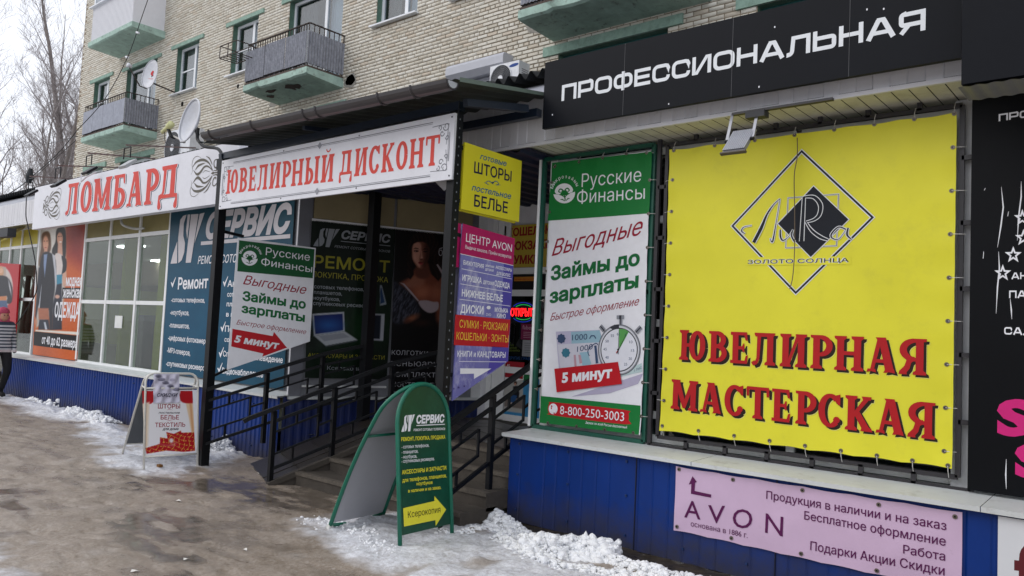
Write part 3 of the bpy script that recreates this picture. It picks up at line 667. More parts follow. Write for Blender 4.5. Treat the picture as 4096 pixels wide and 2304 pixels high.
# windows of the block
pvc = mat('white_pvc', (226, 229, 233), .35, .04, 8); grn = mat('green_reveal', (78, 112, 96), .8, .25, 9, dirt=(120, 130, 120), dirtamt=.6)
lint = mat('green_lintel', (140, 168, 154), .85, .2, 6, dirt=(70, 90, 76), dirtamt=.5); sillm = mat('sheet_sill', (222, 225, 230), .4, .06, 5)
curt = mat('net_curtain', (196, 206, 216), .9, .12, 18, streak=1); dark = mat('dim_room', (70, 76, 80), .9, .3, 3); blind = mat('closed_blind', (110, 112, 112), .8, .1, 40)
gl = glass('window_glass', (.78, .82, .84), .02, 1.6); teal = mat('teal_frame', (18, 84, 82), .5, .15, 8)
def block_window(x0, x1, z0, z1, kind, idx):
    fr = MB(); Y = YB+.17; m = pvc if idx not in (7, 8) else teal
    dp = MB(); dp.box(x0-.02, x0, YB+.001, YB+.2, z0, z1); dp.box(x1, x1+.02, YB+.001, YB+.2, z0, z1); dp.box(x0, x1, YB+.001, YB+.2, z1, z1+.02)
    win = mk('window', dp, grn, bld)
    t = .07; s = x0+(x1-x0)*.62
    if idx in (2, 3): s = x0+(x1-x0)*.66
    for a, b, c, d in ((x0, x1, z0, z0+t), (x0, x1, z1-t, z1), (x0, x0+t, z0+t, z1-t), (x1-t, x1, z0+t, z1-t), (s-.05, s+.05, z0+t, z1-t)): fr.box(a, b, Y-.03, Y+.03, c, d)
    if kind == 'w': fr.box(x0+t, s-.05, Y-.02, Y+.02, (z0+z1)/2-.02, (z0+z1)/2+.02)
    else: fr.box(s+.05, x1-t, Y-.03, Y+.03, z0+.9, z0+.97)
    mk('frame', fr, m, win)
    mk('pane', MB().box(x0+t, s-.05, Y-.004, Y+.004, z0+t, z1-t), gl, win); mk('pane', MB().box(s+.05, x1-t, Y-.004, Y+.004, z0+t, z1-t), gl, win)
    # curtain with folds behind the right pane, dim room behind the left one
    cu = MB(); cu.sheet((s, Y+.12, z0), (x1-s+.05, 0, 0), (0, 0, z1-z0), 24, lambda q: .012*math.sin(q*60))
    mk('curtain', cu, curt, win)
    c2 = MB(); c2.sheet((x0, Y+.16, z0), ((s-x0)*(1 if idx in (0, 2, 3) else .55), 0, 0), (0, 0, z1-z0), 20, lambda q: .01*math.sin(q*55))
    mk('blind', c2, blind if idx in (0, 2, 3, 5) else dark, win)
    mk('room', MB().box(x0, x1, YB+.45, YB+.5, z0, z1), dark, win)
    if kind == 'w' and z0 > 7: mk('sill', MB().box(x0-.12, x1+.06, YB-.12, YB+.14, z0-.035, z0), sillm, bld)
    if z1 > 9 or z0 < 7:
        lz = z1+.003; H = .11 if z1 > 9 else .17
        mk('lintel', MB().box(x0-.33, x1+.28, YB-.05, YB+.04, lz, lz+H), lint, bld)
for i, o in enumerate(OPEN): block_window(*o, i)
# small drain holes, plaster patches
pat = mat('cement_patch', (150, 146, 138), .95, .25, 10, bump=.6); hole = mat('wall_hole', (24, 20, 16), .9)
for c, p, w, h in (('V', (735, 1000), .10, .09), ('V', (92, 1205), .10, .10), ('U', (812, 155), .12, .12)):
    q = FY(YB).uv(cz(c, p)); mk('drain_hole', MB().box(q[0]-w/2, q[0]+w/2, YB-.018, YB-.004, q[1]-h/2, q[1]+h/2), hole, bld)
for c, p, w, h in (('V', (2040, 940), .45, .34), ('W', (2180, 270), .5, .4), ('W', (10, 930), .35, .25), ('V', (1150, 1200), .4, .18)):
    q = FY(YB).uv(cz(c, p)); pts = [(q[0]+w/2*math.cos(a)*(1+.12*math.sin(3*a+w*9)), q[1]+h/2*math.sin(a)*(1+.12*math.cos(5*a))) for a in np.linspace(0, 5.9, 16)]
    o_ = lay_mesh(FY(YB), [poly(pts)], 0, 0, (1, 0), (0, 1), .0165, pat, bld, 'cement_patch')
# balconies
slabm = mat('green_slab', (164, 190, 178), .85, .25, 4, bump=.5, bscale=20, dirt=(88, 74, 66), dirtamt=.75, lo=.55, hi=.68); rust = mat('rusty_iron', (62, 52, 46), .7, .3, 20)
asb = mat('asbestos_sheet', (150, 152, 160), .85, .28, 14, bump=.4, streak=.5, dirt=(84, 86, 96), dirtamt=.6, lo=.4, hi=.7); smoothm = mat('grey_board', (150, 154, 166), .7, .15, 5, dirt=(110, 112, 122), dirtamt=.5)
pan = mat('white_cladding', (222, 222, 226), .5, .04, 8); slabdark = mat('slab_edge', (86, 74, 68), .9, .3, 8, bump=.5)
def slab_mesh(x0, x1, z, th=.15, yf=10.0, seed=0):  # uneven broken-edged slab
    nx = 26; V = []; F = []
    for i in range(nx+1):
        t = i/nx; x = x0+(x1-x0)*t; n1 = float(vnoise(np.array(t*13.0), np.array(seed*1.7), 2)); n2 = float(vnoise(np.array(t*21.0), np.array(seed*3.1), 4))
        ch = .05*max(0, n1-.55)/.45; zb = z+.02*(n2-.5)+ch*1.2
        V += [(x, YB, z-.05), (x, yf+.05+ch, zb), (x, yf+ch, zb+.03), (x, yf, z+th), (x, YB, z+th)]
    for i in range(nx):
        for k in range(4): a = i*5+k; F.append((a, a+5, a+6, a+1)[::-1])
    F.append((0, 1, 2, 3, 4)); F.append(tuple(nx*5+k for k in range(5))[::-1])
    return MB().add(V, F)
def balcony(x0, x1, z, style, right_only=False, lab=None):
    b = mk('balcony', slab_mesh(x0, x1, z-.02, .17, 9.97, x0), slabm, bld)
    if lab: b['label'] = lab
    if style == 'wh': return b
    mk('slab_edge', MB().box(x0+.02, x1-.02, 9.985, YB-.01, z+.152, z+.20), slabdark, b)
    zt, zl, zh = z+1.17, z+.26, z+1.0; r = MB()
    r.bar((x0+.05, 10.02, zt), (x1-.05, 10.02, zt), .04, .02); r.bar((x1-.05, 10.02, zt), (x1-.05, YB, zt), .04, .02); r.bar((x0+.05, 10.02, zt), (x0+.05, YB, zt), .04, .02)
    r.bar((x0+.05, 10.02, zl), (x1-.05, 10.02, zl), .03, .02); r.bar((x1-.05, 10.02, zl), (x1-.05, YB, zl), .03, .02)
    mk('top_rail', r, rust, b); k = MB()
    for i in range(25): x = x0+.05+(x1-x0-.1)*i/24; k.bar((x, 10.02, z+.18), (x, 10.02, zt), .016)
    for i in range(1, 8): y = 10.02+.95*i/7; k.bar((x1-.05, y, z+.18), (x1-.05, y, zt), .016); k.bar((x0+.05, y, z+.18), (x0+.05, y, zt), .016)
    mk('baluster', k, rust, b, kind='stuff')
    prof = (lambda q: .012*math.sin(q*2*math.pi/.075)) if style == 'asb' else (lambda q: 0)
    prof2 = (lambda q: .012*math.sin(q*2*math.pi/.075))
    n = 3 if style == 'asb' else 4
    for i in range(n):
        a, c = x0+.04+(x1-x0-.08)*i/n, x0+.04+(x1-x0-.08)*(i+1)/n-.008; zz = zl+.01*((i*5) % 3)-.02
        mk('parapet_sheet', MB().sheet((a, 9.975, zz), (c-a, 0, 0), (0, 0, zh-zl), 96 if style == 'asb' else 2, prof), asb if style == 'asb' else smoothm, b)
    mk('parapet_sheet', MB().sheet((x1-.02, 9.98, zl-.02), (0, 1.0, 0), (0, 0, zh-zl), 120, prof2), asb, b)
    mk('parapet_sheet', MB().sheet((x0+.03, YB, zl-.02), (0, -1.0, 0), (0, 0, zh-zl), 120, prof2), asb, b)
    return b
balcony(-27.3, -24.15, 7.17, 'flat', lab='lower balcony with flat grey boards'); b2 = balcony(-17.5, -14.88, 7.2, 'asb', lab='balcony with corrugated grey sheets and a plant bracket')
b3 = balcony(-8.7, -5.6, 7.0, 'asb', lab='balcony at the top edge showing only its green underside')
b0 = balcony(-27.35, -24.1, 10.34, 'wh', lab='enclosed balcony with white cladding')
w = MB(); w.box(-27.25, -24.2, 10.02, 10.07, 10.5, 11.62); w.box(-24.25, -24.2, 10.07, YB, 10.5, 12.6); w.box(-27.25, -27.2, 10.07, YB, 10.5, 12.6); mk('cladding', w, pan, b0)
w = MB()
for i in range(34): x = -27.2+i*.09; w.box(x-.002, x+.002, 10.012, 10.02, 10.52, 11.6)
mk('cladding_joint', w, mat('joint_grey', (170, 172, 178), .6), b0, kind='stuff')
mk('sill', MB().box(-27.35, -24.1, 9.92, 10.1, 11.62, 11.66), sillm, b0)
w = MB(); w.box(-27.2, -24.25, 10.02, 10.06, 11.66, 11.74); 
for x in (-27.2, -26.2, -25.2, -24.33): w.box(x, x+.08, 10.02, 10.06, 11.74, 13)
mk('frame', w, pvc, b0); mk('pane', MB().box(-27.2, -24.3, 10.035, 10.045, 11.74, 13), gl, b0); mk('curtain', MB().sheet((-27.2, 10.25, 11.6), (2.9, 0, 0), (0, 0, 1.5), 90, lambda q: .012*math.sin(q*50)), curt, b0)
# rust stains below scars in slab: spalled patches on the underside
sp = mat('spalled_concrete', (70, 58, 52), .95, .35, 12, bump=.6)
for (cx, cy, w, h) in ((-15.9, 10.35, .5, .16), (-16.7, 10.25, .35, .07), (-17.1, 10.5, .22, .08)):
    pts = [(cx+w/2*math.cos(a)*(1+.3*math.sin(5*a+cx)), cy+h*math.sin(a)*(1+.35*math.cos(3*a))) for a in np.linspace(0, 5.8, 14)]
    mk('spalling', MB().prism(Pl((0, 0, 7.166), (1, 0, 0), (0, -1, 0)), [(a, -b) for a, b in pts], .0, .012), sp, b2)
# plant bracket on balcony 2
k = MB(); x0, x1, y0, y1 = -17.95, -17.2, 9.55, 10.0
for z in (8.0, 8.3):
    for p, q in (((x0, y0), (x1, y0)), ((x1, y0), (x1, y1)), ((x0, y0), (x0, y1)), ((x0, y1), (x1, y1))): k.bar((*p, z), (*q, z), .018)
for p in ((x0, y0), (x1, y0), ((x0+x1)/2, y0), (x0, y1), (x1, y1)): k.bar((*p, 8.0), (*p, 8.3), .016)
for i in range(1, 5): x = x0+(x1-x0)*i/5; k.bar((x, y0, 8.0), (x, y1, 8.0), .016)
mk('plant_bracket', k, rust, b2)
# ================================================================ SHOP BUILDING
shop = thing('shop_building', 'single storey shop row with blue metal plinth and white fascia against the brick block', 'building', (-6, 5.3, 0))
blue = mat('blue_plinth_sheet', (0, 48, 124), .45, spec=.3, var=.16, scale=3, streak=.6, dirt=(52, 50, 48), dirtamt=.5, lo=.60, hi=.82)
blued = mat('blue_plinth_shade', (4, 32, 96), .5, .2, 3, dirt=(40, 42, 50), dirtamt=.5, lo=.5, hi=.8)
white = mat('white_painted_sheet', (214, 214, 218), .45, .08, 4, streak=.5, dirt=(120, 112, 104), dirtamt=.45, lo=.58, hi=.8)
sill2 = mat('sill_sheet', (214, 218, 218), .38, .10, 3, dirt=(128, 120, 108), dirtamt=.55, lo=.55, hi=.75)
grey = mat('grey_panel', (128, 130, 136), .5, .15, 4); beige = mat('beige_panel', (150, 138, 104), .7, .12, 3); beige2 = mat('yellow_panel', (140, 130, 78), .6, .15, 3)
navy = mat('navy_ceiling', (22, 30, 58), .6, .2, 4); conc = mat('concrete', (70, 64, 57), .8, .25, 5, bump=.5, bscale=25, dirt=(52, 46, 40), dirtamt=.7, lo=.45, hi=.7)
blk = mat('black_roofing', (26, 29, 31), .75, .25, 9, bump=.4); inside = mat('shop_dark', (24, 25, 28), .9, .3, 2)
def splash(m, z0, z1, col, amt):
    n = m.node_tree.nodes; l = m.node_tree.links; b = n['Principled BSDF']; src = b.inputs['Base Color'].links[0].from_socket; g = n.new('ShaderNodeNewGeometry'); sx = n.new('ShaderNodeSeparateXYZ'); l.new(g.outputs['Position'], sx.inputs[0])
    t = n.new('ShaderNodeTexNoise'); t.inputs['Scale'].default_value = 5; t.inputs['Detail'].default_value = 10; t.inputs['Roughness'].default_value = .8; l.new(g.outputs['Position'], t.inputs[0])
    a = n.new('ShaderNodeMath'); a.operation = 'MULTIPLY_ADD'; l.new(t.outputs[0], a.inputs[0]); a.inputs[1].default_value = -.7; l.new(sx.outputs[2], a.inputs[2])
    r = n.new('ShaderNodeMapRange'); r.inputs[1].default_value = z1-.35; r.inputs[2].default_value = z0-.35; r.inputs[4].default_value = amt; l.new(a.outputs[0], r.inputs[0])
    mm = n.new('ShaderNodeMixRGB'); l.new(r.outputs[0], mm.inputs[0]); l.new(src, mm.inputs[1]); mm.inputs[2].default_value = (*lin(col), 1); l.new(mm.outputs[0], b.inputs['Base Color']); l.new(r.outputs[0], n.new('ShaderNodeMath').inputs[0])
splash(blue, .0, .34, (58, 54, 48), .8); splash(blued, .0, .3, (58, 54, 48), .7); splash(white, 0, .01, (90, 80, 70), 0)
def trap(p, d):
    def f(q):
        t = (q % p)/p
        return d*(1 if t < .34 else max(0, 1-(t-.34)/.12) if t < .46 else 0 if t < .88 else (t-.88)/.12)
    return f
def groove(p, d):
    return lambda q: -d if (q % p)/p > .93 else 0
for x0, x1, n, pr in ((-4.48, 2.5, 560, groove(.13, .006)), (-8.02, -8.02, 0, None)):
    if n: mk('plinth_sheet', MB().sheet((x0, 5.30, .0), (x1-x0, 0, 0), (0, 0, .735), n, pr), blue, shop)
mk('plinth_sheet', MB().sheet((-17.45, 5.30, -.02), (-8.02+17.45, 0, 0), (0, 0, .755), 1000, trap(.092, .012)), blue, shop)
mk('plinth_sheet', MB().sheet((-4.48, 7.6, .0), (0, -2.3, 0), (0, 0, .735), 200, groove(.13, .006)), blue, shop)
DU = np.array((math.sin(rad(22.9)), math.cos(rad(22.9)), 0)); DP = Pl((-8.0, 5.45, 0), DU, (0, 0, 1)); DN = DP.n
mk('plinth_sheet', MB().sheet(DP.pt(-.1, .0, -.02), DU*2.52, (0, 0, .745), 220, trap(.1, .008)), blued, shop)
sc_ = MB()
for x in np.arange(-4.35, 2.4, .52):
    for z in (.10, .40, .66): q = x+.03*math.sin(x*9+z); sc_.box(q-.008, q+.008, 5.288, 5.300, z-.008, z+.008)
for x in np.arange(-17.3, -8.1, .46):
    for z in (.12, .62): sc_.box(x-.008, x+.008, 5.280, 5.300, z-.008, z+.008)
mk('screw', sc_, mat('screw_blue', (26, 50, 96), .3), shop, kind='stuff')
for x in (-3.2, -2.1, .2, -10.1, -12.4, -14.7): mk('sheet_joint', MB().box(x-.003, x+.003, 5.291, 5.3, .0, .70), mat('joint_dark', (6, 14, 40), .6), shop)
# sills (lengths of sheet with joints)
s = MB()
def sill_run(a, b, y0, y1, z, w=2.0):
    x = a
    while x < b-.01:
        e = min(x+w, b); mb = MB(); mb.add([(x, y0, z-.03), (e-.004, y0, z-.03), (e-.004, y0-.004, z), (x, y0-.004, z), (e-.004, y1, z+.02), (x, y1, z+.02)], [(0, 1, 2, 3), (3, 2, 4, 5)])
        mb.add([(x, y0, z-.03), (x, y0+.02, z-.03), (e, y0+.02, z-.03), (e, y0, z-.03)], [(0, 1, 2, 3)]); mb.add([(x, y0, z-.03), (x, y0-.004, z), (x, y1, z+.02), (x, y1, z-.03)], [(0, 1, 2, 3)])
        mk('sill', mb, sill2, shop); x = e
sill_run(-4.53, 2.4, 5.24, 5.79, .742, 1.82); sill_run(-17.5, -7.98, 5.24, 5.62, .757, 2.35)
mb = MB(); mb.pbox(DP, -.06, 2.42, .72, .752, -.12, .06); mk('sill', mb, sill2, shop)
# fascia of narrow upright panels
pm = bpy.data.meshes.new('fascia_panel'); g = MB(); g.add([(0, 0, 0), (.094, 0, 0), (.094, 0, .43), (0, 0, .43), (0, .012, 0), (0, .012, .43), (.104, .008, 0), (.104, .008, .43)], [(0, 1, 2, 3), (4, 0, 3, 5), (1, 6, 7, 2)])
pm.from_pydata(g.v, [], g.f); pm.materials.append(white); x = -24.0; k = 0
while x < 2.4:
    o = bpy.data.objects.new('fascia_panel', pm); COL.objects.link(o); o.parent = shop; o.location = (x+6, .004*((k*7) % 3)-.004, 3.29); o.rotation_euler = (0, rng.normal(0, .0015), 0); x += .104; k += 1
mk('fascia_trim', MB().box(-24, 2.4, 5.283, 5.31, 3.262, 3.292), white, shop)
mk('flashing', MB().add([(-24, 5.31, 3.718), (2.4, 5.31, 3.718), (2.4, 6.05, 4.12), (-24, 6.05, 4.12)], [(0, 1, 2, 3)]), mat('dull_flashing', (150, 152, 160), .5, .1, 4), shop)
sf = MB(); x = -24.0
while x < 2.4: sf.add([(x, 5.30, 3.268), (x+.097, 5.30, 3.268), (x+.097, 5.82, 3.268), (x, 5.82, 3.268)], [(3, 2, 1, 0)]); x += .104
mk('soffit_board', sf, mat('soffit_cream', (206, 205, 190), .55, .1, 4, dirt=(120, 116, 96), dirtamt=.4), shop, kind='stuff')
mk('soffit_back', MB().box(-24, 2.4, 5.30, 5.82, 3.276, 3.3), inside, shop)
# roof: black corrugated sheets sloping up to the block
for i in range(12):
    x0 = -24+i*2.2; mk('roof_sheet', MB().sheet((x0, 5.86, 4.17), (2.22, 0, 0), (0, 5.1, 1.25), 140, lambda q: .035*math.sin(q*2*math.pi/.146)), blk, shop)
    mk('roof_underside', MB().sheet((x0, 5.86, 4.165), (2.22, 0, 0), (0, .3, .06), 140, lambda q: .035*math.sin(q*2*math.pi/.146)-.008), blk, shop)
# left window wall ------------------------------------------------
YG = 5.60; G = FY(YG)
def gx_(p): return G.uv(cz('E', p))[0]
def gz_(p): return G.uv(cz('E', p))[1]
zb = .78; zm = gz_((655, 935)); zt = gz_((745, 580)); ztop = 3.27
frame_w = mat('window_frame_white', (234, 236, 236), .35, .06, 5)
def shopwin(name, xs, zs, w=.06, skip=(), panel=beige2, y=YG, ptop=True, gm=None):
    fr = MB()
    root = mk(name, MB().box(xs[0]-.02, xs[-1]+.02, y-.03, y+.03, zs[0]-.03, zs[0]+.03), frame_w, shop)
    for x in xs: fr.box(x-w/2, x+w/2, y-.035, y+.035, zs[0]+.03, zs[-1])
    for z in zs[1:]:
        for a, b in zip(xs[:-1], xs[1:]): fr.box(a+w/2, b-w/2, y-.03, y+.03, z-w/2, z+w/2)
    mk('frame', fr, frame_w, root)
    for i, (a, b) in enumerate(zip(xs[:-1], xs[1:])):
        for j, (c, d) in enumerate(zip(zs[:-1], zs[1:])):
            if ptop and j == len(zs)-2: mk('upper_panel', MB().box(a+w/2, b-w/2, y-.012, y+.012, c+w/2, d-w/2), panel, root)
            else: mk('pane', MB().box(a+w/2, b-w/2, y-.004, y+.004, c+w/2, d-w/2), gm or gl2, root)
    return root
gl2 = glass('shop_glass', (.78, .83, .78), .015, .75); gld = glass('dark_shop_glass', (.35, .38, .4), .02, 1.1)
xw = [gx_((435, 900)), gx_((567, 900)), gx_((722, 900)), gx_((880, 900))]
shopwin('window', xw, [zb, zm, zt, ztop])
XL = [G.uv(cz('Q', (60, 700)))[0], G.uv(cz('Q', (160, 600)))[0], G.uv(cz('Q', (300, 650)))[0]]
shopwin('window', [XL[0]-1.6, XL[0]-.7, XL[0], XL[1], XL[2]], [zb, zm+.02, zt, ztop], panel=mat('bright_yellow_panel', (206, 190, 40), .5, .15, 3))
# wall parts behind posters
for a, b in ((XL[2], xw[0]), (xw[3], -8.02)): mk('wall_panel', MB().box(a+.03, b-.03, YG, YG+.05, .76, 3.27), grey, shop)
# interior of the left shop: yellow-green room with ceiling lights
room = MB(); room.add([(-44, 15.5, 0), (-17, 15.5, 0), (-17, 15.5, 3.3), (-44, 15.5, 3.3)], [(0, 1, 2, 3)]); room.add([(-17, 15.5, 0), (-7.6, 9.6, 0), (-7.6, 9.6, 3.3), (-17, 15.5, 3.3)], [(0, 1, 2, 3)]); mk('room_wall', room, mat('yellow_green_paint', (136, 144, 50), .7, .12, 1.2), shop)
mk('room_wall', MB().add([(-12.2, 8.0, 0), (-10.0, 8.0, 0), (-10.0, 8.0, 3.3), (-12.2, 8.0, 3.3)], [(0, 1, 2, 3)]), mat('olive_paint', (120, 132, 40), .7, .15, 1.0), shop)
mk('room_wall', MB().add([(-16.4, 8.6, 0), (-14.4, 8.6, 0), (-14.4, 8.6, 2.2), (-16.4, 8.6, 2.2)], [(0, 1, 2, 3)]), mat('grey_paint', (84, 90, 88), .7, .15, 1.0), shop)
mk('room_floor', MB().add([(-17.45, 5.65, .3), (-7.9, 5.65, .3), (-7.3, 9.6, .3), (-17, 15.5, .3), (-44, 15.5, .3), (-44, 8, .3)], [(0, 1, 2, 3, 4, 5)]), mat('room_floor', (130, 128, 116), .4, .1, 2), shop)
mk('room_ceiling', MB().add([(-44, 5.7, 3.31), (-8.1, 5.7, 3.31), (-7.3, 9.6, 3.31), (-17, 15.6, 3.31), (-44, 15.6, 3.31)], [(4, 3, 2, 1, 0)]), mat('room_ceiling', (190, 192, 188), .8, .06, 2), shop)
em = mat('lit_tube_panel', (235, 240, 245), .5, 0, 1, emit=9)
for lx, ly in ((-12.2, 7.0), (-15.6, 7.0), (-14.6, 8.9), (-19.4, 8.4), (-17.6, 10.9), (-23.0, 10.9), (-21.5, 13.2), (-27, 13.2)): mk('ceiling_lamp', MB().box(lx-.5, lx+.5, ly-.12, ly+.12, 3.27, 3.305), em, shop)
rd = MB()
for i in range(14): x = xw[2]+.35+i*.075; rd.box(x, x+.055, 5.9, 5.98, .85, 1.5)
rd.box(xw[2]+.33, xw[2]+1.4, 5.92, 5.96, .88, .92); rd.box(xw[2]+.33, xw[2]+1.4, 5.92, 5.96, 1.42, 1.46); o = mk('radiator', rd, white); o['category'] = 'radiator'; o['label'] = 'white ribbed radiator inside the lit window under the long white sign'
o = mk('paper_notice', MB().box(gx_((612, 1000)), gx_((650, 1000)), 5.586, 5.594, gz_((630, 1070)), gz_((630, 1005))), mat('notice_paper', (226, 228, 226), .7)); o['category'] = 'notice'; o['label'] = 'white paper notice stuck on the lower middle pane of the lit window'
for i, (x0, x1, y, z1, c) in enumerate([(-12.4, -11.6, 7.3, 1.35, (120, 96, 60)), (-14.0, -13.0, 8.4, 1.2, (150, 140, 120)), (-16.5, -15.8, 7.2, 1.6, (70, 74, 84)), (-17.5, -16.9, 9.0, 1.9, (130, 60, 50)), (-19.5, -18.0, 10.2, 1.4, (90, 96, 70))]):
    o = mk('display_cabinet', MB().box(x0, x1, y, y+.4, .3, z1).box(x0-.02, x1+.02, y-.02, y+.42, z1, z1+.04), mat('cabinet_%d' % i, c, .5, .2, 6)); o['category'] = 'cabinet'; o['group'] = 'display cabinets inside the lit shop'
    o['label'] = ['brown display cabinet behind the glass next to the teal banner', 'pale counter in the middle of the lit shop', 'dark grey cabinet behind the left pane of the lit shop', 'reddish tall cabinet deep in the lit shop', 'olive counter deepest inside the lit shop'][i]
ygc = mat('lime_column', (150, 156, 40), .6, .1, 3)
for x0, x1, y in ((xw[1]+.28, xw[1]+.5, 6.3), (xw[2]+.1, xw[2]+.3, 6.6), (xw[0]+.1, xw[0]+.22, 6.2)): mk('interior_column', MB().box(x0, x1, y, y+.2, .3, 3.3), ygc, shop)
for x0, x1 in ((xw[0], xw[1]), (xw[1], xw[2]), (xw[2], xw[3])): mk('low_wall', MB().box(x0, x1, 6.9, 6.95, .3, 1.45), ygc, shop)
# recess: diagonal wall, beige panels, door wall
mk('wall_panel', MB().pbox(DP, -.02, 2.45, .75, 3.27, -.06, -.02), grey, shop)
mk('corner_post', MB().box(-8.13, -7.99, YG-.14, YG-.02, .76, 3.27), white, shop)
mk('corner_post', MB().pbox(DP, -.05, .1, .752, 3.27, -.019, .012), mat('corner_grey', (112, 114, 122), .5, .1, 3), shop)
for a, b in ((.12, 1.12), (1.16, 2.2)):
    mk('upper_panel', MB().pbox(DP, a, b, 2.88, 3.24, -.019, .004), beige, shop)
mk('rail_trim', MB().pbox(DP, .1, 2.3, 2.845, 2.875, -.019, .012), frame_w, shop)
mk('rail_trim', MB().pbox(DP, .1, 1.14, .86, .885, -.019, .014), frame_w, shop)
ec = DP.pt(2.42, 0)
mk('corner_post', MB().pbox(DP, 2.3, 2.45, .752, 3.27, -.019, .012), frame_w, shop)
YD = 7.65
mk('door_wall', MB().box(ec[0]-.3, -4.4, YD+.02, YD+.08, .5, 3.3), white, shop)
mk('recess_ceiling', MB().sheet((-8.2, 7.8, 3.262), (3.8, 0, 0), (0, -2.5, 0), 240, trap(.2, .03)), navy, shop)
mk('recess_side', MB().box(-4.46, -4.40, 5.87, 7.66, .73, 3.3), white, shop)
# right window wall: white frames, dark rooms, mostly hidden by banners
mk('window_board', MB().box(-4.4, -1.1, 5.82, 5.84, .76, .98), frame_w, shop)
shopwin('window', [-4.42, FY(5.8).uv((2664, 1200))[0], -2.2, -1.10], [.80, .99, 1.75, 2.62, 3.2], y=5.80, ptop=False, gm=gld)
mk('corner_post', MB().box(-4.48, -4.40, 5.7, 5.86, .745, 3.262), frame_w, shop)
mk('corner_post', MB().box(-1.14, -1.03, 5.71, 5.79, .765, 3.262), mat('white_upright', (214, 216, 218), .4), shop)
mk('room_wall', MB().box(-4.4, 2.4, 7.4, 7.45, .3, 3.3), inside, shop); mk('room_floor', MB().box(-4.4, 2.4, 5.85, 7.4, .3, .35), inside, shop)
mk('sill_box', MB().box(-1.9, -1.3, 5.95, 6.2, .76, 1.02), mat('magenta_box', (130, 50, 90), .6), shop)
# landing, ramp, steps --------------------------------------------------------------
st = thing('entrance_steps', 'worn concrete entrance steps beside the wheelchair ramp', 'steps', (-5.6, 5, 0)); 
RP = np.array((-8.17, 4.47)); NP = np.array((-6.93, 4.50)); D2 = DU[:2]
for i, y in enumerate((4.72, 5.03, 5.34, 5.65)):
    z0, z1 = .125*i, .125*(i+1); xl = NP[0]+(y-NP[1])*D2[0]/D2[1]+.06+.0*i
    m = MB(); m.box(xl, -4.485, y, 7.7 if i == 3 else y+.45, z0-.03, z1); o = mk('step', m, conc, st)
    mk('nosing', MB().box(xl, -4.49, y-.012, y+.05, z1-.03, z1+.004), mat('worn_nosing', (92, 85, 76), .75, .3, 14, bump=.5, dirt=(60, 54, 48), dirtamt=.7, lo=.5, hi=.7), st)
ramp = thing('wheelchair_ramp', 'tiled wheelchair ramp rising between black railings', 'ramp', (-7.5, 4.6, 0))
tile = mat('wet_ramp_tile', (54, 50, 46), .35, .25, 3, bump=.2, dirt=(40, 34, 28), dirtamt=.6)
def rz(s): return max(0.0, min(.5, .385*s))
Wr = 1.2; e = np.array((D2[1], -D2[0]))  # to the right of travel
base = MB()
P0 = NP; 
def rp(s, w, dz=0): q = NP+D2*s-e*w; return (q[0], q[1], rz(s)+dz)
base.add([rp(-.02, -.03, -.03), rp(1.3, -.03, -.03), rp(1.3, Wr, -.03), rp(-.02, Wr, -.03), (*rp(1.3, -.03)[:2], 0), (*rp(1.3, Wr)[:2], 0), (*rp(-.02, -.03)[:2], -.05)], [(0, 1, 2, 3), (0, 6, 4, 1), (1, 4, 5, 2)])
mk('slab', base, conc, ramp)
mk('kerb', MB().bar(rp(0, -.02, .0), rp(1.3, -.02, .0), .07, .05), conc, ramp)
for i in range(4):
    for j in range(4):
        a, b, c, d = i*.325+.005, (i+1)*.325-.004, j*.3+.005, (j+1)*.3-.004; t = .004+.003*((i*3+j*5) % 3)
        m = MB(); v = [rp(a, c), rp(b, c), rp(b, d), rp(a, d)]; m.add([(x, y, z+t) for x, y, z in v]+[(x, y, z-.03) for x, y, z in v], [(0, 1, 2, 3), (0, 4, 5, 1), (1, 5, 6, 2), (2, 6, 7, 3), (3, 7, 4, 0)])
        mk('tile', m, tile, ramp)
land = thing('entrance_landing', 'tiled landing in front of the glazed shop door', 'landing', (-6.5, 6.5, 0))
for i in range(9):
    for j in range(6):
        a, b, c, d = 1.3+j*.32, 1.3+(j+1)*.32-.008, -1.6+i*.32, -1.6+(i+1)*.32-.008
        v = [rp(a, c), rp(b, c), rp(b, d), rp(a, d)]
        if max(q[0] for q in v) > -4.5 or max(q[1] for q in v) > 7.62 or min(q[1] for q in v) < 5.66: continue
        m = MB(); z = .504+.002*((i+j) % 2); m.add([(x, y, z) for x, y, _ in v], [(0, 1, 2, 3)]); mk('tile', m, tile, land)
mk('slab', MB().add([(*rp(1.3, -.1)[:2], .498), (-4.49, 5.66, .498), (-4.49, 7.66, .498), (-7.0, 7.66, .498), (*rp(1.3, Wr)[:2], .498)], [(0, 1, 2, 3, 4)]), conc, land)
# ================================================================ CANOPY
iron = mat('black_paint_iron', (16, 18, 22), .45, spec=.25, var=.2, scale=10, dirt=(60, 56, 54), dirtamt=.4, lo=.6, hi=.8)
can = thing('entrance_canopy', 'dark steel entrance canopy with brown gutter on square posts', 'canopy', (-8.2, 4.5, 0))
PLx, PCx, PY = -8.2, -4.535, 4.5
mk('post', MB().box(PLx-.045, PLx+.045, PY-.045, PY+.045, 0, 3.40), iron, can)
mk('post', MB().box(PCx-.045, PCx+.035, PY-.04, PY+.04, 0, 3.40), iron, can)
ip = RP+D2*1.77; mk('post', MB().box(ip[0]-.055, ip[0]+.055, ip[1]-.055, ip[1]+.055, .5, 3.26), iron, can)
pp = MB()
for z in np.arange(1.0, 3.4, .075): pp.box(PCx+.0355, PCx+.037, PY-.004, PY+.004, z, z+.014)
mk('perforation', pp, mat('perforation_white', (130, 136, 144), .5), can, kind='stuff')
iron2 = mat('navy_steel', (22, 34, 50), .42, .2, 8)
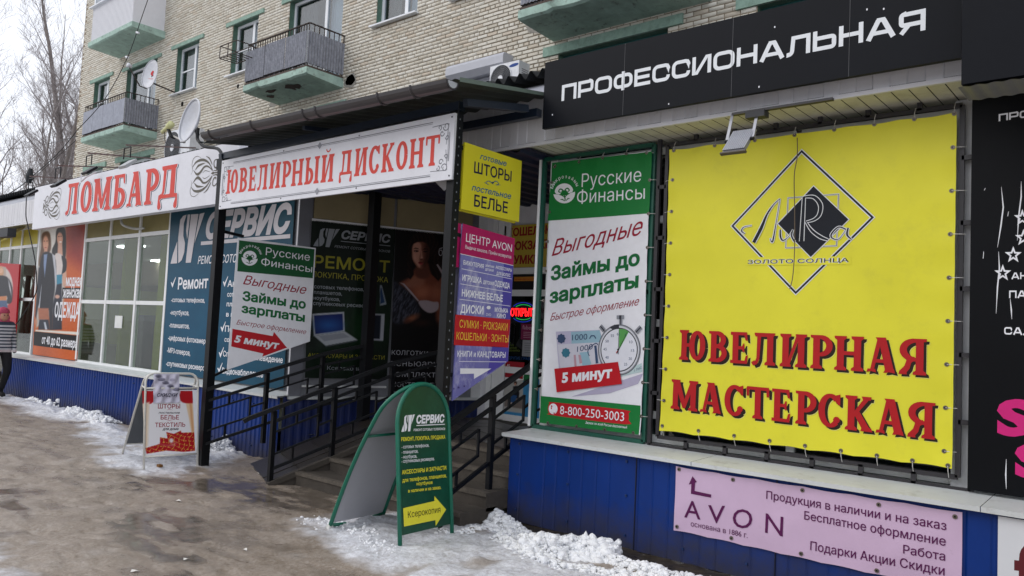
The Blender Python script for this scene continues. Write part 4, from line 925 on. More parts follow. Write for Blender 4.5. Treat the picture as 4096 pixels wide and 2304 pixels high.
for nm, p, q, w in (('beam', (PLx-.05, PY, 3.44), (PCx+.05, PY, 3.44), .07), ('beam', (-4.40, PY-.05, 3.44), (-4.30, 5.1, 3.54), .06), ('beam', (PLx, PY-.05, 3.43), (PLx, 5.28, 3.54), .06), ('beam', (-6.4, PY-.2, 3.475), (-6.4, 5.28, 3.60), .04), ('beam', (PLx, 5.2, 3.52), (-4.24, 5.2, 3.52), .07)):
    mk(nm, MB().bar(p, q, w), iron2, can)
def rfp(q): return .014*(1 if (q % .09) < .05 else -1)
mk('roof_sheet', MB().sheet((-8.1, 4.14, 3.505), (3.93, 0, 0), (0, 1.18, .185), 700, lambda q: .012*math.sin(q*2*math.pi/.16)), mat('canopy_sheet', (50, 56, 52), .55, .25, 10, dirt=(30, 36, 30), dirtamt=.6), can)
mk('roof_edge', MB().add([(-4.165, 4.14, 3.487), (-4.165, 5.3, 3.67), (-4.165, 5.3, 3.70), (-4.165, 4.14, 3.522)], [(0, 1, 2, 3)]), mat('edge_green', (92, 106, 96), .5, .2, 10), can)
def gutter(x0, x1, z0, z1):
    n = 8; V = []; R = .066
    for x, z in ((x0, z0), (x1, z1)):
        for k in range(n+1): a = math.pi*k/n; V.append((x, 4.10-R*math.cos(a), z-R*math.sin(a)))
    F = [(k, k+1, n+2+k, n+1+k) for k in range(n)]; F2 = [q[::-1] for q in F]
    V += [(a, b+(-.004 if b < 4.1 else .004), c-.004) for a, b, c in V]; F += [tuple(i+2*(n+1) for i in q) for q in F2]
    return MB().add(V, F)
gut = mat('grey_brown_gutter', (62, 59, 61), .35, .15, 8)
for a, b in ((-7.87, -6.05), (-6.03, -4.2)): mk('gutter', gutter(a, b, 3.565-.021*(a+7.87), 3.565-.021*(b+7.87)), gut, can)
for x in (-7.7, -6.9, -6.04, -5.85, -5.0, -4.6): mk('gutter_clip', MB().tube([(x, 4.10-.072*math.cos(a), 3.565-.021*(x+7.87)-.072*math.sin(a)) for a in np.linspace(-.1, 3.2, 9)], .011, 5), gut, can)
mk('gutter_stop', MB().add([(-4.2, 4.10-.066*math.cos(math.pi*k/8), 3.488-.066*math.sin(math.pi*k/8)) for k in range(9)], [tuple(range(9))]), gut, can)
mk('gutter_end', MB().add([(-4.198, 4.10-.05*math.cos(math.pi*k/8), 3.482-.05*math.sin(math.pi*k/8)) for k in range(9)], [tuple(range(9))]), mat('end_cap_grey', (170, 174, 178), .4), can)
mk('drip_rod', MB().tube([(-4.42, 4.40, 3.45), (-4.47, 4.44, 3.1), (-4.48, 4.44, 2.6)], .004, 5), iron, can)
o = mk('torn_sheet', MB().add([(-5.05, 4.75, 2.93), (-4.62, 4.70, 3.0), (-4.70, 4.66, 2.84), (-4.83, 4.68, 2.80)], [(0, 1, 2, 3)]), white); o['category'] = 'plastic sheet'; o['label'] = 'torn white plastic sheet hanging behind the long white jeweller sign'
lampm = MB(); lampm.tube([(-4.9, 5.1, 3.1+.0), (-4.9, 5.1, 3.06), (-4.9, 5.1, 3.0), (-4.9, 5.1, 2.95)], [.08, .14, .13, .05], 16); o = mk('dome_lamp', lampm, mat('dull_dome', (120, 122, 112), .4), None, True); o['category'] = 'lamp'; o['label'] = 'unlit round dome lamp under the canopy near the centre post'
# ================================================================ RAILINGS
def railing(label, p0, zbase, slope, segs, hand=(0, 1), group='black welded entrance railings', d=D2, ext=0.2, h=.74, posts=True, postz=None):
    """segs: distances of the posts; zbase(s): foot height; rails follow z = z0 + slope*s"""
    t = thing('railing', label, 'railing', (p0[0], p0[1], 0), group)
    def q(s, z): return (p0[0]+d[0]*s, p0[1]+d[1]*s, z)
    zr = lambda s: slope(s)
    S0, S1 = segs[0], segs[-1]
    pts = [q(S0-ext-.05, zr(S0-ext)-.03), q(S0-ext, zr(S0-ext)+.0)]+[q(s, zr(s)) for s in segs]
    if ext <= 0: pts = [q(s, zr(s)) for s in segs]
    for a, b in zip(pts[:-1], pts[1:]): mk('handrail', MB().bar(a, b, .05, .04), iron, t)
    for s in segs:
        if posts: mk('post', MB().bar(q(s, (postz or zbase)(s)), q(s, zr(s)-.02), .045, .045, up=(1, 0, 0)), iron, t)
    for off, w in ((-.13, .03), (-.60, .03)):
        for a, b in zip(segs[:-1], segs[1:]): mk('rail', MB().bar(q(a, zr(a)+off), q(b, zr(b)+off), w, w), iron, t)
    for a, b in zip(segs[:-1], segs[1:]):
        L = b-a; m = MB(); w = .02
        P = lambda u, off: q(a+L*u, zr(a+L*u)+off)
        u1, u2, lo, hi, md = .0, .74, -.46, -.24, -.35
        m.bar(P(0, hi), P(u2, hi), w); m.bar(P(0, lo), P(u2, lo), w); m.bar(P(u2, hi+.01), P(u2, lo-.01), w); m.bar(P(u2, md), P(1, md), w)
        m.bar(P(.38, hi), P(.38, -.13), w); m.bar(P(.34, lo), P(.34, -.60), w)
        mk('meander_bar', m, iron, t)
    return t
zl = lambda s: .84+.34*s if s < 1.5 else 1.36+.1*(s-1.5)
railing('black railing on the left side of the ramp starting at the left canopy post', tuple(RP), lambda s: rz(s), zl, [0, .63, 1.25, 1.77], ext=0)
railing('black railing between ramp and steps with its curved handrail end in front', tuple(NP), lambda s: rz(s)-.05 if s > .9 else 0, lambda s: .74+.40*s if s < 1.5 else 1.34+.12*(s-1.5), [0.02, .62, 1.22, 1.75], ext=.24)
railing('black stair railing running up behind the green board beside the right shop', (-4.60, 4.56), lambda s: 0 if s < .2 else .25 if s < .8 else .5, lambda s: .80+.46*s if s < 1.4 else 1.44+.05*(s-1.4), [0, .62, 1.2, 1.8], d=np.array((0, 1.0)), ext=.3)
# ================================================================ SIGNS
signw = mat('sign_white', (226, 227, 234), .4, .03, 3, dirt=(190, 190, 196), dirtamt=.3); bk = mat('sign_back', (70, 72, 76), .5)
I = ink
red = I('coral_red', (214, 74, 64)); inkdk = I('slate_shadow', (74, 80, 98)); inkw = I('white', (232, 233, 238)); ib = I('black', (18, 18, 22)); crim = I('crimson', (150, 18, 48)); grn2 = I('print_green', (14, 102, 52)); ired = I('signal_red', (186, 22, 34))
def board(name, label, cat, pl, x0, x1, z0, z1, th, m, group=None, h=0.0):
    c = pl.pt((x0+x1)/2, z0, 0); t = thing(name, label, cat, tuple(c), group)
    mk('board', MB().pbox(pl, x0, x1, z0, z1, -th, h), m, t); return t
# --- long white jeweller sign on the canopy
p = FY(4.42); a0, a1, b0, b1 = rectpx(p, 'Z', (886, 644), (1821, 450), (1805, 723), (877, 832))
s1 = board('jeweller_sign', 'long white sign with red slab letters ЮВЕЛИРНЫЙ ДИСКОНТ on the canopy', 'sign', p, a0, a1, b0, b1, .025, signw)
T(p, 'ЮВЕЛИРНЫЙ', 'B', (6, 1250), (697, 1168), 152, red, s1, font='slab', layer=2)
T(p, 'ДИСКОНТ', 'B', (738, 1150), (1375, 1062), 172, red, s1, font='slab', layer=2)
gl3 = I('grey_line', (120, 122, 130)); gm_ = I('ornament_grey', (150, 152, 160))
w_, h_ = a1-a0, b1-b0
for d, ww in ((.045, .006), (.058, .003)):
    for q0, q1 in (((a0+.25, b1-d), (a1-.25, b1-d)), ((a0+.25, b0+d), (a1-.25, b0+d)), ((a1-d, b0+.15), (a1-d, b1-.15)), ((a0+d, b0+.15), (a0+d, b1-.15))):
        lay_mesh(p, [ribbon([q0, q1], ww)], 0, 0, (1, 0), (0, 1), .003, gl3, s1, 'print')
def curl(pl, cx, cy, sx, sy, m, parent, k=1.0, layer=1):
    L = []
    for (ox, oy, r, a, b) in ((0, 0, .05, 0, 400), (.06, .07, .035, 180, -160), (-.02, .12, .03, 0, 360), (.1, .0, .03, 90, 420)):
        pts = [(cx+sx*k*(ox+r*(1-.6*i/14)*math.cos(rad(a+(b-a)*i/14))), cy+sy*k*(oy+r*(1-.6*i/14)*math.sin(rad(a+(b-a)*i/14)))) for i in range(15)]
        L.append(ribbon(pts, .008*k))
    L.append(ribbon([(cx-sx*.04*k, cy-sy*.03*k), (cx-sx*.01*k, cy+sy*.2*k)], .006*k)); L.append(ribbon([(cx-sx*.03*k, cy-sy*.03*k), (cx+sx*.22*k, cy-sy*.02*k)], .006*k))
    lay_mesh(pl, L, 0, 0, (1, 0), (0, 1), .0007*layer, m, parent, 'ornament')
for x, y, sx, sy in ((a1-.09, b1-.1, -1, -1), (a1-.09, b0+.1, -1, 1), (a0+.09, b1-.1, 1, -1), (a0+.09, b0+.1, 1, 1)): curl(p, x, y, sx*.75, sy*.75, gl3, s1)
for y in (b1-.05, b0+.05): lay_mesh(p, [poly([((a0+a1)/2-.035, y), ((a0+a1)/2, y+.035), ((a0+a1)/2+.035, y), ((a0+a1)/2, y-.035)])], 0, 0, (1, 0), (0, 1), .004, gm_, s1, 'ornament')
for x in (a0+.03, a0+1.2, a0+2.4, a1-.03):
    for y in (b0+.03, b1-.03): mk('screw', MB().pbox(p, x-.006, x+.006, y-.006, y+.006, 0, .004), bk, s1)
# --- pawnshop sign
p = FY(5.10); a0, a1, b0, b1 = rectpx(p, 'Z', (133, 750.6), (950, 566), (950, 800), (136.7, 919))
s2 = board('pawnshop_sign', 'long white fascia sign with red shadowed letters ЛОМБАРД and grey scrolls', 'sign', p, a0, a1, b0, b1, .12, signw)
T(p, 'ЛОМБАРД', 'E', (345, 474), (940, 400), 158, inkdk, s2, font='slab', layer=2, dx=6, dy=3)
T(p, 'ЛОМБАРД', 'E', (345, 474), (940, 400), 158, inkw, s2, font='slab', layer=4, dx=3, dy=1)
T(p, 'ЛОМБАРД', 'E', (345, 474), (940, 400), 158, red, s2, font='slab', layer=6)
khaki = I('khaki_scroll', (98, 94, 84))
SCR = [(((960,1360),(985,1280),(975,1180),(1000,1090),(1060,1045),(1130,1070)), (2,5,6,6,6,3)), (((985,1230),(1040,1150),(1120,1110),(1200,1115),(1270,1170),(1330,1290)), (4,20,30,26,16,4)),
 (((1000,1280),(1040,1340),(1080,1350),(1130,1300),(1180,1230),(1240,1215),(1300,1260),(1325,1300)), (3,20,32,28,22,18,12,3)), (((1030,1280),(1080,1210),(1140,1180),(1200,1160)), (4,26,18,2)), (((1215,1045),(1270,1080),(1310,1160),(1320,1190)), (4,16,12,3)), (((1160,1330),(1200,1290),(1280,1310)), (3,8,3)),
 (((1340,1290),(1400,1280),(1430,1220),(1425,1140),(1390,1100),(1355,1130),(1350,1200),(1370,1240),(1395,1230),(1395,1205)), (6,15,15,13,12,13,15,18,16,9)), (((1400,1290),(1430,1240),(1450,1180),(1475,1160),(1490,1180)), (6,12,12,12,6))]
def scroll(cx, cy, sg, par):
    A = p.uv(cz('U', (1300, 1338))); A2 = p.uv(cz('U', (1310, 1336))); sc = np.linalg.norm(A2-A)/10; L = []
    for pts, ws in SCR:
        for s_ in (1, -1):
            q = [p.uv(cz('U', k))-A for k in pts]; q = smooth([(cx+sg*a, cy+s_*b) for a, b in q], 5); L.append(ribbon(q, list(np.interp(np.linspace(0, 1, len(q)), np.linspace(0, 1, len(ws)), ws)*sc*.85)))
    L.append(poly([(cx+sg*a*sc, cy+b*sc) for a, b in ((-5, 0), (35, 14), (55, 5), (130, 8), (175, 45), (178, -45), (130, -8), (55, -5), (35, -14))]))
    lay_mesh(p, L, 0, 0, (1, 0), (0, 1), .003, khaki, par, 'ornament')
c1 = p.uv(cz('E', (1105, 268))); c2 = p.uv(cz('E', (250, 425)))
c1 = p.uv(cz('U', (1300, 1338))); c2 = p.uv(cz('E', (258, 424))); scroll(c1[0], c1[1], 1, s2); scroll(c2[0], c2[1], -1, s2)
# --- dark sign ПРОФЕССИОНАЛЬНАЯ
p = FY(5.12); a0, a1, b0, b1 = rectpx(p, 'Z', (2172.6, 257.7), (3847, -151), (3847, 233), (2177, 512)); b1 = p.uv((3100, 31))[1]
darks = mat('charcoal_sign', (13, 16, 23), .55, .12, 4, spec=.15, dirt=(50, 54, 64), dirtamt=.3, lo=.62, hi=.8)
s3 = board('shop_sign', 'long charcoal sign with wide white letters ПРОФЕССИОНАЛЬНАЯ', 'sign', p, a0, a1, b0, b1, .04, darks)
T(p, 'ПРОФЕССИОНАЛЬНАЯ', 'Z', (2246, 405), (3702, 120), 63, I('sign_letter_white', (224, 228, 232)), s3, font='wide', layer=2)
for sx, sz in ((.1, .1), (1.2, .02), (2.0, .43), (2.6, .41), (2.7, .39), (1.9, .03), (2.95, .4)): mk('paint_speck', MB().pbox(p, a0+sx, a0+sx+.008, b0+sz, b0+sz+.012, 0, .002), inkw, s3)
for x in (a0+.8, a0+1.7, a0+2.5): mk('seam', MB().pbox(p, x-.0015, x+.0015, b0, b1, 0, .0015), bk, s3)
p = FY(4.95); sb = board('shop_sign', 'blank charcoal sign panel at the top right corner of the facade', 'sign', p, -.962, 1.6, 3.132, 3.95, .16, darks)
mk('corrugated_end', MB().sheet((-.98, 4.96, 3.12), (2.6, 0, 0), (0, .3, .0), 200, lambda q: .003*math.sin(q*2*math.pi/.08)), grey, sb)
# --- black poster panel right
p = FY(5.60); blkp = mat('black_vinyl', (6, 8, 13), .5, .2, 2, spec=.15)
s4 = board('black_poster', 'black poster with white stars, thin white words and a magenta S at the right edge', 'poster', p, -1.025, 1.6, .775, 3.262, .02, blkp)
T(p, 'ПРОФ', 'RS', (140, 168), (298, 146), 26, inkw, s4, font='wide'); T(p, 'АНТИ', 'RS', (186, 740), (300, 738), 24, inkw, s4, font='wide'); T(p, 'ПАР', 'RS', (178, 808), (270, 808), 27, inkw, s4, font='wide'); T(p, 'САЛОН', 'RS', (160, 940), (330, 945), 27, inkw, s4, font='wide')
mag = I('magenta', (206, 36, 120))
T(p, 'S', 'RS', (133, 1300), (262, 1300), 122, mag, s4, bold=.06); T(p, 'S', 'RS', (198, 1450), (330, 1460), 115, mag, s4, bold=.06)
def star(cx, cy, r): return [(cx+(r if i % 2 == 0 else r*.42)*math.sin(math.pi*i/5), cy-(r if i % 2 == 0 else r*.42)*math.cos(math.pi*i/5)) for i in range(10)]
for x, y in ((193, 652), (155, 718), (230, 590), (226, 518)):
    SH(p, 'RS', star(x, y, 32), inkw, s4); SH(p, 'RS', star(x, y, 15), blkp, s4, layer=2)
for q in ([(150, 405), (157, 480), (148, 550), (136, 625)], [(222, 385), (222, 440), (212, 520), (208, 600)], [(140, 640), (143, 700), (136, 770), (131, 865)], [(182, 810), (186, 850), (188, 885)], [(168, 1392), (166, 1449), (168, 1500)], [(92, 410), (88, 418)], [(86, 640), (84, 665)], [(176, 495), (173, 512)]): RB(p, 'RS', q, [1, 5, 5, 1] if len(q) > 2 else 2, inkw, s4, layer=3, name='scratch')
# --- steel grille frame holding the yellow banner
fr = mat('dark_frame_paint', (44, 42, 46), .4, .15, 12); p = FY(5.66)
a0, a1, b0, b1 = rectpx(p, 'Z', (2640, 550), (3912, 366), (3877, 1971), (2600, 1774)); a0 += .0
yf = thing('banner_frame', 'dark welded grille frame standing on the sill behind the yellow banner', 'frame', (a0, 5.66, b0))
def fbar(t, q0, q1, w=.03, m=fr): mk('bar', MB().bar(q0, q1, w), m, t)
O = .075
for (x0_, x1_, z0_, z1_) in ((a0, a1, b0, b1), (a0+O, a1-O, b0+O, b1-O)):
    for q0, q1 in (((x0_, z0_), (x1_, z0_)), ((x0_, z1_), (x1_, z1_)), ((x0_, z0_), (x0_, z1_)), ((x1_, z0_), (x1_, z1_))): fbar(yf, (q0[0], 5.66, q0[1]), (q1[0], 5.66, q1[1]))
for i in range(1, 7):
    x = a0+(a1-a0)*i/7; fbar(yf, (x, 5.66, b0), (x, 5.66, b0+O)); fbar(yf, (x, 5.66, b1-O), (x, 5.66, b1))
for i in range(1, 6):
    z = b0+(b1-b0)*i/6; fbar(yf, (a0, 5.66, z), (a0+O, 5.66, z)); fbar(yf, (a1-O, 5.66, z), (a1, 5.66, z))
def warper(a0, a1, b0, b1, amp, nx, ny, seed):
    def w(a, b):
        u = (a-a0)/(a1-a0); v = (b-b0)/(b1-b0); t = math.exp(-(1-v)*(b1-b0)/.16)+math.exp(-v*(b1-b0)/.14); s_ = math.exp(-u*(a1-a0)/.12)+math.exp(-(1-u)*(a1-a0)/.12)
        c = abs(math.sin(2.1*a+1.4*b+seed))**6-abs(math.sin(1.7*a-2.3*b+seed*2))**8*.7
        return amp*(.55*math.sin(3.1*a+.8*b+seed)*math.sin(1.9*b+.7*a)+.55*c*.5+t*.55*math.cos(2*math.pi*u*nx)+s_*.4*math.cos(2*math.pi*v*ny))
    return w
# --- yellow banner
p = FY(5.62); yel = mat('yellow_banner', (226, 220, 56), .42, .07, 1.5, dirt=(176, 170, 70), dirtamt=.35, lo=.55, hi=.8, spec=.3, bump=.12, bscale=2.2)
a0, a1, b0, b1 = rectpx(p, 'Z', (2686, 604), (3835, 441), (3800, 1882), (2634, 1716))
p.warp = warper(a0, a1, b0, b1, .011, 7, 8, 1.0)
yb = thing('yellow_banner', 'large yellow jeweller workshop banner with red slab letters and diamond logo', 'banner', (a0, 5.62, b0))
def bannermesh(pl, a0, a1, b0, b1, m, t, amp=.004, n=70, th=.002, scal=0.0):
    V = []; F = []
    for j in range(n+1):
        for i in range(n+1):
            u, v = i/n, j/n; h = amp*math.sin(u*9+v*2.3)*math.sin(v*6+u); e_ = -scal*abs(math.sin(u*math.pi*6)) if j == n else scal*abs(math.sin(u*math.pi*7)) if j == 0 else 0
            V.append(pl.pt(a0+(a1-a0)*u, b0+(b1-b0)*v+e_, -.0012))
    for j in range(n):
        for i in range(n): k = j*(n+1)+i; F.append((k, k+1, k+n+2, k+n+1))
    return mk('sheet', MB().add(V, F), m, t, True)
bannermesh(p, a0, a1, b0, b1, yel, yb, .003, scal=.008)
ired2 = I('banner_red', (176, 26, 32)); ibr = I('brown_black', (38, 28, 20)); yl = I('pale_yellow', (232, 230, 120))
for s_, bl, br, h in (('ЮВЕЛИРНАЯ', (2716, 1438), (3712, 1503), 119), ('МАСТЕРСКАЯ', (2684, 1634), (3746, 1760), 118)):
    T(p, s_, 'Z', bl, br, h, yl, yb, font='slab', layer=1, dx=13, dy=13); T(p, s_, 'Z', bl, br, h, ibr, yb, font='slab', layer=3, dx=11, dy=10); T(p, s_, 'Z', bl, br, h, ired2, yb, font='slab', layer=5)
halo = I('halo_white', (222, 224, 226)); jb = I('logo_black', (20, 24, 34))
dm = [(763, 58), (1428, 678), (710, 1382), (118, 757)]
RB(p, 'P', dm, 34, halo, yb, 1, True); RB(p, 'P', dm, 17, jb, yb, 2, True)
SH(p, 'P', [(245, 1050), (1225, 1040), (1225, 1118), (245, 1126)], yel, yb, 3)
sq = [(635, 495), (1110, 460), (1090, 942), (615, 962)]; RB(p, 'P', sq, 14, halo, yb, 3, True); RB(p, 'P', sq, 4, jb, yb, 4, True)
SH(p, 'P', [(875, 375), (1214, 697), (850, 1058), (532, 735)], halo, yb, 4); SH(p, 'P', [(875, 386), (1203, 697), (850, 1047), (543, 735)], jb, yb, 5)
for pts, ws in (([(300, 752), (225, 768), (205, 805), (235, 830)], (2, 6, 12, 5)), ([(318, 912), (385, 780), (440, 650), (500, 560), (562, 502)], (30, 30, 16, 8, 4)), ([(562, 502), (530, 700), (500, 880), (485, 905), (470, 870)], (4, 5, 14, 10, 3)),
                ([(565, 790), (568, 860), (592, 892), (640, 860), (685, 790)], (12, 16, 12, 4, 4)), ([(685, 790), (672, 850), (700, 905)], (8, 14, 14)), ([(785, 488), (765, 900)], (24, 36)), ([(790, 486), (880, 488), (940, 560), (930, 650), (880, 698), (805, 720)], (12, 26, 34, 30, 20, 8)),
                ([(805, 720), (860, 800), (940, 860), (1012, 888)], (8, 22, 26, 12)), ([(1180, 790), (1110, 768), (1045, 830), (1050, 870), (1110, 880), (1175, 800)], (12, 12, 16, 12, 6, 4)), ([(1200, 775), (1190, 840), (1232, 884)], (14, 18, 8))):
    RB(p, 'P', pts, [w+14 for w in ws], halo, yb, 6, sm=5); RB(p, 'P', pts, ws, jb, yb, 7, sm=5)
T(p, 'ЗОЛОТО СОЛНЦА', 'P', (262, 1112), (1205, 1094), 36, halo, yb, bold=.06, layer=4); T(p, 'ЗОЛОТО СОЛНЦА', 'P', (262, 1112), (1205, 1094), 36, I('olive_black', (48, 48, 30)), yb, layer=6)
tie = mat('white_cable_tie', (210, 208, 204), .5); eyem = mat('eyelet', (120, 112, 104), .35, metal=.7)
def eyelet(pl, px_, par, dirv=None, L=.08, h=.0):
    q = pl.uv(px_); c = pl.pt(q[0], q[1], h); mk('eyelet', MB().tube([c-pl.n*.002, c+pl.n*.004], .014, 12), eyem, par); mk('eyelet_hole', MB().tube([c+pl.n*.004, c+pl.n*.0052], .006, 8), ib, par)
    if dirv: e = c+pl.u*dirv[0]*L+pl.v*dirv[1]*L-pl.n*.03; mk('cable_tie', MB().tube([c+pl.n*.005, (c+e)/2+pl.n*.010, e], .0024, 5), tie, par)
for q, dv in ([((2697+i*((3818-2697)/7), 603-i*((603-456)/7)), (0, 1)) for i in range(8)]+[((3812-i*5.2, 600+i*(1884-600)/7.4-10), (1, 0)) for i in range(8)]+[((2652+i*((3792-2652)/8), 1703+i*(1862-1703)/8), (0, -1)) for i in range(9)]+[((2692-i*5, 720+i*126), (-1, 0)) for i in range(8)]):
    eyelet(p, q, yb, dv)
o = mk('hanging_cord', MB().tube([p.pt(*p.uv(cz('P', q)), .03) for q in smooth([(735, -60), (735, 120), (707, 300), (712, 650), (712, 1000), (695, 1240), (668, 1350)], 5)], .0035, 5), mat('brown_cord', (110, 96, 78), .8), None, True); o['category'] = 'cord'; o['label'] = 'thin brown cord hanging down across the diamond logo of the yellow banner'
# --- green framed finance banner
p = FY(5.665); gfm = mat('green_frame_paint', (20, 84, 68), .4, .15, 10)
a0, a1, b0, b1 = rectpx(p, 'Z', (2184, 642), (2625, 575), (2570, 1772), (2128, 1699)); b0 = .775
gf = thing('banner_frame', 'green painted frame with a grey upright beside the entrance holding the finance banner', 'frame', (a0, 5.665, b0))
for q0, q1 in (((a0, b0), (a1, b0)), ((a0, b1), (a1, b1)), ((a0, b0), (a0, b1)), ((a1, b0), (a1, b1)), ((a1-.0, 2.0), (a1-.12, 2.0))): fbar(gf, (q0[0], 5.665, q0[1]), (q1[0], 5.665, q1[1]), .035, gfm)
mk('edge_strip', MB().box(a0-.045, a0-.02, 5.64, 5.70, b0, b1), frame_w, gf)
p = FY(5.63); a0, a1, b0, b1 = rectpx(p, 'Z', (2210, 652), (2607, 606), (2560, 1733), (2160, 1692))
p.warp = warper(a0, a1, b0, b1, .009, 4, 8, 2.2)
fb = thing('finance_banner', 'upright green and white loan banner with stopwatch in the green frame', 'banner', (a0, 5.63, b0))
bannermesh(p, a0, a1, b0, b1, inkw, fb, .003)
SH(p, 'H', [(128, 118), (590, 65), (575, 352), (105, 386)], I('banner_green', (22, 118, 54)), fb); SH(p, 'H', [(72, 1198), (537, 1243), (531, 1378), (68, 1322)], I('banner_green', (22, 118, 54)), fb)
def emblem(pl, crop, cx, cy, r, m, par, gm, rot=0.0, asp=1.0, layer=2):
    X = lambda a, b: (cx+r*(a*math.cos(rot)-b*math.sin(rot))*asp, cy+r*(a*math.sin(rot)+b*math.cos(rot)))
    S_ = lambda pts, mm, l: SH(pl, crop, [X(a, b) for a, b in pts], mm, par, layer=l, name='emblem')
    R_ = lambda pts, w, mm, l: RB(pl, crop, [X(a, b) for a, b in pts], [k*r for k in w], mm, par, layer=l, sm=4, name='emblem')
    S_([(math.cos(a), .05+.95*math.sin(a)) for a in np.linspace(0, math.pi, 14)]+[(-.5, .12), (0, .3), (.5, .12)], m, layer)
    S_([(.85*math.cos(a), -.1+.75*math.sin(a)) for a in np.linspace(math.pi*1.02, math.pi*1.98, 12)]+[(.75, .05), (.4, .12), (.2, -.2), (-.2, -.2), (-.4, .12), (-.75, .05)], m, layer)
    for k in (1, -1):
        R_([(0, .75), (0, .1), (.12*k, -.25), (.35*k, -.35), (.5*k, -.15), (.33*k, -.05)], (.09, .09, .1, .1, .09, .08), gm, layer+1)
        R_([(0, .5), (.2*k, .25), (.5*k, .15)], (.03, .1, .03), gm, layer+1); R_([(.04*k, .8), (.25*k, .62), (.45*k, .6)], (.04, .09, .03), gm, layer+1)
def arctext(pl, s, crop, cx, cy, rx, ry, a0, a1, h, m, par, layer=2):
    n = len(s); L = []
    for i, ch in enumerate(s):
        a = rad(a0+(a1-a0)*(i+.5)/n); q = pl.uv(cz(crop, (cx+rx*math.cos(a), cy-ry*math.sin(a)))); q2 = pl.uv(cz(crop, (cx+(rx+h)*math.cos(a), cy-(ry+h)*math.sin(a))))
        e2 = q2-q; e1 = np.array((e2[1], -e2[0])); g, x0, x1 = sans(ch, .01, 0)
        for vs, fs in g: L.append(([(q[0]+(u-(x0+x1)/2)*e1[0]+v*e2[0], q[1]+(u-(x0+x1)/2)*e1[1]+v*e2[1]) for u, v in vs], fs))
    lay_mesh(pl, L, 0, 0, (1, 0), (0, 1), .0007*layer, m, par, 'lettering')
bgm = I('banner_green', (22, 118, 54))
emblem(p, 'H', 182, 255, 50, inkw, fb, bgm, rot=-.12); arctext(p, 'Микрозаймы', 'H', 186, 250, 56, 62, 168, 20, 15, inkw, fb)
T(p, 'Русские', 'H', (262, 230), (538, 203), 62, inkw, fb, bold=-.004, layer=2); T(p, 'Финансы', 'H', (240, 306), (555, 284), 60, inkw, fb, bold=-.004, layer=2)
T(p, 'Выгодные', 'H', (124, 550), (546, 447), 74, crim, fb, bold=.004, shear=.35, layer=2); T(p, 'Займы до', 'H', (118, 662), (532, 588), 62, grn2, fb, bold=.045, layer=2)
T(p, 'зарплаты', 'H', (114, 768), (525, 692), 62, grn2, fb, bold=.045, layer=2); T(p, 'Быстрое оформление', 'H', (118, 850), (528, 776), 35, crim, fb, bold=-.002, shear=.35, layer=2)
# banknotes and stopwatch
nb = I('note_blue', (150, 186, 200)); nl = I('note_lilac', (190, 186, 208)); nd = I('note_ink', (58, 78, 110)); chrome = I('chrome_grey', (140, 144, 152)); chd = I('chrome_dark', (52, 54, 62)); face = I('dial_white', (224, 226, 234)); tealc = I('note_teal', (58, 120, 140))
SH(p, 'R', [(95, 230), (470, 215), (560, 520), (120, 545)], nl, fb, 1); SH(p, 'R', [(225, 232), (470, 217), (500, 330), (230, 340)], nb, fb, 2); SH(p, 'R', [(110, 340), (500, 320), (470, 540), (135, 545)], I('note_pale', (206, 206, 216)), fb, 3)
SH(p, 'R', [(300, 410), (385, 400), (375, 430), (400, 500), (390, 530), (330, 540)], nb, fb, 4)
for cx, cy, m_ in ((143, 290, nd), (183, 412, tealc)): SH(p, 'R', [(cx+35*(1+.12*math.cos(8*a))*math.cos(a), cy+40*(1+.12*math.cos(8*a))*math.sin(a)) for a in np.linspace(0, 6.1, 24)], m_, fb, 5)
T(p, '1000', 'R', (235, 305), (365, 297), 52, nd, fb, bold=.0, layer=5); T(p, '1000', 'R', (278, 405), (412, 380), 50, nd, fb, bold=.0, layer=5)
RB(p, 'R', [(385, 290), (400, 265), (425, 265), (440, 290)], 8, nd, fb, 5); RB(p, 'R', [(385, 440), (370, 400), (395, 360), (440, 330), (458, 345)], 7, nd, fb, 5, sm=3); SH(p, 'R', [(425, 350), (445, 348), (462, 500), (440, 505)], I('note_ink', (58, 78, 110)), fb, 5); SH(p, 'R', [(250, 430), (268, 430), (275, 530), (258, 535)], I('rose', (190, 150, 160)), fb, 5); SH(p, 'R', [(290, 430), (310, 430), (325, 500), (300, 505)], I('rose', (190, 150, 160)), fb, 5)
SH(p, 'R', [(640, 620), (840, 575), (835, 500), (700, 560)], I('note_pale2', (186, 206, 208)), fb, 3)
SH(p, 'R', [(660, 650), (845, 590), (800, 680), (560, 760), (230, 790)], I('note_shadow', (178, 172, 196)), fb, 2)
T(p, '1 ТЫС.', 'R', (770, 575), (838, 545), 20, nd, fb, layer=5)
E_ = lambda rx, ry, n=40: [(641+rx*math.cos(a), 386+ry*math.sin(a)) for a in np.linspace(0, 2*math.pi*(1-1/n), n)]
SH(p, 'R', E_(182, 220), chd, fb, 6); SH(p, 'R', E_(178, 216), chrome, fb, 7); SH(p, 'R', E_(170, 205), I('chrome_light', (212, 214, 220)), fb, 8); SH(p, 'R', E_(160, 190), chd, fb, 9); SH(p, 'R', E_(152, 180), face, fb, 10)
SH(p, 'R', [(641, 386), (641, 206), (690, 208), (725, 232)], I('dial_green', (90, 160, 84)), fb, 11); SH(p, 'R', [(600, 170), (560, 195), (590, 215), (640, 200), (640, 170)], chd, fb, 9)
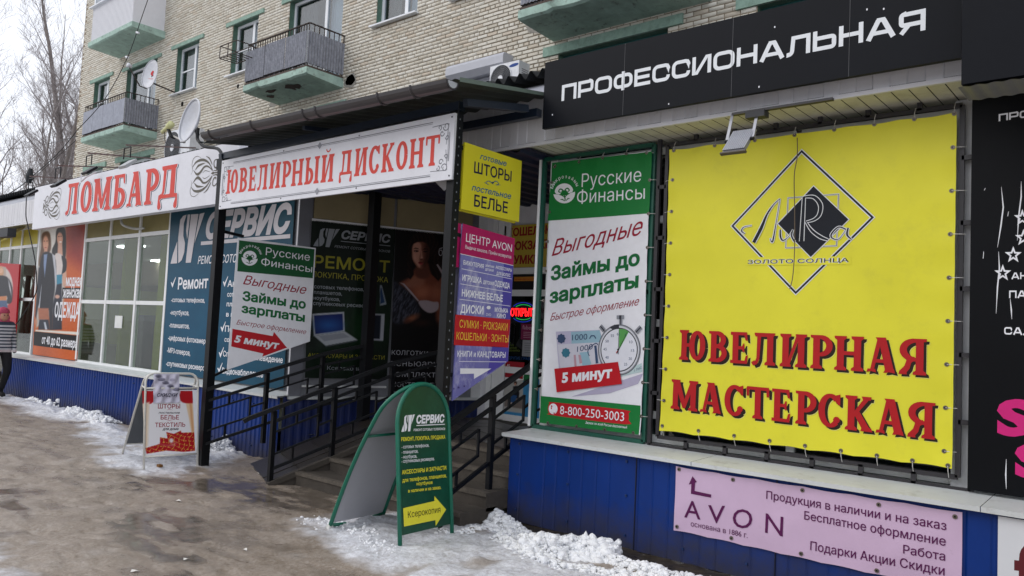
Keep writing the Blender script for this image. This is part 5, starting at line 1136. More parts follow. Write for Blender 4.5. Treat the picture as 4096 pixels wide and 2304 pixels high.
for tx, x, y in (('60', 636, 262), ('5', 695, 272), ('10', 742, 330), ('15', 758, 403), ('20', 738, 474), ('25', 698, 522), ('40', 538, 463), ('45', 521, 392), ('50', 538, 323), ('55', 583, 276)): T(p, tx, 'R', (x-14 if len(tx) > 1 else x-6, y), (x+14 if len(tx) > 1 else x+6, y), 24, nd, fb, layer=12)
for q in ([(634, 425), (641, 210)], [(622, 418), (712, 232)]): RB(p, 'R', q, [6, 2], ib, fb, 13)
RB(p, 'R', [(634, 386), (617, 415)], 5, ired, fb, 13); SH(p, 'R', [(634+9*math.cos(a), 386+9*math.sin(a)) for a in np.linspace(0, 5.8, 10)], ib, fb, 14)
for q, w in (([(653, 170), (653, 118)], 26), ([(650, 122), (650, 88)], 64), ([(512, 222), (478, 180)], 34), ([(785, 236), (830, 190)], 36)): RB(p, 'R', q, w, chrome, fb, 8); RB(p, 'R', q, w*.3, chd, fb, 9)
SH(p, 'R', [(86, 550), (634, 490), (668, 680), (106, 752)], ired, fb, 15); T(p, '5 минут', 'R', (152, 668), (582, 622), 84, inkw, fb, bold=.055, layer=16)
SH(p, 'H', smooth([(104, 1258), (112, 1232), (140, 1228), (460, 1262), (480, 1280), (480, 1310), (465, 1330), (130, 1288), (110, 1278)], 3, True), ired, fb, 2); SH(p, 'H', [(129+21*math.cos(a), 1258+25*math.sin(a)) for a in np.linspace(0, 5.9, 16)], inkw, fb, 3)
RB(p, 'H', [(124, 1243), (121, 1258), (127, 1272), (137, 1278)], [10, 4, 4, 10], ired, fb, 4, sm=3)
T(p, '8-800-250-3003', 'H', (162, 1282), (460, 1315), 41, inkw, fb, layer=4); T(p, 'Звонок по всей России бесплатный', 'H', (282, 1326), (474, 1349), 11, inkw, fb, bold=.01, shear=.3, layer=3)
for q, dv in ([((2219, 668), (-1, 0)), ((2588, 612), (1, 0))]+[((2222+i*95, 664-i*16), (0, 1)) for i in range(4)]+[((2206-i*8, 730+i*118), (-1, 0)) for i in range(8)]+[((2600-i*5, 720+i*135), (1, 0)) for i in range(8)]+[((2190+i*115, 1692+i*13), None) for i in range(4)]): eyelet(p, q, fb, dv, .06)
# --- pink cosmetics banner on the plinth
p = FY(5.285); pk = mat('pink_banner', (206, 178, 206), .5, .06, 3, bump=.25, bscale=5, dirt=(140, 116, 130), dirtamt=.5, lo=.62, hi=.8)
a0, a1, b0, b1 = -2.855, -.99, .222, .688
p.warp = lambda a, b: .004+.005*math.sin(6*a+2*b)*math.sin(9*b)+.004*abs(math.sin(4.2*a-6*b))**5+.003*math.sin(17*a)*math.exp(-(.69-b)/.05)
pb = thing('pink_banner', 'dirty pink banner with plum lettering fixed to the blue plinth', 'banner', (a0, 5.285, b0)); bannermesh(p, a0, a1, b0, b1, pk, pb, .006, scal=.006)
plum = I('plum', (88, 22, 78)); 
def f2(q): return q
T(p, 'A', 'K', (1184, 1070), (1287, 1087), 118, plum, pb, bold=.004, layer=3); T(p, 'V', 'K', (1335, 1105), (1443, 1112), 120, plum, pb, bold=.004, layer=3); T(p, 'O', 'K', (1493, 1135), (1618, 1145), 126, plum, pb, bold=.004, layer=3); T(p, 'N', 'K', (1702, 1168), (1815, 1194), 130, plum, pb, bold=.004, layer=3)
T(p, 'основана в 1886 г.', 'K', (1225, 1128), (1590, 1205), 34, plum, pb, layer=3)
SH(p, 'K', [(1213, 862), (1237, 808), (1266, 845), (1254, 850), (1252, 902), (1360, 925), (1358, 945), (1228, 920), (1230, 857)], plum, pb, 3)
T(p, 'Продукция в наличии и на заказ', 'L', (86, 1042), (1032, 1208), 42, plum, pb, bold=.008, layer=3); T(p, 'Бесплатное оформление', 'L', (286, 1150), (1028, 1290), 44, plum, pb, bold=.008, layer=3); T(p, 'Работа', 'L', (806, 1328), (1025, 1368), 46, plum, pb, bold=.008, layer=3); T(p, 'Подарки Акции Скидки', 'L', (318, 1310), (1022, 1445), 46, plum, pb, bold=.008, layer=3)
for q in ((2718, 1877), (2934, 1918), (3210, 1961), (3516, 2018), (3821, 2066), (2710, 2106), (2926, 2152), (3206, 2214), (3508, 2282)): eyelet(p, q, pb, None)
p = FY(5.275); wb = thing('white_banner', 'corner of a white banner with a brown letter f at the bottom right edge', 'banner', (-.8, 5.275, .1)); mk('sheet', MB().pbox(p, -.81, 1.2, .05, .70, -.01, 0), mat('white_vinyl', (216, 218, 222), .4, .05, 3), wb); T(p, 'f', 'L', (1385, 1560), (1520, 1580), 300, I('dark_brown_red', (96, 34, 40)), wb, bold=.03)
# --- SV service banner (front, teal)
p = FY(5.565); tb = thing('service_banner', 'large teal phone repair banner with white letters СЕРВИС left of the entrance', 'banner', (-9, 5.565, .8))
SVL = [[(0, 1), (.05, .8), (.15, .55), (.23, 1)], [(.17, .30), (.17, .12), (.26, .04), (.37, .02), (.31, .2), (.34, .45), (.43, .6), (.44, .78), (.38, .94), (.27, 1.0), (.22, .75), (.17, .5)], [(.41, .02), (.5, .02), (.49, .52), (.42, .35)], [(.53, .02), (.79, .02), (.71, 1.0), (.53, 1.0)], [(.83, .02), (1.0, .0), (.76, .62)]]
def svlogo(pl, crop, tl, tr, bl, m, par, layer=2):
    for S_ in SVL: SH(pl, crop, [(tl[0]+(tr[0]-tl[0])*a+(bl[0]-tl[0])*b, tl[1]+(tr[1]-tl[1])*a+(bl[1]-tl[1])*b) for a, b in S_], m, par, layer=layer, name='emblem')
PRINT(p, 'M', [(84, 70), (978, 20), (893, 1410), (10, 1285)], 60, 80, lambda x, y: Paint(x, y, (5, 66, 88)).ell(300, 900, 500, 500, (6, 76, 106), 250, a=.8).ell(700, 100, 400, 160, (8, 64, 74), 60, a=.5).noise(6, .02, .02).c, tb, 'sheet', 0, wav=.0015)
silv = I('silvery', (206, 202, 206)); L2 = 5
svlogo(p, 'M', (118, 140), (325, 128), (78, 498), silv, tb, L2)
T(p, 'СЕРВИС', 'M', (330, 312), (948, 262), 172, silv, tb, bold=.06, shear=.25, layer=L2); RB(p, 'M', [(298, 351), (945, 298)], 13, silv, tb, L2)
T(p, 'РЕМОНТ СОТОВЫХ ТЕЛЕФОНОВ', 'M', (275, 500), (940, 470), 56, inkw, tb, bold=.01, shear=.2, layer=L2)
for s_, bl, br, h, b_ in (('Ремонт', (130, 682), (348, 672), 82, .03), ('-сотовых телефонов,', (82, 775), (326, 780), 32, .02), ('-ноутбуков,', (75, 866), (212, 872), 34, .02), ('-планшетов,', (67, 958), (214, 968), 34, .02), ('-цифровых фотокамер,', (60, 1050), (336, 1078), 36, .02), ('-МР3-плееров,', (52, 1140), (220, 1164), 36, .02), ('-спутниковых ресиверов', (45, 1236), (337, 1274), 36, .02),
        ('Аксессуары', (490, 665), (800, 655), 46, .02), ('сотовым телефонам,', (488, 736), (800, 736), 34, .02), ('планшетам', (484, 806), (690, 812), 34, .02), ('в наличии', (480, 880), (680, 890), 34, .02), ('Покупка', (472, 990), (660, 1000), 44, .02), ('сотовых телефонов', (468, 1062), (790, 1090), 34, .02), ('Спутниковое телевидение', (458, 1168), (890, 1218), 40, .02), ('Видеонаблюдение', (450, 1292), (748, 1322), 42, .02)):
    T(p, s_, 'M', bl, br, h, inkw, tb, bold=b_, layer=L2)
for x, y in ((82, 658), (460, 652), (443, 980), (430, 1165), (420, 1278)): RB(p, 'M', [(x, y-25), (x+10, y), (x+34, y-62)], [5, 9, 3], inkw, tb, L2)
# --- dark service poster on the diagonal wall
p = Pl(DP.pt(0, 0, .012), DU, (0, 0, 1)); dk = thing('service_poster', 'dark green repair poster with laptop picture on the diagonal entrance wall', 'poster', tuple(DP.pt(.1, .9)))
def fdark(x, y):
    P_ = Paint(x, y, (8, 22, 13)).ell(450, 850, 220, 160, (14, 52, 20), 120, a=.7).ell(250, 1150, 240, 120, (14, 44, 18), 80, a=.6).ell(330, 600, 120, 80, (12, 34, 18), 60, a=.5).noise(10, .03, .012, 5)
    P_.poly([(52, 765), (287, 750), (292, 897), (64, 930)], (176, 178, 186), 3).poly([(65, 778), (276, 764), (280, 888), (75, 918)], (16, 34, 96), 3).ell(170, 850, 90, 45, (34, 92, 160), 30, a=.7)
    P_.poly([(64, 930), (292, 897), (390, 962), (150, 1005)], (170, 174, 180), 3).poly([(100, 932), (280, 908), (330, 940), (140, 972)], (140, 144, 152), 3).poly([(150, 1005), (390, 962), (388, 970), (150, 1014)], (70, 74, 80), 2)
    P_.poly([(443, 762), (597, 768), (587, 970), (436, 962)], (176, 180, 190), 2).poly([(472, 775), (570, 778), (560, 955), (462, 950)], (16, 24, 40), 3)
    P_.poly([(560, 548), (575, 550), (612, 695), (560, 706)], (140, 150, 160), 2).poly([(564, 570), (573, 572), (598, 680), (564, 690)], (30, 60, 100), 2); return P_.c
PRINT(p, 'N', [(38, 55), (683, 122), (615, 1257), (0, 1245)], 130, 200, fdark, dk, 'sheet', 0)
dg = I('dull_white', (150, 156, 162)); dy = I('dull_yellow', (150, 146, 40)); svlogo(p, 'N', (90, 112), (262, 125), (62, 252), dg, dk, 1)
for s_, bl, br, h, m_, b_, sh in (('СЕРВИС', (273, 195), (642, 228), 60, dg, .05, .2), ('РЕМОНТ СОТОВЫХ ТЕЛЕФОНОВ', (222, 264), (640, 303), 19, dg, .0, .2), ('РЕМОНТ', (62, 410), (635, 452), 90, dy, .02, 0), ('ПОКУПКА, ПРОДАЖА', (52, 484), (625, 528), 42, dy, 0, 0), ('сотовых телефонов,', (68, 570), (443, 592), 28, dg, .01, 0), ('планшетов,', (66, 612), (278, 625), 28, dg, .01, 0), ('ноутбуков,', (63, 655), (263, 668), 28, dg, .01, 0), ('спутниковых ресиверов', (60, 696), (508, 718), 28, dg, .01, 0), ('АКСЕССУАРЫ И ЗАПЧАСТИ', (20, 1090), (598, 1108), 32, dy, 0, 0), ('Ксерокопия', (166, 1184), (444, 1192), 30, dg, .01, 0)):
    T(p, s_, 'N', bl, br, h, m_, dk, bold=b_, shear=sh, layer=1)
RB(p, 'N', [(270, 216), (642, 252)], 5, dg, dk, 1)
# --- lingerie poster
lp = thing('lingerie_poster', 'dark poster of a dark haired model with white lettering next to the shop door', 'poster', tuple(DP.pt(1.2, .9)))
def fwoman(x, y):
    P_ = Paint(x, y, (9, 8, 9)); P_.ell(880, 700, 330, 500, (17, 13, 13), 160)
    hair = (15, 10, 10); skin = (176, 112, 84); sk2 = (120, 66, 46); lit = (206, 158, 132)
    P_.poly([(800, 180), (870, 145), (960, 160), (1005, 240), (1010, 350), (1030, 430), (990, 520), (900, 480), (860, 520), (790, 460), (770, 330)], hair, 8, sm=4)
    P_.poly([(820, 430), (800, 480), (720, 525), (700, 560), (780, 620), (830, 660), (880, 690), (1000, 700), (1060, 660), (1100, 580), (1060, 500), (960, 470), (930, 430), (915, 380)], sk2, 12, sm=3)
    P_.poly([(820, 470), (760, 520), (720, 545), (790, 580), (880, 560), (900, 500)], (150, 98, 74), 14, a=.8, sm=3).ell(880, 600, 60, 50, (168, 104, 74), 30).ell(985, 610, 42, 55, (150, 92, 66), 25).ell(1040, 540, 40, 40, (128, 78, 58), 22)
    P_.poly([(1000, 690), (1095, 640), (1130, 760), (1110, 920), (1060, 960), (1010, 900), (980, 780)], (112, 66, 46), 14, sm=3).ell(1075, 800, 22, 90, (150, 96, 70), 16, a=.8).ell(1087, 843, 4, 9, (40, 20, 16), 3)
    # face
    P_.poly([(845, 400), (915, 395), (935, 470), (900, 500), (840, 490), (825, 440)], (96, 56, 42), 9, sm=3)
    P_.poly([(806, 240), (801, 300), (806, 352), (830, 398), (858, 424), (876, 426), (900, 402), (922, 350), (930, 290), (925, 235), (870, 212)], (124, 78, 60), 6, sm=4)
    P_.poly([(808, 240), (803, 300), (809, 350), (832, 394), (856, 418), (866, 400), (858, 362), (866, 310), (872, 250), (850, 222)], (204, 152, 126), 8, a=.9, sm=4).ell(822, 340, 12, 24, (216, 168, 142), 8, a=.7)
    P_.poly([(896, 240), (935, 240), (935, 330), (900, 405), (884, 400), (894, 350), (900, 300)], (62, 36, 28), 12, a=.85, sm=3)
    P_.poly([(812, 276), (826, 266), (846, 270), (858, 280), (846, 276), (826, 273)], (30, 18, 14), 1.8).ell(833, 291, 17, 8, (70, 40, 32), 4, a=.8).ell(834, 292, 14, 5, (20, 12, 10), 1.6, rot=4).ell(828, 292, 4, 2.2, (190, 176, 166), 1.2)
    P_.poly([(880, 280), (896, 270), (916, 274), (926, 284), (910, 279)], (26, 15, 12), 1.8).ell(902, 296, 15, 5, (16, 9, 8), 2.5)
    P_.poly([(868, 286), (876, 290), (880, 330), (886, 346), (870, 352), (862, 346), (868, 330)], (216, 166, 140), 4, a=.65).ell(872, 354, 10, 3.5, (84, 44, 36), 2.4)
    P_.poly([(848, 378), (862, 373), (872, 376), (890, 381), (872, 386), (858, 386)], (126, 40, 44), 2, sm=3).poly([(850, 383), (870, 386), (888, 383), (870, 397)], (168, 72, 70), 2.4, sm=3).ell(868, 382, 17, 1.4, (50, 16, 18), 1)
    hr2 = (24, 15, 13)
    P_.poly([(800, 262), (812, 236), (840, 222), (880, 220), (915, 236), (934, 270), (944, 330), (936, 400), (950, 470), (1000, 520), (1034, 470), (1030, 380), (1015, 250), (960, 160), (880, 135), (815, 165), (776, 230), (764, 320), (770, 420), (758, 480), (790, 505), (815, 470), (802, 400), (798, 330)], hr2, 5)
    n = np.sin((x*.9+26*np.sin(y*.022))*.24); hm = np.clip(.5-sdpoly(x, y, [(776, 230), (815, 165), (880, 138), (960, 162), (1012, 250), (1030, 380), (1030, 480), (990, 500), (950, 440), (945, 330), (925, 240), (870, 215), (815, 225), (798, 300), (800, 400), (785, 490), (762, 470), (770, 350)])/8, 0, 1); P_._mix(hm*np.clip(n, 0, 1)*.5, (62, 40, 32))
    P_.noise(3, .2, .05, 2)
    # fur jacket
    P_.poly([(660, 520), (710, 540), (780, 600), (840, 680), (860, 760), (800, 820), (700, 850), (648, 800), (645, 620)], (40, 43, 52), 10, sm=3)
    n = fbm(x*.11+y*.05, y*.028-x*.02, 5, 21); m = np.clip(.5-sdpoly(x, y, [(660, 525), (780, 600), (850, 700), (845, 790), (700, 845), (650, 800), (650, 600)])/30, 0, 1); P_._mix(m*np.clip((n-.5)*5, 0, .8), (84, 90, 102)); P_._mix(m*np.clip((.45-n)*5, 0, .8), (18, 20, 26))
    # bra
    P_.poly([(850, 672), (910, 664), (960, 676), (1000, 680), (1000, 730), (960, 758), (915, 755), (870, 720)], (168, 160, 160), 5, sm=3).poly([(1060, 540), (1095, 535), (1108, 590), (1090, 640), (1060, 650), (1050, 600)], (160, 154, 156), 5, sm=3)
    P_.poly([(710, 530), (735, 545), (790, 610), (845, 672), (855, 668), (800, 600), (745, 538)], (170, 164, 164), 2).poly([(985, 395), (995, 390), (1030, 440), (1075, 540), (1068, 545), (1020, 455)], (170, 164, 164), 2)
    P_.poly([(1052, 955), (1130, 940), (1130, 1040), (1052, 1050)], (150, 140, 148), 5).poly([(1040, 1050), (1130, 1040), (1110, 1250), (1070, 1290), (1030, 1250), (1035, 1120)], (132, 84, 62), 12, sm=3)
    P_.ell(800, 800, 52, 22, (138, 86, 58), 14, rot=-25).ell(770, 825, 22, 12, (90, 50, 34), 9, rot=-20).ell(880, 850, 60, 30, (60, 34, 24), 20); P_.poly([(600, 860), (1000, 840), (1010, 1400), (600, 1400)], (8, 7, 9), 30, a=.9)
    P_.poly([(1025, 1060), (1130, 1040), (1100, 1250), (1060, 1290), (1030, 1230)], (126, 80, 58), 12, a=.7, sm=3); return P_.c*np.array((.95, .92, .95))
PRINT(p, 'N', [(685, 122), (1180, 172), (1095, 1372), (632, 1342)], 200, 330, fwoman, lp, 'sheet', 0)
for s_, bl, br, h in (('колготки', (652, 1070), (924, 1080), 48), ('пеньюары', (645, 1155), (1010, 1162), 50), ('комплекты', (643, 1236), (1030, 1243), 50), ('бюстгальтеры', (636, 1312), (1085, 1320), 50), ('белье', (1005, 325), (1175, 335), 66)): T(p, s_, 'N', bl, br, h, I('grey_white', (170, 172, 178)), lp, bold=-.012, layer=1)
# --- hanging arrow sign (finance)
p = Pl((-8.165, 4.52, 0), (math.sin(rad(21)), math.cos(rad(21)), 0), (0, 0, 1)); q = [p.uv(cz('F', k)) for k in ((567, 403), (1068, 470), (1030, 1072), (497, 1255))]
ar = thing('arrow_sign', 'hanging white and green loan sign with a red arrow on the left canopy post', 'sign', tuple(p.pt(*q[3])))
mk('board', MB().prism(p, [tuple(k) for k in q], -.03, 0), inkw, ar)
SH(p, 'F', [(574, 420), (1060, 478), (1048, 665), (562, 620)], I('sign_green', (16, 84, 44)), ar); sgm = I('sign_green', (16, 84, 44))
emblem(p, 'F', 642, 532, 52, inkw, ar, sgm, rot=.1); arctext(p, 'Микрозаймы', 'F', 648, 525, 62, 62, 165, 10, 17, inkw, ar)
for s_, bl, br, h, m_, b_, sh in (('Русские', (745, 515), (1028, 553), 50, inkw, 0, 0), ('Финансы', (715, 580), (1043, 628), 47, inkw, 0, 0), ('Выгодные', (598, 702), (1006, 768), 60, crim, .004, .35), ('Займы до', (594, 806), (1002, 860), 58, grn2, .045, 0), ('зарплаты', (588, 884), (996, 945), 56, grn2, .045, 0), ('Быстрое оформление', (556, 962), (1005, 1026), 32, crim, -.002, .35)): T(p, s_, 'F', bl, br, h, m_, ar, bold=b_, shear=sh, layer=2)
SH(p, 'F', [(531, 990), (790, 1037), (798, 1010), (882, 1112), (722, 1170), (730, 1150), (523, 1104)], ired, ar, 1); T(p, '5 минут', 'F', (541, 1074), (832, 1120), 45, inkw, ar, bold=.05, shear=.2, layer=2)
mk('bracket', MB().bar((PLx, 4.54, 2.60), (PLx, 4.80, 2.575), .03), iron, ar); mk('bracket', MB().bar((PLx, 4.54, .98), (PLx, 4.78, 1.09), .025), iron, ar)
# --- yellow curtain sign and cosmetics sign on the centre post
p = FX(-4.50); q = [p.uv(cz('B', k)) for k in ((1545, 915), (1912, 1037), (1893, 1430), (1520, 1345))]
yel2 = mat('yellow_sign', (214, 204, 40), .4, .04, 3); ys = thing('curtain_sign', 'yellow hanging sign for curtains and bed linen on the centre post', 'sign', tuple(p.pt(*q[3])))
mk('board', MB().prism(p, [tuple(k) for k in q], -.018, 0), yel2, ys); mk('board', MB().prism(p, [(k[0]-.015, k[1]-.012) for k in q], -.05, -.03), yel2, ys); mk('bracket', MB().bar((-4.53, 4.5, 3.12), (-4.53, 4.70, 3.10), .03), iron, ys); mk('bracket', MB().bar((-4.53, 4.5, 2.68), (-4.53, 4.68, 2.66), .03), iron, ys)
nv = I('navy', (20, 18, 62)); cb = I('cyan_blue', (14, 92, 136))
for s_, bl, br, h, m_, b_, sh in (('готовые', (608, 196), (762, 240), 33, cb, .02, .25), ('ШТОРЫ', (573, 275), (790, 328), 64, nv, .02, 0), ('постельное', (560, 378), (788, 430), 36, cb, .02, .25), ('БЕЛЬЕ', (573, 470), (768, 512), 68, nv, .02, 0)): T(p, s_, 'G', bl, br, h, m_, ys, bold=b_, shear=sh, layer=1)
for k in (-1, 1): RB(p, 'G', [(680, 338), (680+k*20, 325), (680+k*38, 338+k*4), (680+k*20, 348), (680+k*48, 340+k*8)], [4, 3, 3, 2, 1], cb, ys, 1, sm=3)
SH(p, 'G', star(682, 336, 10), cb, ys)
q = [p.uv(cz('O', k)) for k in ((140, 28), (548, 145), (494, 1106), (57, 1418))]; av = thing('cosmetics_sign', 'hanging magenta, violet and red shop sign with a white arrow below the yellow sign', 'sign', tuple(p.pt(*q[3])))
vio = mat('faded_violet', (112, 112, 178), .45, .16, 5, dirt=(196, 196, 214), dirtamt=.75, lo=.5, hi=.7, streak=.5); magb = I('magenta_band', (168, 20, 88)); redb = I('red_band', (180, 24, 34))
mk('board', MB().prism(p, [tuple(k) for k in q], -.012, 0), vio, av); mk('board', MB().prism(p, [(k[0]-.045, k[1]+.015) for k in q], -.10, -.085), mat('violet_back', (190, 188, 206), .5, .1, 4), av)
mk('board_edge', MB().prism(p, [(q[0][0]-.045, q[0][1]), (q[0][0]-.0, q[0][1]), (q[0][0]-.0, q[0][1]-.36), (q[0][0]-.045, q[0][1]-.36)], -.08, -.02), magb, av)
SH(p, 'O', [(140, 28), (548, 145), (535, 357), (117, 264)], magb, av); SH(p, 'O', [(80, 740), (512, 780), (496, 1000), (68, 980)], redb, av)
SH(p, 'O', [(535, 357), (512, 780), (440, 772), (460, 340)], I('violet_deep', (78, 70, 160)), av, name='print'); SH(p, 'O', [(496, 1000), (493, 1106), (330, 1210), (370, 990)], I('violet_deep', (78, 70, 160)), av)
for s_, bl, br, h, m_, b_, sh in (('ЦЕНТР AVON', (163, 168), (522, 250), 66, inkw, 0, 0), ('Выдача заказов. Приём возвратов', (158, 222), (518, 303), 28, inkw, 0, 0), ('БИЖУТЕРИЯ', (143, 348), (302, 380), 34, inkw, .02, 0), ('ЭЛИТНАЯ', (315, 365), (383, 377), 17, inkw, .03, 0), ('ДЕТСКАЯ', (313, 394), (379, 405), 17, inkw, .03, 0), ('АКСЕССУАРЫ', (395, 380), (522, 406), 24, inkw, .03, 0), ('ДЛЯ ВОЛОС', (402, 428), (511, 446), 24, inkw, .03, 0), ('ИГРУШКА', (134, 472), (286, 498), 46, inkw, .03, 0), ('ДЕТСКАЯ', (297, 498), (381, 512), 26, inkw, .03, 0), ('ОДЕЖДА', (387, 515), (506, 537), 42, inkw, .03, 0), ('НИЖНЕЕ БЕЛЬЕ', (130, 596), (451, 640), 54, inkw, .03, 0), ('ДИСКИ', (120, 725), (299, 738), 64, inkw, .03, 0), ('МУЗЫКА', (388, 718), (492, 728), 34, inkw, .03, 0), ('КИНО', (405, 765), (473, 770), 34, inkw, .03, 0), ('DVD', (322, 750), (360, 754), 22, inkw, .0, 0), ('СУМКИ · РЮКЗАКИ', (112, 842), (488, 868), 62, I('sign_yellow', (228, 196, 60)), .0, 0), ('КОШЕЛЬКИ · ЗОНТЫ', (88, 936), (496, 960), 60, I('sign_yellow', (228, 196, 60)), .0, 0), ('КНИГИ и КАНЦТОВАРЫ', (95, 1070), (473, 1078), 46, inkw, .02, 0)): T(p, s_, 'O', bl, br, h, m_, av, bold=b_, shear=sh, layer=2)
for l_ in (((117, 264), (535, 357)), ((130, 382), (522, 462)), ((120, 500), (516, 568)), ((112, 620), (510, 675)), ((110, 1108), (480, 1112))): RB(p, 'O', l_, 3, inkw, av, 2)
SH(p, 'O', [(341+16*math.cos(a), 686+14*math.sin(a)) for a in np.linspace(0, 5.8, 12)], inkw, av, 2)
SH(p, 'O', [(118, 1162), (363, 1164), (226, 1245), (226, 1204), (118, 1206)], inkw, av, 2)
for x, y, k in ((68, 1322, 10), (105, 1312, 14), (150, 1302, 12)): SH(p, 'O', star(x, y, k), I('violet_ink', (70, 60, 120)), av, 2)
mk('bracket', MB().bar((-4.53, 4.5, 2.40), (-4.53, 4.66, 2.38), .03), iron, av); mk('bracket', MB().bar((-4.53, 4.5, 1.25), (-4.53, 4.64, 1.25), .03), iron, av)
# --- door wall: yellow bag sign, lit OPEN display, stickers
p = FY(YD-.0)
ds = thing('bag_sign', 'yellow sign above the shop door with dark red words for purses, rucksacks and bags', 'sign', (-6.5, YD, 2.4)); A0 = p.uv(cz('T', (213, 95))); A1 = p.uv(cz('T', (215, 378)))
mk('board', MB().pbox(p, A0[0], A0[0]+1.55, A1[1], A0[1], 0, .03), mat('mustard_sign', (196, 170, 50), .5, .05, 3), ds)
p2 = FY(YD-.03)
for s_, bl, br, h in (('КОШЕЛЬКИ', (222, 163), (560, 138), 52), ('РЮКЗАКИ', (222, 258), (520, 240), 54), ('СУМКИ', (222, 350), (440, 345), 54)): T(p2, s_, 'T', bl, br, h, I('brick_red', (150, 28, 30)), ds, bold=.05, layer=1)
door = thing('shop_door', 'white framed glazed shop door at the back of the entrance covered in stickers', 'door', (-6.2, YD, .5))
X_ = lambda x, y: p.uv(cz('T', (x, y)))
dA, dB = X_(120, 900)[0], X_(210, 900)[0]; zt_ = X_(300, 400)[1]
fm = MB()
for x in (dA, dB, dB+1.0, dB+1.6): fm.box(x-.04, x+.04, YD-.05, YD+.0, .52, 3.2)
for z in (.55, zt_, zt_-.28, 1.15): fm.box(dB+.04, dB+.96, YD-.045, YD, z-.04, z+.04)
mk('frame', fm, frame_w, door); mk('pane', MB().box(dB+.04, dB+.96, YD-.02, YD-.012, 1.19, zt_-.32), gld, door); mk('lower_panel', MB().box(dB+.04, dB+.96, YD-.03, YD-.0, .59, 1.11), frame_w, door)
mk('room', MB().box(dB+.04, dB+.96, YD+.0, YD+.01, 1.1, 3.0), inside, door); mk('side_panel', MB().box(dA+.04, dB-.04, YD-.03, YD-.0, .52, 3.2), frame_w, door); mk('handle', MB().tube([(dB+.1, YD-.06, 1.4), (dB+.1, YD-.1, 1.42), (dB+.1, YD-.1, 1.68), (dB+.1, YD-.06, 1.7)], .012, 6), bk, door)
p3 = FY(YD-.032)
def st_(pts, m_, l=1): return SH(p3, 'T', pts, m_, door, l, name='sticker')
st_([(268, 440), (432, 436), (430, 466), (266, 468)], I('orange_strip', (200, 130, 40))); T(p3, 'магазин «Велюкс» открыт', 'T', (272, 460), (428, 457), 11, ired, door, layer=2)
st_([(316, 756), (424, 762), (420, 872), (312, 864)], I('dark_pink', (120, 24, 70))); T(p3, 'faberlic', 'T', (324, 795), (424, 800), 28, I('pale_pink', (190, 150, 170)), door, layer=2)
for i in range(4): RB(p3, 'T', [(330, 815+i*12), (408, 819+i*12)], 2, I('pale_pink', (190, 150, 170)), door, 2)
st_([(326, 868), (412, 872), (406, 985), (320, 978)], I('grey_paper', (150, 152, 156))); 
for i in range(5): RB(p3, 'T', [(338, 890+i*16), (396, 892+i*16)], 3, I('paper_ink', (110, 112, 116)), door, 2)
for i, s_ in enumerate(('ЗДЕСЬ', 'ДОСТУПНОЕ', 'ОБЩЕНИЕ', 'ПОДКЛЮЧАЙТЕСЬ')): T(p3, s_, 'T', (205, 893+i*18), (245+i*20, 893+i*18), 12, I('lime_ink', (110, 130, 50)), door, layer=2)
T(p3, 'ДРУГИЕ ПРАВИЛА', 'T', (228, 1000), (420, 1008), 20, I('sky_ink', (20, 70, 130)), door, layer=2)
st_([(205, 1012), (338, 1022), (325, 1135), (200, 1120)], I('sticker_red', (160, 26, 40))); T(p3, '4G', 'T', (218, 1048), (238, 1050), 16, inkw, door, layer=2); T(p3, 'Впрячешься', 'T', (216, 1070), (286, 1076), 13, inkw, door, layer=2)
st_([(338, 1060), (430, 1020), (430, 1150), (330, 1150)], I('leaf_green', (26, 110, 60))); st_([(360+12*math.cos(a), 1088+13*math.sin(a)) for a in np.linspace(0, 5.8, 12)], inkw, 2)
def fgirl(x, y):
    P_ = Paint(x, y, (176, 176, 172)); P_.poly([(330, 1150), (440, 1130), (440, 1420), (180, 1400), (180, 1350), (330, 1370)], (60, 140, 190), 3).poly([(210, 1250), (330, 1260), (330, 1340), (200, 1320)], (120, 110, 104), 4)
    P_.ell(278, 1162, 11, 13, (60, 36, 28), 2).ell(276, 1170, 7, 9, (190, 140, 120), 2).poly([(262, 1185), (292, 1180), (306, 1230), (300, 1270), (262, 1262)], (26, 26, 32), 3).poly([(258, 1240), (290, 1250), (270, 1300), (240, 1295), (235, 1270)], (40, 80, 130), 3).ell(243, 1300, 14, 7, (210, 190, 180), 3); return P_.c
PRINT(p3, 'T', [(185, 1150), (440, 1135), (436, 1425), (175, 1400)], 60, 60, fgirl, door, 'sticker', 1)
led = thing('open_display', 'lit red ОТКРЫТО display ringed by green and blue dots behind the door glass', 'lit sign', tuple(p.pt(*X_(330, 690))))
lr = mat('led_red', (255, 20, 24), .5, 0, 1, emit=3.5); lg = mat('led_green', (30, 180, 80), .5, 0, 1, emit=.9); lb = mat('led_blue', (30, 60, 200), .5, 0, 1, emit=.7)
mk('casing', MB().pbox(p3, X_(238, 0)[0], X_(424, 0)[0], X_(300, 752)[1], X_(300, 608)[1], 0, .015), ib, led)
p4 = FY(YD-.05); T(p4, 'ОТКРЫТО', 'T', (243, 704), (421, 706), 50, lr, led, bold=.03, layer=1)
def dots(r1, r2, a0_, a1_, n_, m_):
    mb = MB()
    for i in range(n_): a = rad(a0_+(a1_-a0_)*i/(n_-1)); q_ = p4.uv(cz('T', (330+r1*math.cos(a), 680-r2*math.sin(a)))); mb.tube([p4.pt(q_[0], q_[1], 0), p4.pt(q_[0], q_[1], .004)], .0055, 6)
    mk('led_dot', mb, m_, led, kind='stuff')
dots(74, 52, 130, 50, 14, lg); dots(74, 50, -130, -50, 14, lg); dots(84, 66, 140, 40, 18, lb); dots(84, 66, -140, -40, 18, lb)
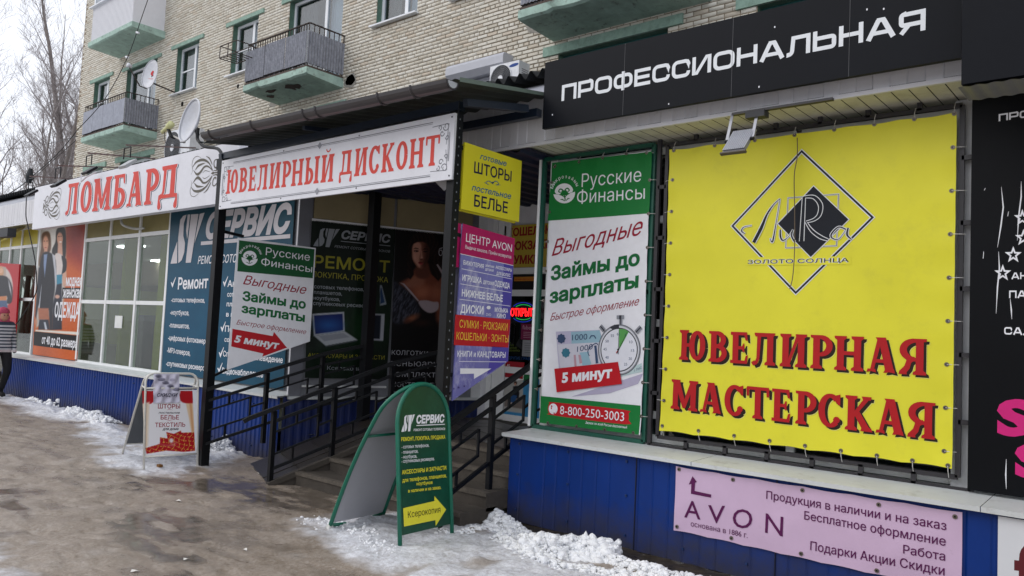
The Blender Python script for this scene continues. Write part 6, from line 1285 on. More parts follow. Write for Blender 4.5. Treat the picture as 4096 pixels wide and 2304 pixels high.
# --- fashion poster
p = FY(YG-.03); fp = thing('fashion_poster', 'orange poster of two women in dark coats between the shop windows', 'poster', (-15, YG, .8))
def ffash(x, y):
    P_ = Paint(x, y, (196, 92, 34)); P_.poly([(560, 20), (730, 20), (710, 420), (560, 300)], (150, 40, 24), 60).poly([(300, 20), (552, 20), (556, 480), (530, 720), (300, 900)], (186, 182, 176), 10)
    P_.ell(440, 150, 60, 130, (214, 210, 204), 40)
    P_.poly([(480, 80), (540, 60), (556, 150), (552, 300), (528, 320), (500, 280), (450, 300), (440, 250), (470, 180)], (28, 20, 18), 5, sm=4).ell(506, 155, 25, 52, (206, 150, 124), 4).poly([(490, 190), (525, 190), (530, 300), (485, 300)], (206, 158, 136), 5).ell(511, 184, 11, 5, (240, 236, 232), 2).ell(497, 138, 6, 3, (40, 24, 20), 2).ell(517, 136, 5, 3, (40, 24, 20), 2).ell(508, 160, 3, 10, (226, 172, 148), 3)
    P_.poly([(470, 280), (520, 290), (540, 330), (530, 470), (480, 470), (465, 350)], (214, 204, 200), 4, sm=3).poly([(520, 300), (558, 330), (556, 420), (520, 470), (530, 380)], (20, 22, 30), 4, sm=3).poly([(478, 460), (525, 455), (520, 540), (480, 545)], (40, 130, 160), 4).poly([(480, 540), (520, 530), (520, 910), (440, 915), (450, 700)], (20, 24, 40), 5).poly([(525, 450), (556, 430), (560, 520), (530, 560)], (206, 160, 138), 4)
    P_.poly([(350, 120), (400, 95), (425, 130), (430, 240), (400, 300), (370, 360), (330, 390), (325, 330), (345, 220)], (96, 66, 44), 6, sm=4).ell(384, 195, 25, 62, (204, 150, 122), 5).ell(372, 178, 6, 3, (60, 36, 28), 2).ell(396, 177, 6, 3, (60, 36, 28), 2).poly([(372, 240), (398, 240), (402, 300), (368, 300)], (196, 146, 122), 4).ell(384, 232, 10, 4, (160, 70, 66), 2)
    P_.poly([(360, 280), (425, 275), (470, 340), (470, 520), (450, 660), (440, 740), (330, 740), (318, 560), (330, 400)], (18, 20, 28), 6, sm=3).poly([(368, 290), (400, 285), (392, 350), (376, 480), (366, 380)], (120, 140, 176), 4).poly([(440, 280), (466, 300), (478, 480), (468, 600), (458, 420)], (190, 192, 200), 4).poly([(322, 400), (350, 400), (330, 660), (300, 820), (292, 800), (306, 600)], (30, 34, 44), 5).poly([(345, 560), (350, 540), (330, 760), (318, 760)], (190, 196, 204), 3)
    P_.poly([(318, 735), (412, 735), (415, 830), (325, 830)], (170, 104, 74), 6).poly([(330, 830), (410, 830), (420, 912), (320, 912)], (30, 34, 50), 5).poly([(410, 640), (450, 660), (440, 915), (420, 915)], (24, 26, 36), 5).ell(484, 640, 20, 16, (206, 160, 140), 5).ell(300, 850, 12, 22, (196, 140, 116), 5).poly([(368, 850), (384, 850), (400, 912), (380, 912)], (190, 196, 206), 3)
    P_.poly([(295, 912), (655, 930), (655, 955), (292, 925)], (226, 220, 210), 3).noise(7, .1, .1, 3); return P_.c
PRINT(p, 'Q', [(318, 20), (722, 0), (637, 1167), (270, 1112)], 150, 260, ffash, fp, 'sheet', 0)
SH(p, 'Q', [(518, 560), (680, 562), (676, 652), (512, 650)], ib, fp, 1); SH(p, 'Q', [(283, 922), (650, 958), (643, 1085), (277, 1038)], ib, fp, 1)
for s_, bl, br, h in (('модная', (545, 545), (678, 545), 88), ('женская', (518, 640), (672, 640), 84), ('ОДЕЖДА', (450, 800), (655, 812), 118), ('от 40 до 62 размера', (345, 1022), (636, 1060), 68)): T(p, s_, 'Q', bl, br, h, inkw, fp, bold=.035, layer=2)
# --- red poster far left
p = FY(5.45); rp_ = thing('red_poster', 'red poster with an oval picture of a woman at the left edge', 'poster', (-19, 5.45, .9))
def fred(x, y):
    P_ = Paint(x, y, (178, 24, 32)); P_.ell(20, 560, 90, 175, (200, 190, 184), 4).poly([(-60, 395), (55, 390), (55, 480), (-60, 480)], (176, 160, 150), 3)
    P_.ell(10, 430, 26, 46, (196, 150, 110), 5).ell(14, 420, 16, 22, (214, 170, 140), 4).poly([(-40, 480), (60, 470), (105, 560), (100, 680), (60, 690), (60, 630), (-40, 640)], (22, 22, 28), 4, sm=3).poly([(-40, 636), (60, 632), (58, 668), (-40, 672)], (190, 120, 70), 3).poly([(-40, 670), (58, 668), (70, 730), (-40, 735)], (60, 84, 120), 4).ell(86, 560, 5, 60, (200, 200, 204), 3, rot=-10); return P_.c
PRINT(p, 'Q', [(-120, 348), (160, 365), (125, 938), (-150, 925)], 60, 110, fred, rp_, 'sheet', 0)
mk('board', MB().prism(p, [tuple(p.uv(cz('Q', k))) for k in ((-120, 348), (160, 365), (125, 938), (-150, 925))], -.03, -.003), ired, rp_)
# ================================================================ PAVEMENT BOARDS
def boardplane(pxl, pxr, lean, h, dx=0):  # ground points of the front legs, leans back towards -X
    a = np.array((*gpt(*pxl, dx), dx)); b = np.array((*gpt(*pxr, dx), dx)); u = (b-a)/np.linalg.norm(b-a); n0 = np.cross(u, (0, 0, 1)); v = np.array((0, 0, h))-n0*lean; return Pl(a, u, v), np.linalg.norm(b-a), n0
# white textile board
P1, w1, n1 = boardplane((575, 1880), (790, 1866), .20, .96)
wa = thing('pavement_sign', 'white tubular pavement board for curtains and bed linen with a torn paper taped on top', 'pavement sign', tuple(P1.pt(w1/2, 0)))
wt = mat('chipped_white_paint', (216, 214, 206), .45, .1, 20, dirt=(84, 60, 44), dirtamt=.9, lo=.62, hi=.68); Hs = 1.07*1.0
def leanpts(pl, pts, h=0): return [pl.pt(a, b, h) for a, b in pts]
topb = P1.uv(cz('S', (230, 28)))[1]
arch = [(0, 0), (0, topb*.86)]+[(.09-.09*math.cos(a), topb*.9+.0+topb*.1*math.sin(a)) for a in np.linspace(.2, math.pi/2, 5)]+[(w1-.09+.09*math.sin(a), topb*.9+topb*.1*math.cos(a)) for a in np.linspace(0, math.pi/2-.2, 5)]+[(w1, topb*.86), (w1, 0)]
mk('front_frame', MB().tube(leanpts(P1, arch), .0125, 8), wt, wa, True)
zlo = P1.uv(cz('S', (80, 665)))[1]; zhi = P1.uv(cz('S', (50, 158)))[1]
for z in (zlo-.015, zhi+.02): mk('cross_bar', MB().tube([P1.pt(0, z), P1.pt(w1, z)], .011, 8), wt, wa, True)
mk('board', MB().pbox(P1, .012, w1-.012, zlo, zhi, -.006, 0), inkw, wa)
back = [(np.array(P1.pt(a, 0))*[1, 1, 0]-n1*.99-0) for a in (0, w1)]; tp = [P1.pt(.0, topb), P1.pt(w1, topb)]
bl_ = Pl(back[0], P1.u, (tp[0]-back[0])); hb = np.linalg.norm(tp[0]-back[0])
mk('back_frame', MB().tube([bl_.pt(a, b*hb/topb) for a, b in arch], .0125, 8), wt, wa, True)
mk('back_board', MB().pbox(bl_, .012, w1-.012, hb*.16, hb*.84, -.004, .004), mat('grey_back', (84, 88, 92), .6, .1, 5), wa)
mk('cross_bar', MB().tube([bl_.pt(0, hb*.15), bl_.pt(w1, hb*.15)], .01, 6), wt, wa); 
for a in (.0, w1): mk('strut', MB().tube([P1.pt(a, zhi+.02), bl_.pt(a, hb*.86)], .008, 6), wt, wa)
def fbed(x, y):
    P_ = Paint(x, y, (232, 230, 232)); P_.poly([(50, 160), (150, 160), (140, 250), (100, 268), (55, 262)], (176, 12, 24), 4, sm=2).poly([(355, 160), (450, 160), (450, 262), (400, 262), (352, 240)], (176, 12, 24), 4, sm=2)
    P_.poly([(58, 262), (112, 250), (104, 420), (100, 590), (70, 610)], (234, 214, 190), 8).poly([(72, 270), (84, 268), (86, 600), (80, 605)], (206, 160, 120), 8, a=.4).poly([(395, 262), (452, 262), (470, 500), (440, 500), (420, 380)], (226, 196, 160), 5).poly([(425, 262), (440, 262), (458, 480), (445, 480)], (200, 130, 80), 7, a=.7)
    bed = Paint(x, y, (170, 8, 24)); gx1 = np.abs(((x*.95+y*.4+12*np.sin(y*.05)) % 38)-19) < 1.1; gy1 = np.abs(((y*1.1-x*.3+8*np.sin(x*.03)) % 36)-18) < 1.0; bed._mix((gx1 | gy1)*.9, (232, 196, 80)); bed.noise(16, .06, .06, 6)
    m = np.minimum(1, np.clip(.5-sdpoly(x, y, [(240, 486), (300, 500), (355, 474), (360, 490), (468, 488), (472, 630), (380, 640), (240, 630), (90, 655), (80, 610), (190, 578), (192, 526), (250, 535)])/4, 0, 1)); P_._mix(m, bed.c)
    P_.ell(280, 552, 16, 18, (226, 214, 210), 6).poly([(180, 575), (250, 585), (330, 560), (300, 600), (220, 592)], (200, 150, 140), 8, a=.5); return P_.c
PRINT(P1, 'S', [(55, 163), (449, 163), (470, 640), (78, 660)], 110, 130, fbed, wa, 'print', 1)
for s_, bl, br, h, m_, b_, sh in (('ШТОРЫ', (178, 300), (352, 300), 34, crim, .02, 0), ('постельное', (184, 341), (350, 341), 17, I('dark_grey', (50, 50, 56)), .02, .25), ('БЕЛЬЕ', (200, 386), (342, 386), 34, crim, .02, 0), ('ТЕКСТИЛЬ', (156, 446), (392, 442), 34, crim, .02, 0), ('для дома', (214, 470), (340, 468), 20, I('dark_grey', (50, 50, 56)), .03, .25), ('готовые', (202, 256), (326, 256), 14, I('dark_grey', (50, 50, 56)), .02, .25)): T(P1, s_, 'S', bl, br, h, m_, wa, bold=b_, shear=sh, layer=2)
for y in (313, 399): RB(P1, 'S', [(245, y), (268, y-5), (295, y)], [1, 4, 1], I('rose_ink', (190, 110, 130)), wa, 2)
def fpap(x, y):
    P_ = Paint(x, y, (204, 200, 216)); P_.noise(16, .03, .05, 4)
    for cx, cy in ((183, 48), (206, 74), (238, 100), (276, 126), (322, 152)): P_.ell(cx, cy, 27, 13, (126, 124, 142), 3).ell(cx+4, cy+7, 20, 5, (96, 94, 112), 3)
    return P_.ell(290, 78, 18, 12, (160, 156, 176), 3).c
pp_ = thing('paper_notice', 'crumpled lilac paper reading СКИДКИ taped over the top of the white pavement board', 'notice', tuple(P1.pt(w1/2, zhi)))
PP = Pl(P1.pt(0, 0, .012), P1.u, P1.v)
PRINT(PP, 'S', [(145, 30), (348, 28), (345, 255), (142, 258)], 60, 60, fpap, pp_, 'sheet', 1, wav=.012, rough=.8)
T(PP, 'СКИДКИ', 'S', (168, 209), (330, 208), 26, I('ink_grey', (60, 60, 78)), pp_, bold=.03, shear=.3, layer=8, lift=.012)
mk('torn_flap', MB().add([tuple(bl_.pt(*k, .02)) for k in ((.1, hb*.97), (.25, hb*.99), (.27, hb*.85), (.08, hb*.83))], [(0, 1, 2, 3)]), mat('lilac_paper', (196, 192, 208), .8, .1, 20), pp_)
# green service board
P2, w2, n2 = boardplane((1600, 2184), (1808, 2132), .13, 1.16, .035)
ga = thing('pavement_sign', 'green arched pavement board for phone repair with a yellow Ксерокопия arrow', 'pavement sign', tuple(P2.pt(w2/2, 0)))
gt = mat('green_tube_paint', (12, 104, 82), .4, .12, 12, dirt=(60, 50, 40), dirtamt=.7, lo=.66, hi=.72); T2 = P2.uv(cz('J', (775, 218)))[1]; rA = w2/2; zs_ = T2-rA*1.05
arch2 = [(0, 0), (0, zs_*.5), (0, zs_)]+[(rA-rA*math.cos(a), zs_+rA*1.05*math.sin(a)) for a in np.linspace(.15, math.pi-.15, 16)]+[(w2, zs_), (w2, zs_*.5), (w2, 0)]
mk('front_frame', MB().tube(leanpts(P2, arch2), .0165, 10), gt, ga, True)
inner = [(.01, .07), (w2-.01, .07)]+[(rA+(rA-.01)*math.cos(a), zs_+(rA-.01)*1.05*math.sin(a)) for a in np.linspace(0, math.pi, 18)]
gbd = mat('green_board', (6, 66, 44), .35, .12, 4, dirt=(30, 96, 70), dirtamt=.5); mk('board', MB().prism(P2, inner, -.008, .0005), gbd, ga)
bk2 = [(np.array(P2.pt(a, 0))*[1, 1, 0]-n2*.80) for a in (0, w2)]; tt = P2.pt(0, T2, -.02); B2 = Pl(bk2[0], P2.u, tt-bk2[0]); hbt = np.linalg.norm(tt-bk2[0]); hb2 = hbt-rA*1.02
bow = lambda b: -.05*math.sin(math.pi*min(1, b/hbt))
def bpt(a, b, h=0): return B2.pt(a, b, h+bow(b))
arch3 = [(0, b*hb2/6) for b in range(6)]+[(rA-rA*math.cos(a), hb2+rA*1.02*math.sin(a)) for a in np.linspace(0, math.pi, 16)]+[(w2, b*hb2/6) for b in range(5, -1, -1)]
mk('back_frame', MB().tube([bpt(a, b) for a, b in arch3], .0165, 10), gt, ga, True)
V = []; F = []; N = 16
for j in range(N+1):
    b = .06+(hb2+rA*.95-.06)*j/N; half = rA if b <= hb2 else rA*math.sqrt(max(0, 1-((b-hb2)/(rA*1.02))**2))
    for i in range(7): a = rA+(i/3-1)*max(half-.01, .005); V.append(bpt(a, b, -.03*math.cos((a/rA-1)*1.4)*math.sin(math.pi*j/N)))
for j in range(N):
    for i in range(6): k = j*7+i; F.append((k, k+1, k+8, k+7))
mk('back_board', MB().add(V, F), mat('white_back_board', (178, 178, 184), .5, .06, 3), ga, True)
mk('cross_bar', MB().tube([bpt(0, .045), bpt(w2*.35, .02), bpt(w2*.7, .03), bpt(w2, .06)], .014, 8), gt, ga, True); mk('cross_bar', MB().tube([bpt(0, hb2*.80), bpt(w2, hb2*.80)], .011, 8), gt, ga, True)
mk('foot_tie', MB().tube([bpt(-.02, .03), bpt(.02, .03)], .02, 8), mat('white_string', (220, 220, 215), .7), ga)
svlogo(P2, 'J', (655, 418), (735, 412), (648, 525), inkw, ga, 4); yl2 = I('lemon', (226, 218, 60))
for s_, bl, br, h, m_, b_, sh in (('СЕРВИС', (745, 470), (925, 462), 50, inkw, .06, .2), ('РЕМОНТ СОТОВЫХ ТЕЛЕФОНОВ', (726, 520), (929, 512), 15, inkw, .02, .25), ('РЕМОНТ, ПОКУПКА, ПРОДАЖА', (648, 584), (930, 568), 24, yl2, .03, 0), ('- сотовых телефонов,', (650, 632), (826, 620), 22, inkw, .01, 0), ('- планшетов,', (650, 666), (756, 658), 22, inkw, .01, 0), ('- ноутбуков,', (650, 696), (748, 690), 22, inkw, .01, 0), ('- спутниковых ресиверов.', (650, 724), (860, 706), 22, inkw, .01, 0), ('АКСЕССУАРЫ И ЗАПЧАСТИ', (652, 797), (936, 766), 26, yl2, .03, 0), ('для телефонов, планшетов,', (655, 848), (938, 815), 25, yl2, .02, 0), ('ноутбуков', (746, 868), (848, 858), 22, yl2, .02, 0), ('в наличии и на заказ.', (692, 914), (903, 890), 22, yl2, .02, 0)): T(P2, s_, 'J', bl, br, h, m_, ga, bold=b_, shear=sh, layer=4)
RB(P2, 'J', [(745, 484), (927, 476)], 4, inkw, ga, 4)
SH(P2, 'J', [(660, 1014), (860, 968), (860, 936), (935, 1022), (868, 1128), (866, 1090), (665, 1132)], yl2, ga, 4); T(P2, 'Ксерокопия', 'J', (690, 1076), (898, 1040), 42, ib, ga, layer=6)
# ================================================================ THINGS ON WALLS AND ROOFS
acw = mat('ac_white', (222, 224, 228), .35, .05, 6, dirt=(150, 150, 150), dirtamt=.35); acg = mat('ac_grille', (120, 122, 126), .5, .1, 20); acd = mat('ac_dark', (48, 50, 54), .6)
def aircon(label, x0, x1, z0, z1, y0, y1, cx, word, wordm, lx):
    t = thing('air_conditioner', label, 'air conditioner', ((x0+x1)/2, y1, z0), 'outdoor air conditioner units'); b = mk('casing', MB().box(x0, x1, y0, y1, z0, z1), acw, t)
    P_ = FY(y0); r = (z1-z0)*.46; cz_ = (z0+z1)/2
    mk('fan_recess', MB().tube([P_.pt(cx, cz_, .001), P_.pt(cx, cz_, .006)], r, 28), acd, t)
    g = MB()
    for k in range(1, 9):
        rr = r*k/8.2; g.tube([P_.pt(cx+rr*math.cos(a), cz_+rr*math.sin(a), .016) for a in np.linspace(0, 2*math.pi, 25)], .004, 4, False)
    for k in range(40): a = 2*math.pi*k/40; g.tube([P_.pt(cx+r*.22*math.cos(a), cz_+r*.22*math.sin(a), .018), P_.pt(cx+r*math.cos(a+.25), cz_+r*math.sin(a+.25), .014)], .003, 3, False)
    mk('fan_grille', g, acg, t); mk('grille_rim', MB().tube([P_.pt(cx+r*1.01*math.cos(a), cz_+r*1.01*math.sin(a), .01) for a in np.linspace(0, 2*math.pi, 29)], .012, 6, False), acw, t)
    mk('hub', MB().tube([P_.pt(cx, cz_, .01), P_.pt(cx, cz_, .028)], r*.22, 16), acw, t)
    v = MB()
    for k in range(9): z = z0+.12+k*.035; v.box(x1, x1+.006, y0+.08, y1-.04, z, z+.012)
    mk('side_louver', v, acg, t); mk('valve_cover', MB().box(x1, x1+.05, y1-.16, y1-.03, z0+.06, z0+.26), acw, t)
    if word == 'oval': 
        SHP = lay_mesh(P_, [poly([(lx+.11*math.cos(a), z1-.075+.03*math.sin(a)+.006*math.cos(a)) for a in np.linspace(0, 6, 20)])], 0, 0, (1, 0), (0, 1), .003, I('logo_blue', (36, 70, 140)), t, 'emblem'); TL(P_, 'SAMSUNG', lx-.085, z1-.087, .17, .022, inkw, t, .02, 0, 3)
    else: TL(P_, word, lx, z0+.2, .13, .085, acg, t, .02, 0, 2)
    for x in (x0+.12, x1-.12): mk('bracket', MB().bar((x, y0+.02, z0-.02), (x, YB, z0-.02), .03), rust, t); mk('bracket', MB().bar((x, y1-.1, z0-.02), (x, YB, z0-.3), .025), rust, t)
    return t
aircon('white air conditioner unit above the corrugated black roof left of the charcoal sign', -9.78, -9.08, 5.98, 6.525, 10.5, 10.80, -9.50, 'oval', None, -9.20)
aircon('white air conditioner unit behind the satellite dish above the pawnshop sign', -22.15, -20.75, 5.9, 6.9, 10.35, 10.75, -21.72, 'LG', None, -21.15)
sh = thing('roller_shutter', 'light grey roller shutter box with closed slats over a first floor window', 'roller shutter', (-10.3, YB, 5.0)); lg_ = mat('shutter_grey', (178, 180, 188), .4, .06, 6)
mb = MB(); X0, X1 = -11.18, -9.66; prof = [(11.0, 6.86), (10.74, 6.86), (10.70, 6.80), (10.70, 6.66), (10.80, 6.55), (11.0, 6.55)]
mb.add([(x, y, z) for x in (X0, X1) for y, z in prof], [(i, (i+1) % 6, 6+(i+1) % 6, 6+i)[::-1] for i in range(6)]+[tuple(range(6)), tuple(range(6, 12))[::-1]]); mk('box', mb, lg_, sh)
for i in range(26): z = 6.5-i*.055; mb = MB(); mb.add([(x, y, zz) for x in (X0+.05, X1-.05) for y, zz in ((10.95, z), (10.925, z+.027), (10.95, z+.052))], [(0, 3, 4, 1), (1, 4, 5, 2)]); mk('slat', mb, lg_, sh)
for x in (X0, X1-.06): mk('guide_rail', MB().box(x, x+.06, 10.90, 10.995, 5.0, 6.55), lg_, sh)
# satellite dishes
dishm = mat('dish_paint', (206, 208, 214), .4, .05, 6, dirt=(150, 148, 140), dirtamt=.3)
def dish(label, c, look, ra, rb, par=None, tilt=0.0, logo=False):
    c = np.array(c, float); n = np.array(look, float); n /= np.linalg.norm(n); u = np.cross((0, 0, 1), n); u /= np.linalg.norm(u); v = np.cross(n, u)
    t = thing('satellite_dish', label, 'satellite dish', tuple(c), 'satellite dishes'); V = [tuple(c-n*.09)]; F = []; N = 32
    for k in range(1, 7):
        for i in range(N): a = 2*math.pi*i/N; r = k/6; V.append(tuple(c+u*ra*r*math.cos(a)+v*rb*r*math.sin(a)-n*.09*(1-r*r)))
    for i in range(N): F.append((0, 1+i, 1+(i+1) % N))
    for k in range(5):
        for i in range(N): a = 1+k*N+i; b = 1+k*N+(i+1) % N; F.append((a, a+N, b+N, b))
    L = len(V); V2 = [tuple(np.array(q)-n*.012) for q in V]; F += [tuple(i+L for i in q[::-1]) for q in F]; V += V2; F += [(1+5*N+i, 1+5*N+i+L, 1+5*N+(i+1) % N+L, 1+5*N+(i+1) % N) for i in range(N)]
    mk('reflector', MB().add(V, F), dishm, t, True)
    rim = MB().tube([c+u*ra*math.cos(a)+v*rb*math.sin(a)+n*.0 for a in np.linspace(0, 2*math.pi, 33)], .011, 6, False); mk('rim', rim, dishm, t, True)
    return t, c, n, u, v
Pd = FY(4.62); cc = Pd.uv(cz('U', (925, 430))); cD = Pd.pt(cc[0], cc[1])
t, c, n, u, v = dish('large white satellite dish on a bent black arm at the left end of the canopy', cD, (.10, -.97, .20), .18, .285)
# aim the dish face so that it is seen as a tall ellipse
foot = c-v*.285+n*.0; lnb = Pd.uv(cz('U', (570, 580))); lnb = Pd.pt(lnb[0], lnb[1], .0)
mk('arm', MB().tube([foot-n*.02, foot*.6+lnb*.4+np.array((0, 0, -.02)), lnb+np.array((.10, .03, -.10))], [.013, .012, .012], 8), mat('galvanised', (176, 172, 166), .4, metal=.3), t, True)
mk('arm_joint', MB().tube([lnb+np.array((.12, .03, -.12)), lnb+np.array((.05, .02, -.10)), lnb+np.array((.0, 0, -.0)), lnb+np.array((-.06, 0, .04))], [.02, .022, .022, .018], 8), iron, t, True)
lm = mat('lnb_cream', (206, 206, 150), .45, .1, 9); mk('receiver_head', MB().tube([lnb+np.array((-.16, -.0, -.02)), lnb+np.array((-.03, 0, .02)), lnb+np.array((.0, 0, .03)), lnb+np.array((.07, 0, .055))], [.026, .03, .042, .045], 12), lm, t, True)
mk('receiver_cable', MB().tube(smooth([lnb+np.array((-.1, 0, -.03)), lnb+np.array((-.06, 0, -.16)), lnb+np.array((.06, .02, -.22)), foot+np.array((-.1, 0, .0)), foot+np.array((.02, 0, -.02))], 6), .005, 5), acd, t)
bk_ = c-n*.11+v*-.05; q1 = Pd.uv(cz('U', (1090, 790))); q2 = Pd.uv(cz('U', (1190, 880))); q3 = Pd.uv(cz('U', (1430, 930))); q0 = Pd.uv(cz('U', (1075, 560)))
mk('mount_arm', MB().tube(smooth([Pd.pt(*q0), Pd.pt(q0[0]-.0, q0[1]-.12), Pd.pt(*q1), Pd.pt(*q2), Pd.pt(*q3), (PLx-.03, 4.52, 3.36)], 6), .02, 10), iron, t, True); mk('clamp', MB().tube([bk_, Pd.pt(*q0)-np.array((0, 0, .08))], .025, 8), iron, t)
mk('clamp', MB().bar((PLx-.09, 4.5, 3.3), (PLx-.09, 4.5, 3.42), .05), iron, t)
cc = FY(10.3).uv((599, 297)); t2, c, n, u, v = dish('small white satellite dish with a red emblem above the lower balcony', (cc[0], 10.3, cc[1]), (.30, -.93, .15), .29, .46)
mk('arm', MB().tube([c-v*.46, c-v*.5+n*.25-u*.0, c+n*.75-v*.12], .018, 6), rust, t2, True); mk('receiver_head', MB().tube([c+n*.78-v*.1, c+n*.66-v*.1], [.07, .05], 10), dishm, t2, True)
mk('mount_arm', MB().tube([c-n*.08, c-n*.2-v*.2, (c[0]+.55, 10.98, c[2]-.52)], .022, 8), rust, t2, True)
_p = Pl(c-n*.078, u, v); 
lay_mesh(_p, [poly([(-.05, .1), (.0, .16), (.06, .12), (.03, .04), (.07, -.02), (-.0, .0), (-.06, .04)]), ribbon([(-.1, -.1), (.1, -.12)], .014)], 0, 0, (1, 0), (0, 1), .004, ired, t2, 'emblem')
# floodlights on long arms over the left fascia
def flood(label, base, tip, sc=1.0, col=None, box=True, drop=.28):
    t = thing('floodlight', label, 'floodlight', tuple(base), 'floodlights on arms over the left shop sign'); b, q = np.array(base, float), np.array(tip, float)
    mk('arm', MB().bar(b, q, .02), mat('pipe_primer', (120, 104, 100), .7, .2, 10), t)
    w = .12*sc; m = MB(); c = q+np.array((0, .02, -.03))
    m.bar(c+(-w, 0, 0), c+(w, 0, 0), .012); m.bar(c+(-w, 0, 0), c+(-w, 0, -drop*.7), .012); m.bar(c+(w, 0, 0), c+(w, 0, -drop*.7), .012); mk('yoke', m, iron, t)
    h = c+np.array((0, .0, -drop)); f = Pl(h, (1, 0, 0), (0, .75, .62)); mb = MB().pbox(f, -w*1.1, w*1.1, -.10*sc, .12*sc, -.035, .0); mk('housing', mb, col or mat('lamp_grey', (166, 168, 170), .4, .1, 12), t)
    mk('lens', MB().pbox(f, -w, w, -.09*sc, .11*sc, -.04, -.036), mat('lens', (190, 192, 196), .2), t); return t
def at(py, p): q = FY(py).uv(p); return (q[0], py, q[1])
flood('grey floodlight on the longest arm in front of the first floor lintel', at(5.6, (781, 592)), at(4.3, (505, 580)), .8, mat('lamp_grey', (166, 168, 170), .4, .1, 12), drop=.2)
flood('black framed floodlight on an arm under the lower balcony', at(5.6, (620, 635)), at(4.3, (352, 612)), .75, iron, drop=.2)
flood('black floodlight against the trees left of the brick corner', at(5.6, (470, 670)), at(4.3, (228, 662)), .8, iron, drop=.22)
flood('farthest floodlight on an arm at the left end of the white sign', at(5.6, (330, 718)), at(4.6, (120, 705)), .8, iron, drop=.24)
mk_ = thing('loose_strip', 'bent white plastic strip sticking up over the top of the pawnshop sign', 'strip', at(5.0, (340, 720))); mk('strip', MB().tube([at(5.0, (324, 727)), at(5.0, (345, 708)), at(5.0, (385, 688))], .012, 5), white, mk_); mk('strip', MB().tube([at(5.0, (324, 722)), at(5.0, (326, 694))], .010, 5), white, mk_)
# floodlight over the yellow banner
P5 = FY(5.12); L5 = lambda x, y: (2850+x*.138, 440+y*.138)
fl = thing('floodlight', 'silver ribbed floodlight hanging on two straps over the top of the yellow banner', 'floodlight', tuple(P5.pt(*P5.uv(L5(700, 500)))))
tl, tr, br, bl = [np.array(P5.uv(L5(*k))) for k in ((480, 560), (1160, 520), (890, 1270), (200, 1310))]
tl3, tr3 = P5.pt(*tl), P5.pt(*tr); w3 = np.linalg.norm(tr3-tl3); F5 = Pl((tl3[0], 5.20, tl3[2]), (1, .0, .0), (0.22, .45, .82)); hh5 = .19
silver = mat('cast_silver', (150, 152, 160), .38, .1, 18, metal=.35)
mk('housing', MB().pbox(F5, 0, w3*.95, -hh5, 0, -.018, .0), silver, fl)
for i in range(11): a = w3*.95*(i+.5)/11; mk('rib', MB().pbox(F5, a-.006, a+.006, -hh5+.01, -.005, .001, .013), silver, fl)
mk('rim', MB().pbox(F5, -.012, w3*.95+.012, -hh5-.012, -hh5+.0, -.024, .004), mat('rim_brown', (84, 76, 66), .5), fl)
for a, zz in ((.0, .0), (w3*.95, .0)):
    q = F5.pt(a+(-.012 if a == 0 else .012), -.09, .0); mk('strap', MB().bar(q, (q[0], 5.24, 3.262), .022, .006, up=(0, 1, 0)), silver, fl); mk('bolt', MB().tube([q-np.array((.012, 0, 0)), q+np.array((.012, 0, 0))], .014, 8), ib, fl)
q = F5.pt(0, 0, 0); mk('carrier_bar', MB().box(q[0]-.03, q[0]+w3+.5, 5.22, 5.26, 3.245, 3.262), fr, fl); mk('junction_box', MB().box(q[0]+.08, q[0]+.22, 5.20, 5.28, 3.20, 3.245), acd, fl)
# cable conduit under the pawnshop sign, wires
o = mk('conduit', MB().tube(smooth([at(5.35, (484, 875)), at(5.35, (492, 900)), at(5.5, (540, 915)), at(5.5, (575, 912))], 4), .02, 7), mat('white_conduit', (190, 190, 186), .5), None, True); o['category'] = 'pipe'; o['label'] = 'short white conduit elbow under the bottom edge of the pawnshop sign'
def wire(label, pts, r=.008): 
    o = mk('cable', MB().tube([np.array(p) for p in smooth(pts, 8)], r, 5), mat('black_cable', (20, 20, 22), .6), None, True); o['category'] = 'cable'; o['label'] = label
wire('black cable running down from the top of the picture past the enclosed balcony', [at(9.6, (612, -60)), at(9.4, (570, 60)), at(9.2, (512, 225)), at(8.8, (420, 395)), at(8.2, (310, 520))], .011)
wire('black cable continuing from the insulator down to the left roof edge', [at(8.2, (310, 520)), at(8.0, (235, 610)), at(7.0, (130, 705)), at(6.6, (60, 760)), at(6.4, (-40, 815))], .012)
wire('thin telephone wire crossing the trees at the left edge', [at(8.2, (310, 545)), at(14, (190, 575)), at(20, (90, 592)), at(28, (-60, 606))], .012)
wire('second black cable beside the first in front of the poplars', [at(8.2, (305, 560)), at(8.0, (180, 672)), at(7.6, (100, 745)), at(7.4, (20, 800))], .008)
wire('loose black cable hanging down in front of the left shop window', [at(5.2, (106, 790)), at(5.15, (104, 860)), at(5.2, (112, 905)), at(5.25, (140, 1040)), at(5.3, (146, 1120)), at(5.3, (140, 1180)), at(5.35, (70, 1290)), at(5.35, (30, 1330))], .010)
for px, py in ((551, 130), (508, 228)):
    q = at(9.3, (px, py)); o = mk('insulator', MB().tube([(q[0]-.08, q[1], q[2]+.02), (q[0]+.08, q[1], q[2]-.03)], .03, 7), acw); o['category'] = 'insulator'; o['label'] = 'white clip on the black cable %s' % ('under the enclosed balcony corner' if py < 200 else 'above the lower balcony door'); 
q = at(6.8, (118, 700)); o = mk('cable_reel', MB().tube([(q[0]+.05, q[1], q[2]+.16), (q[0], q[1], q[2]-.02), (q[0]-.03, q[1], q[2]-.2)], [.04, .09, .06], 9), mat('coil_grey', (50, 54, 58), .7)); o['category'] = 'cable bundle'; o['label'] = 'dark bundle of cable hanging at the left end of the fascia'
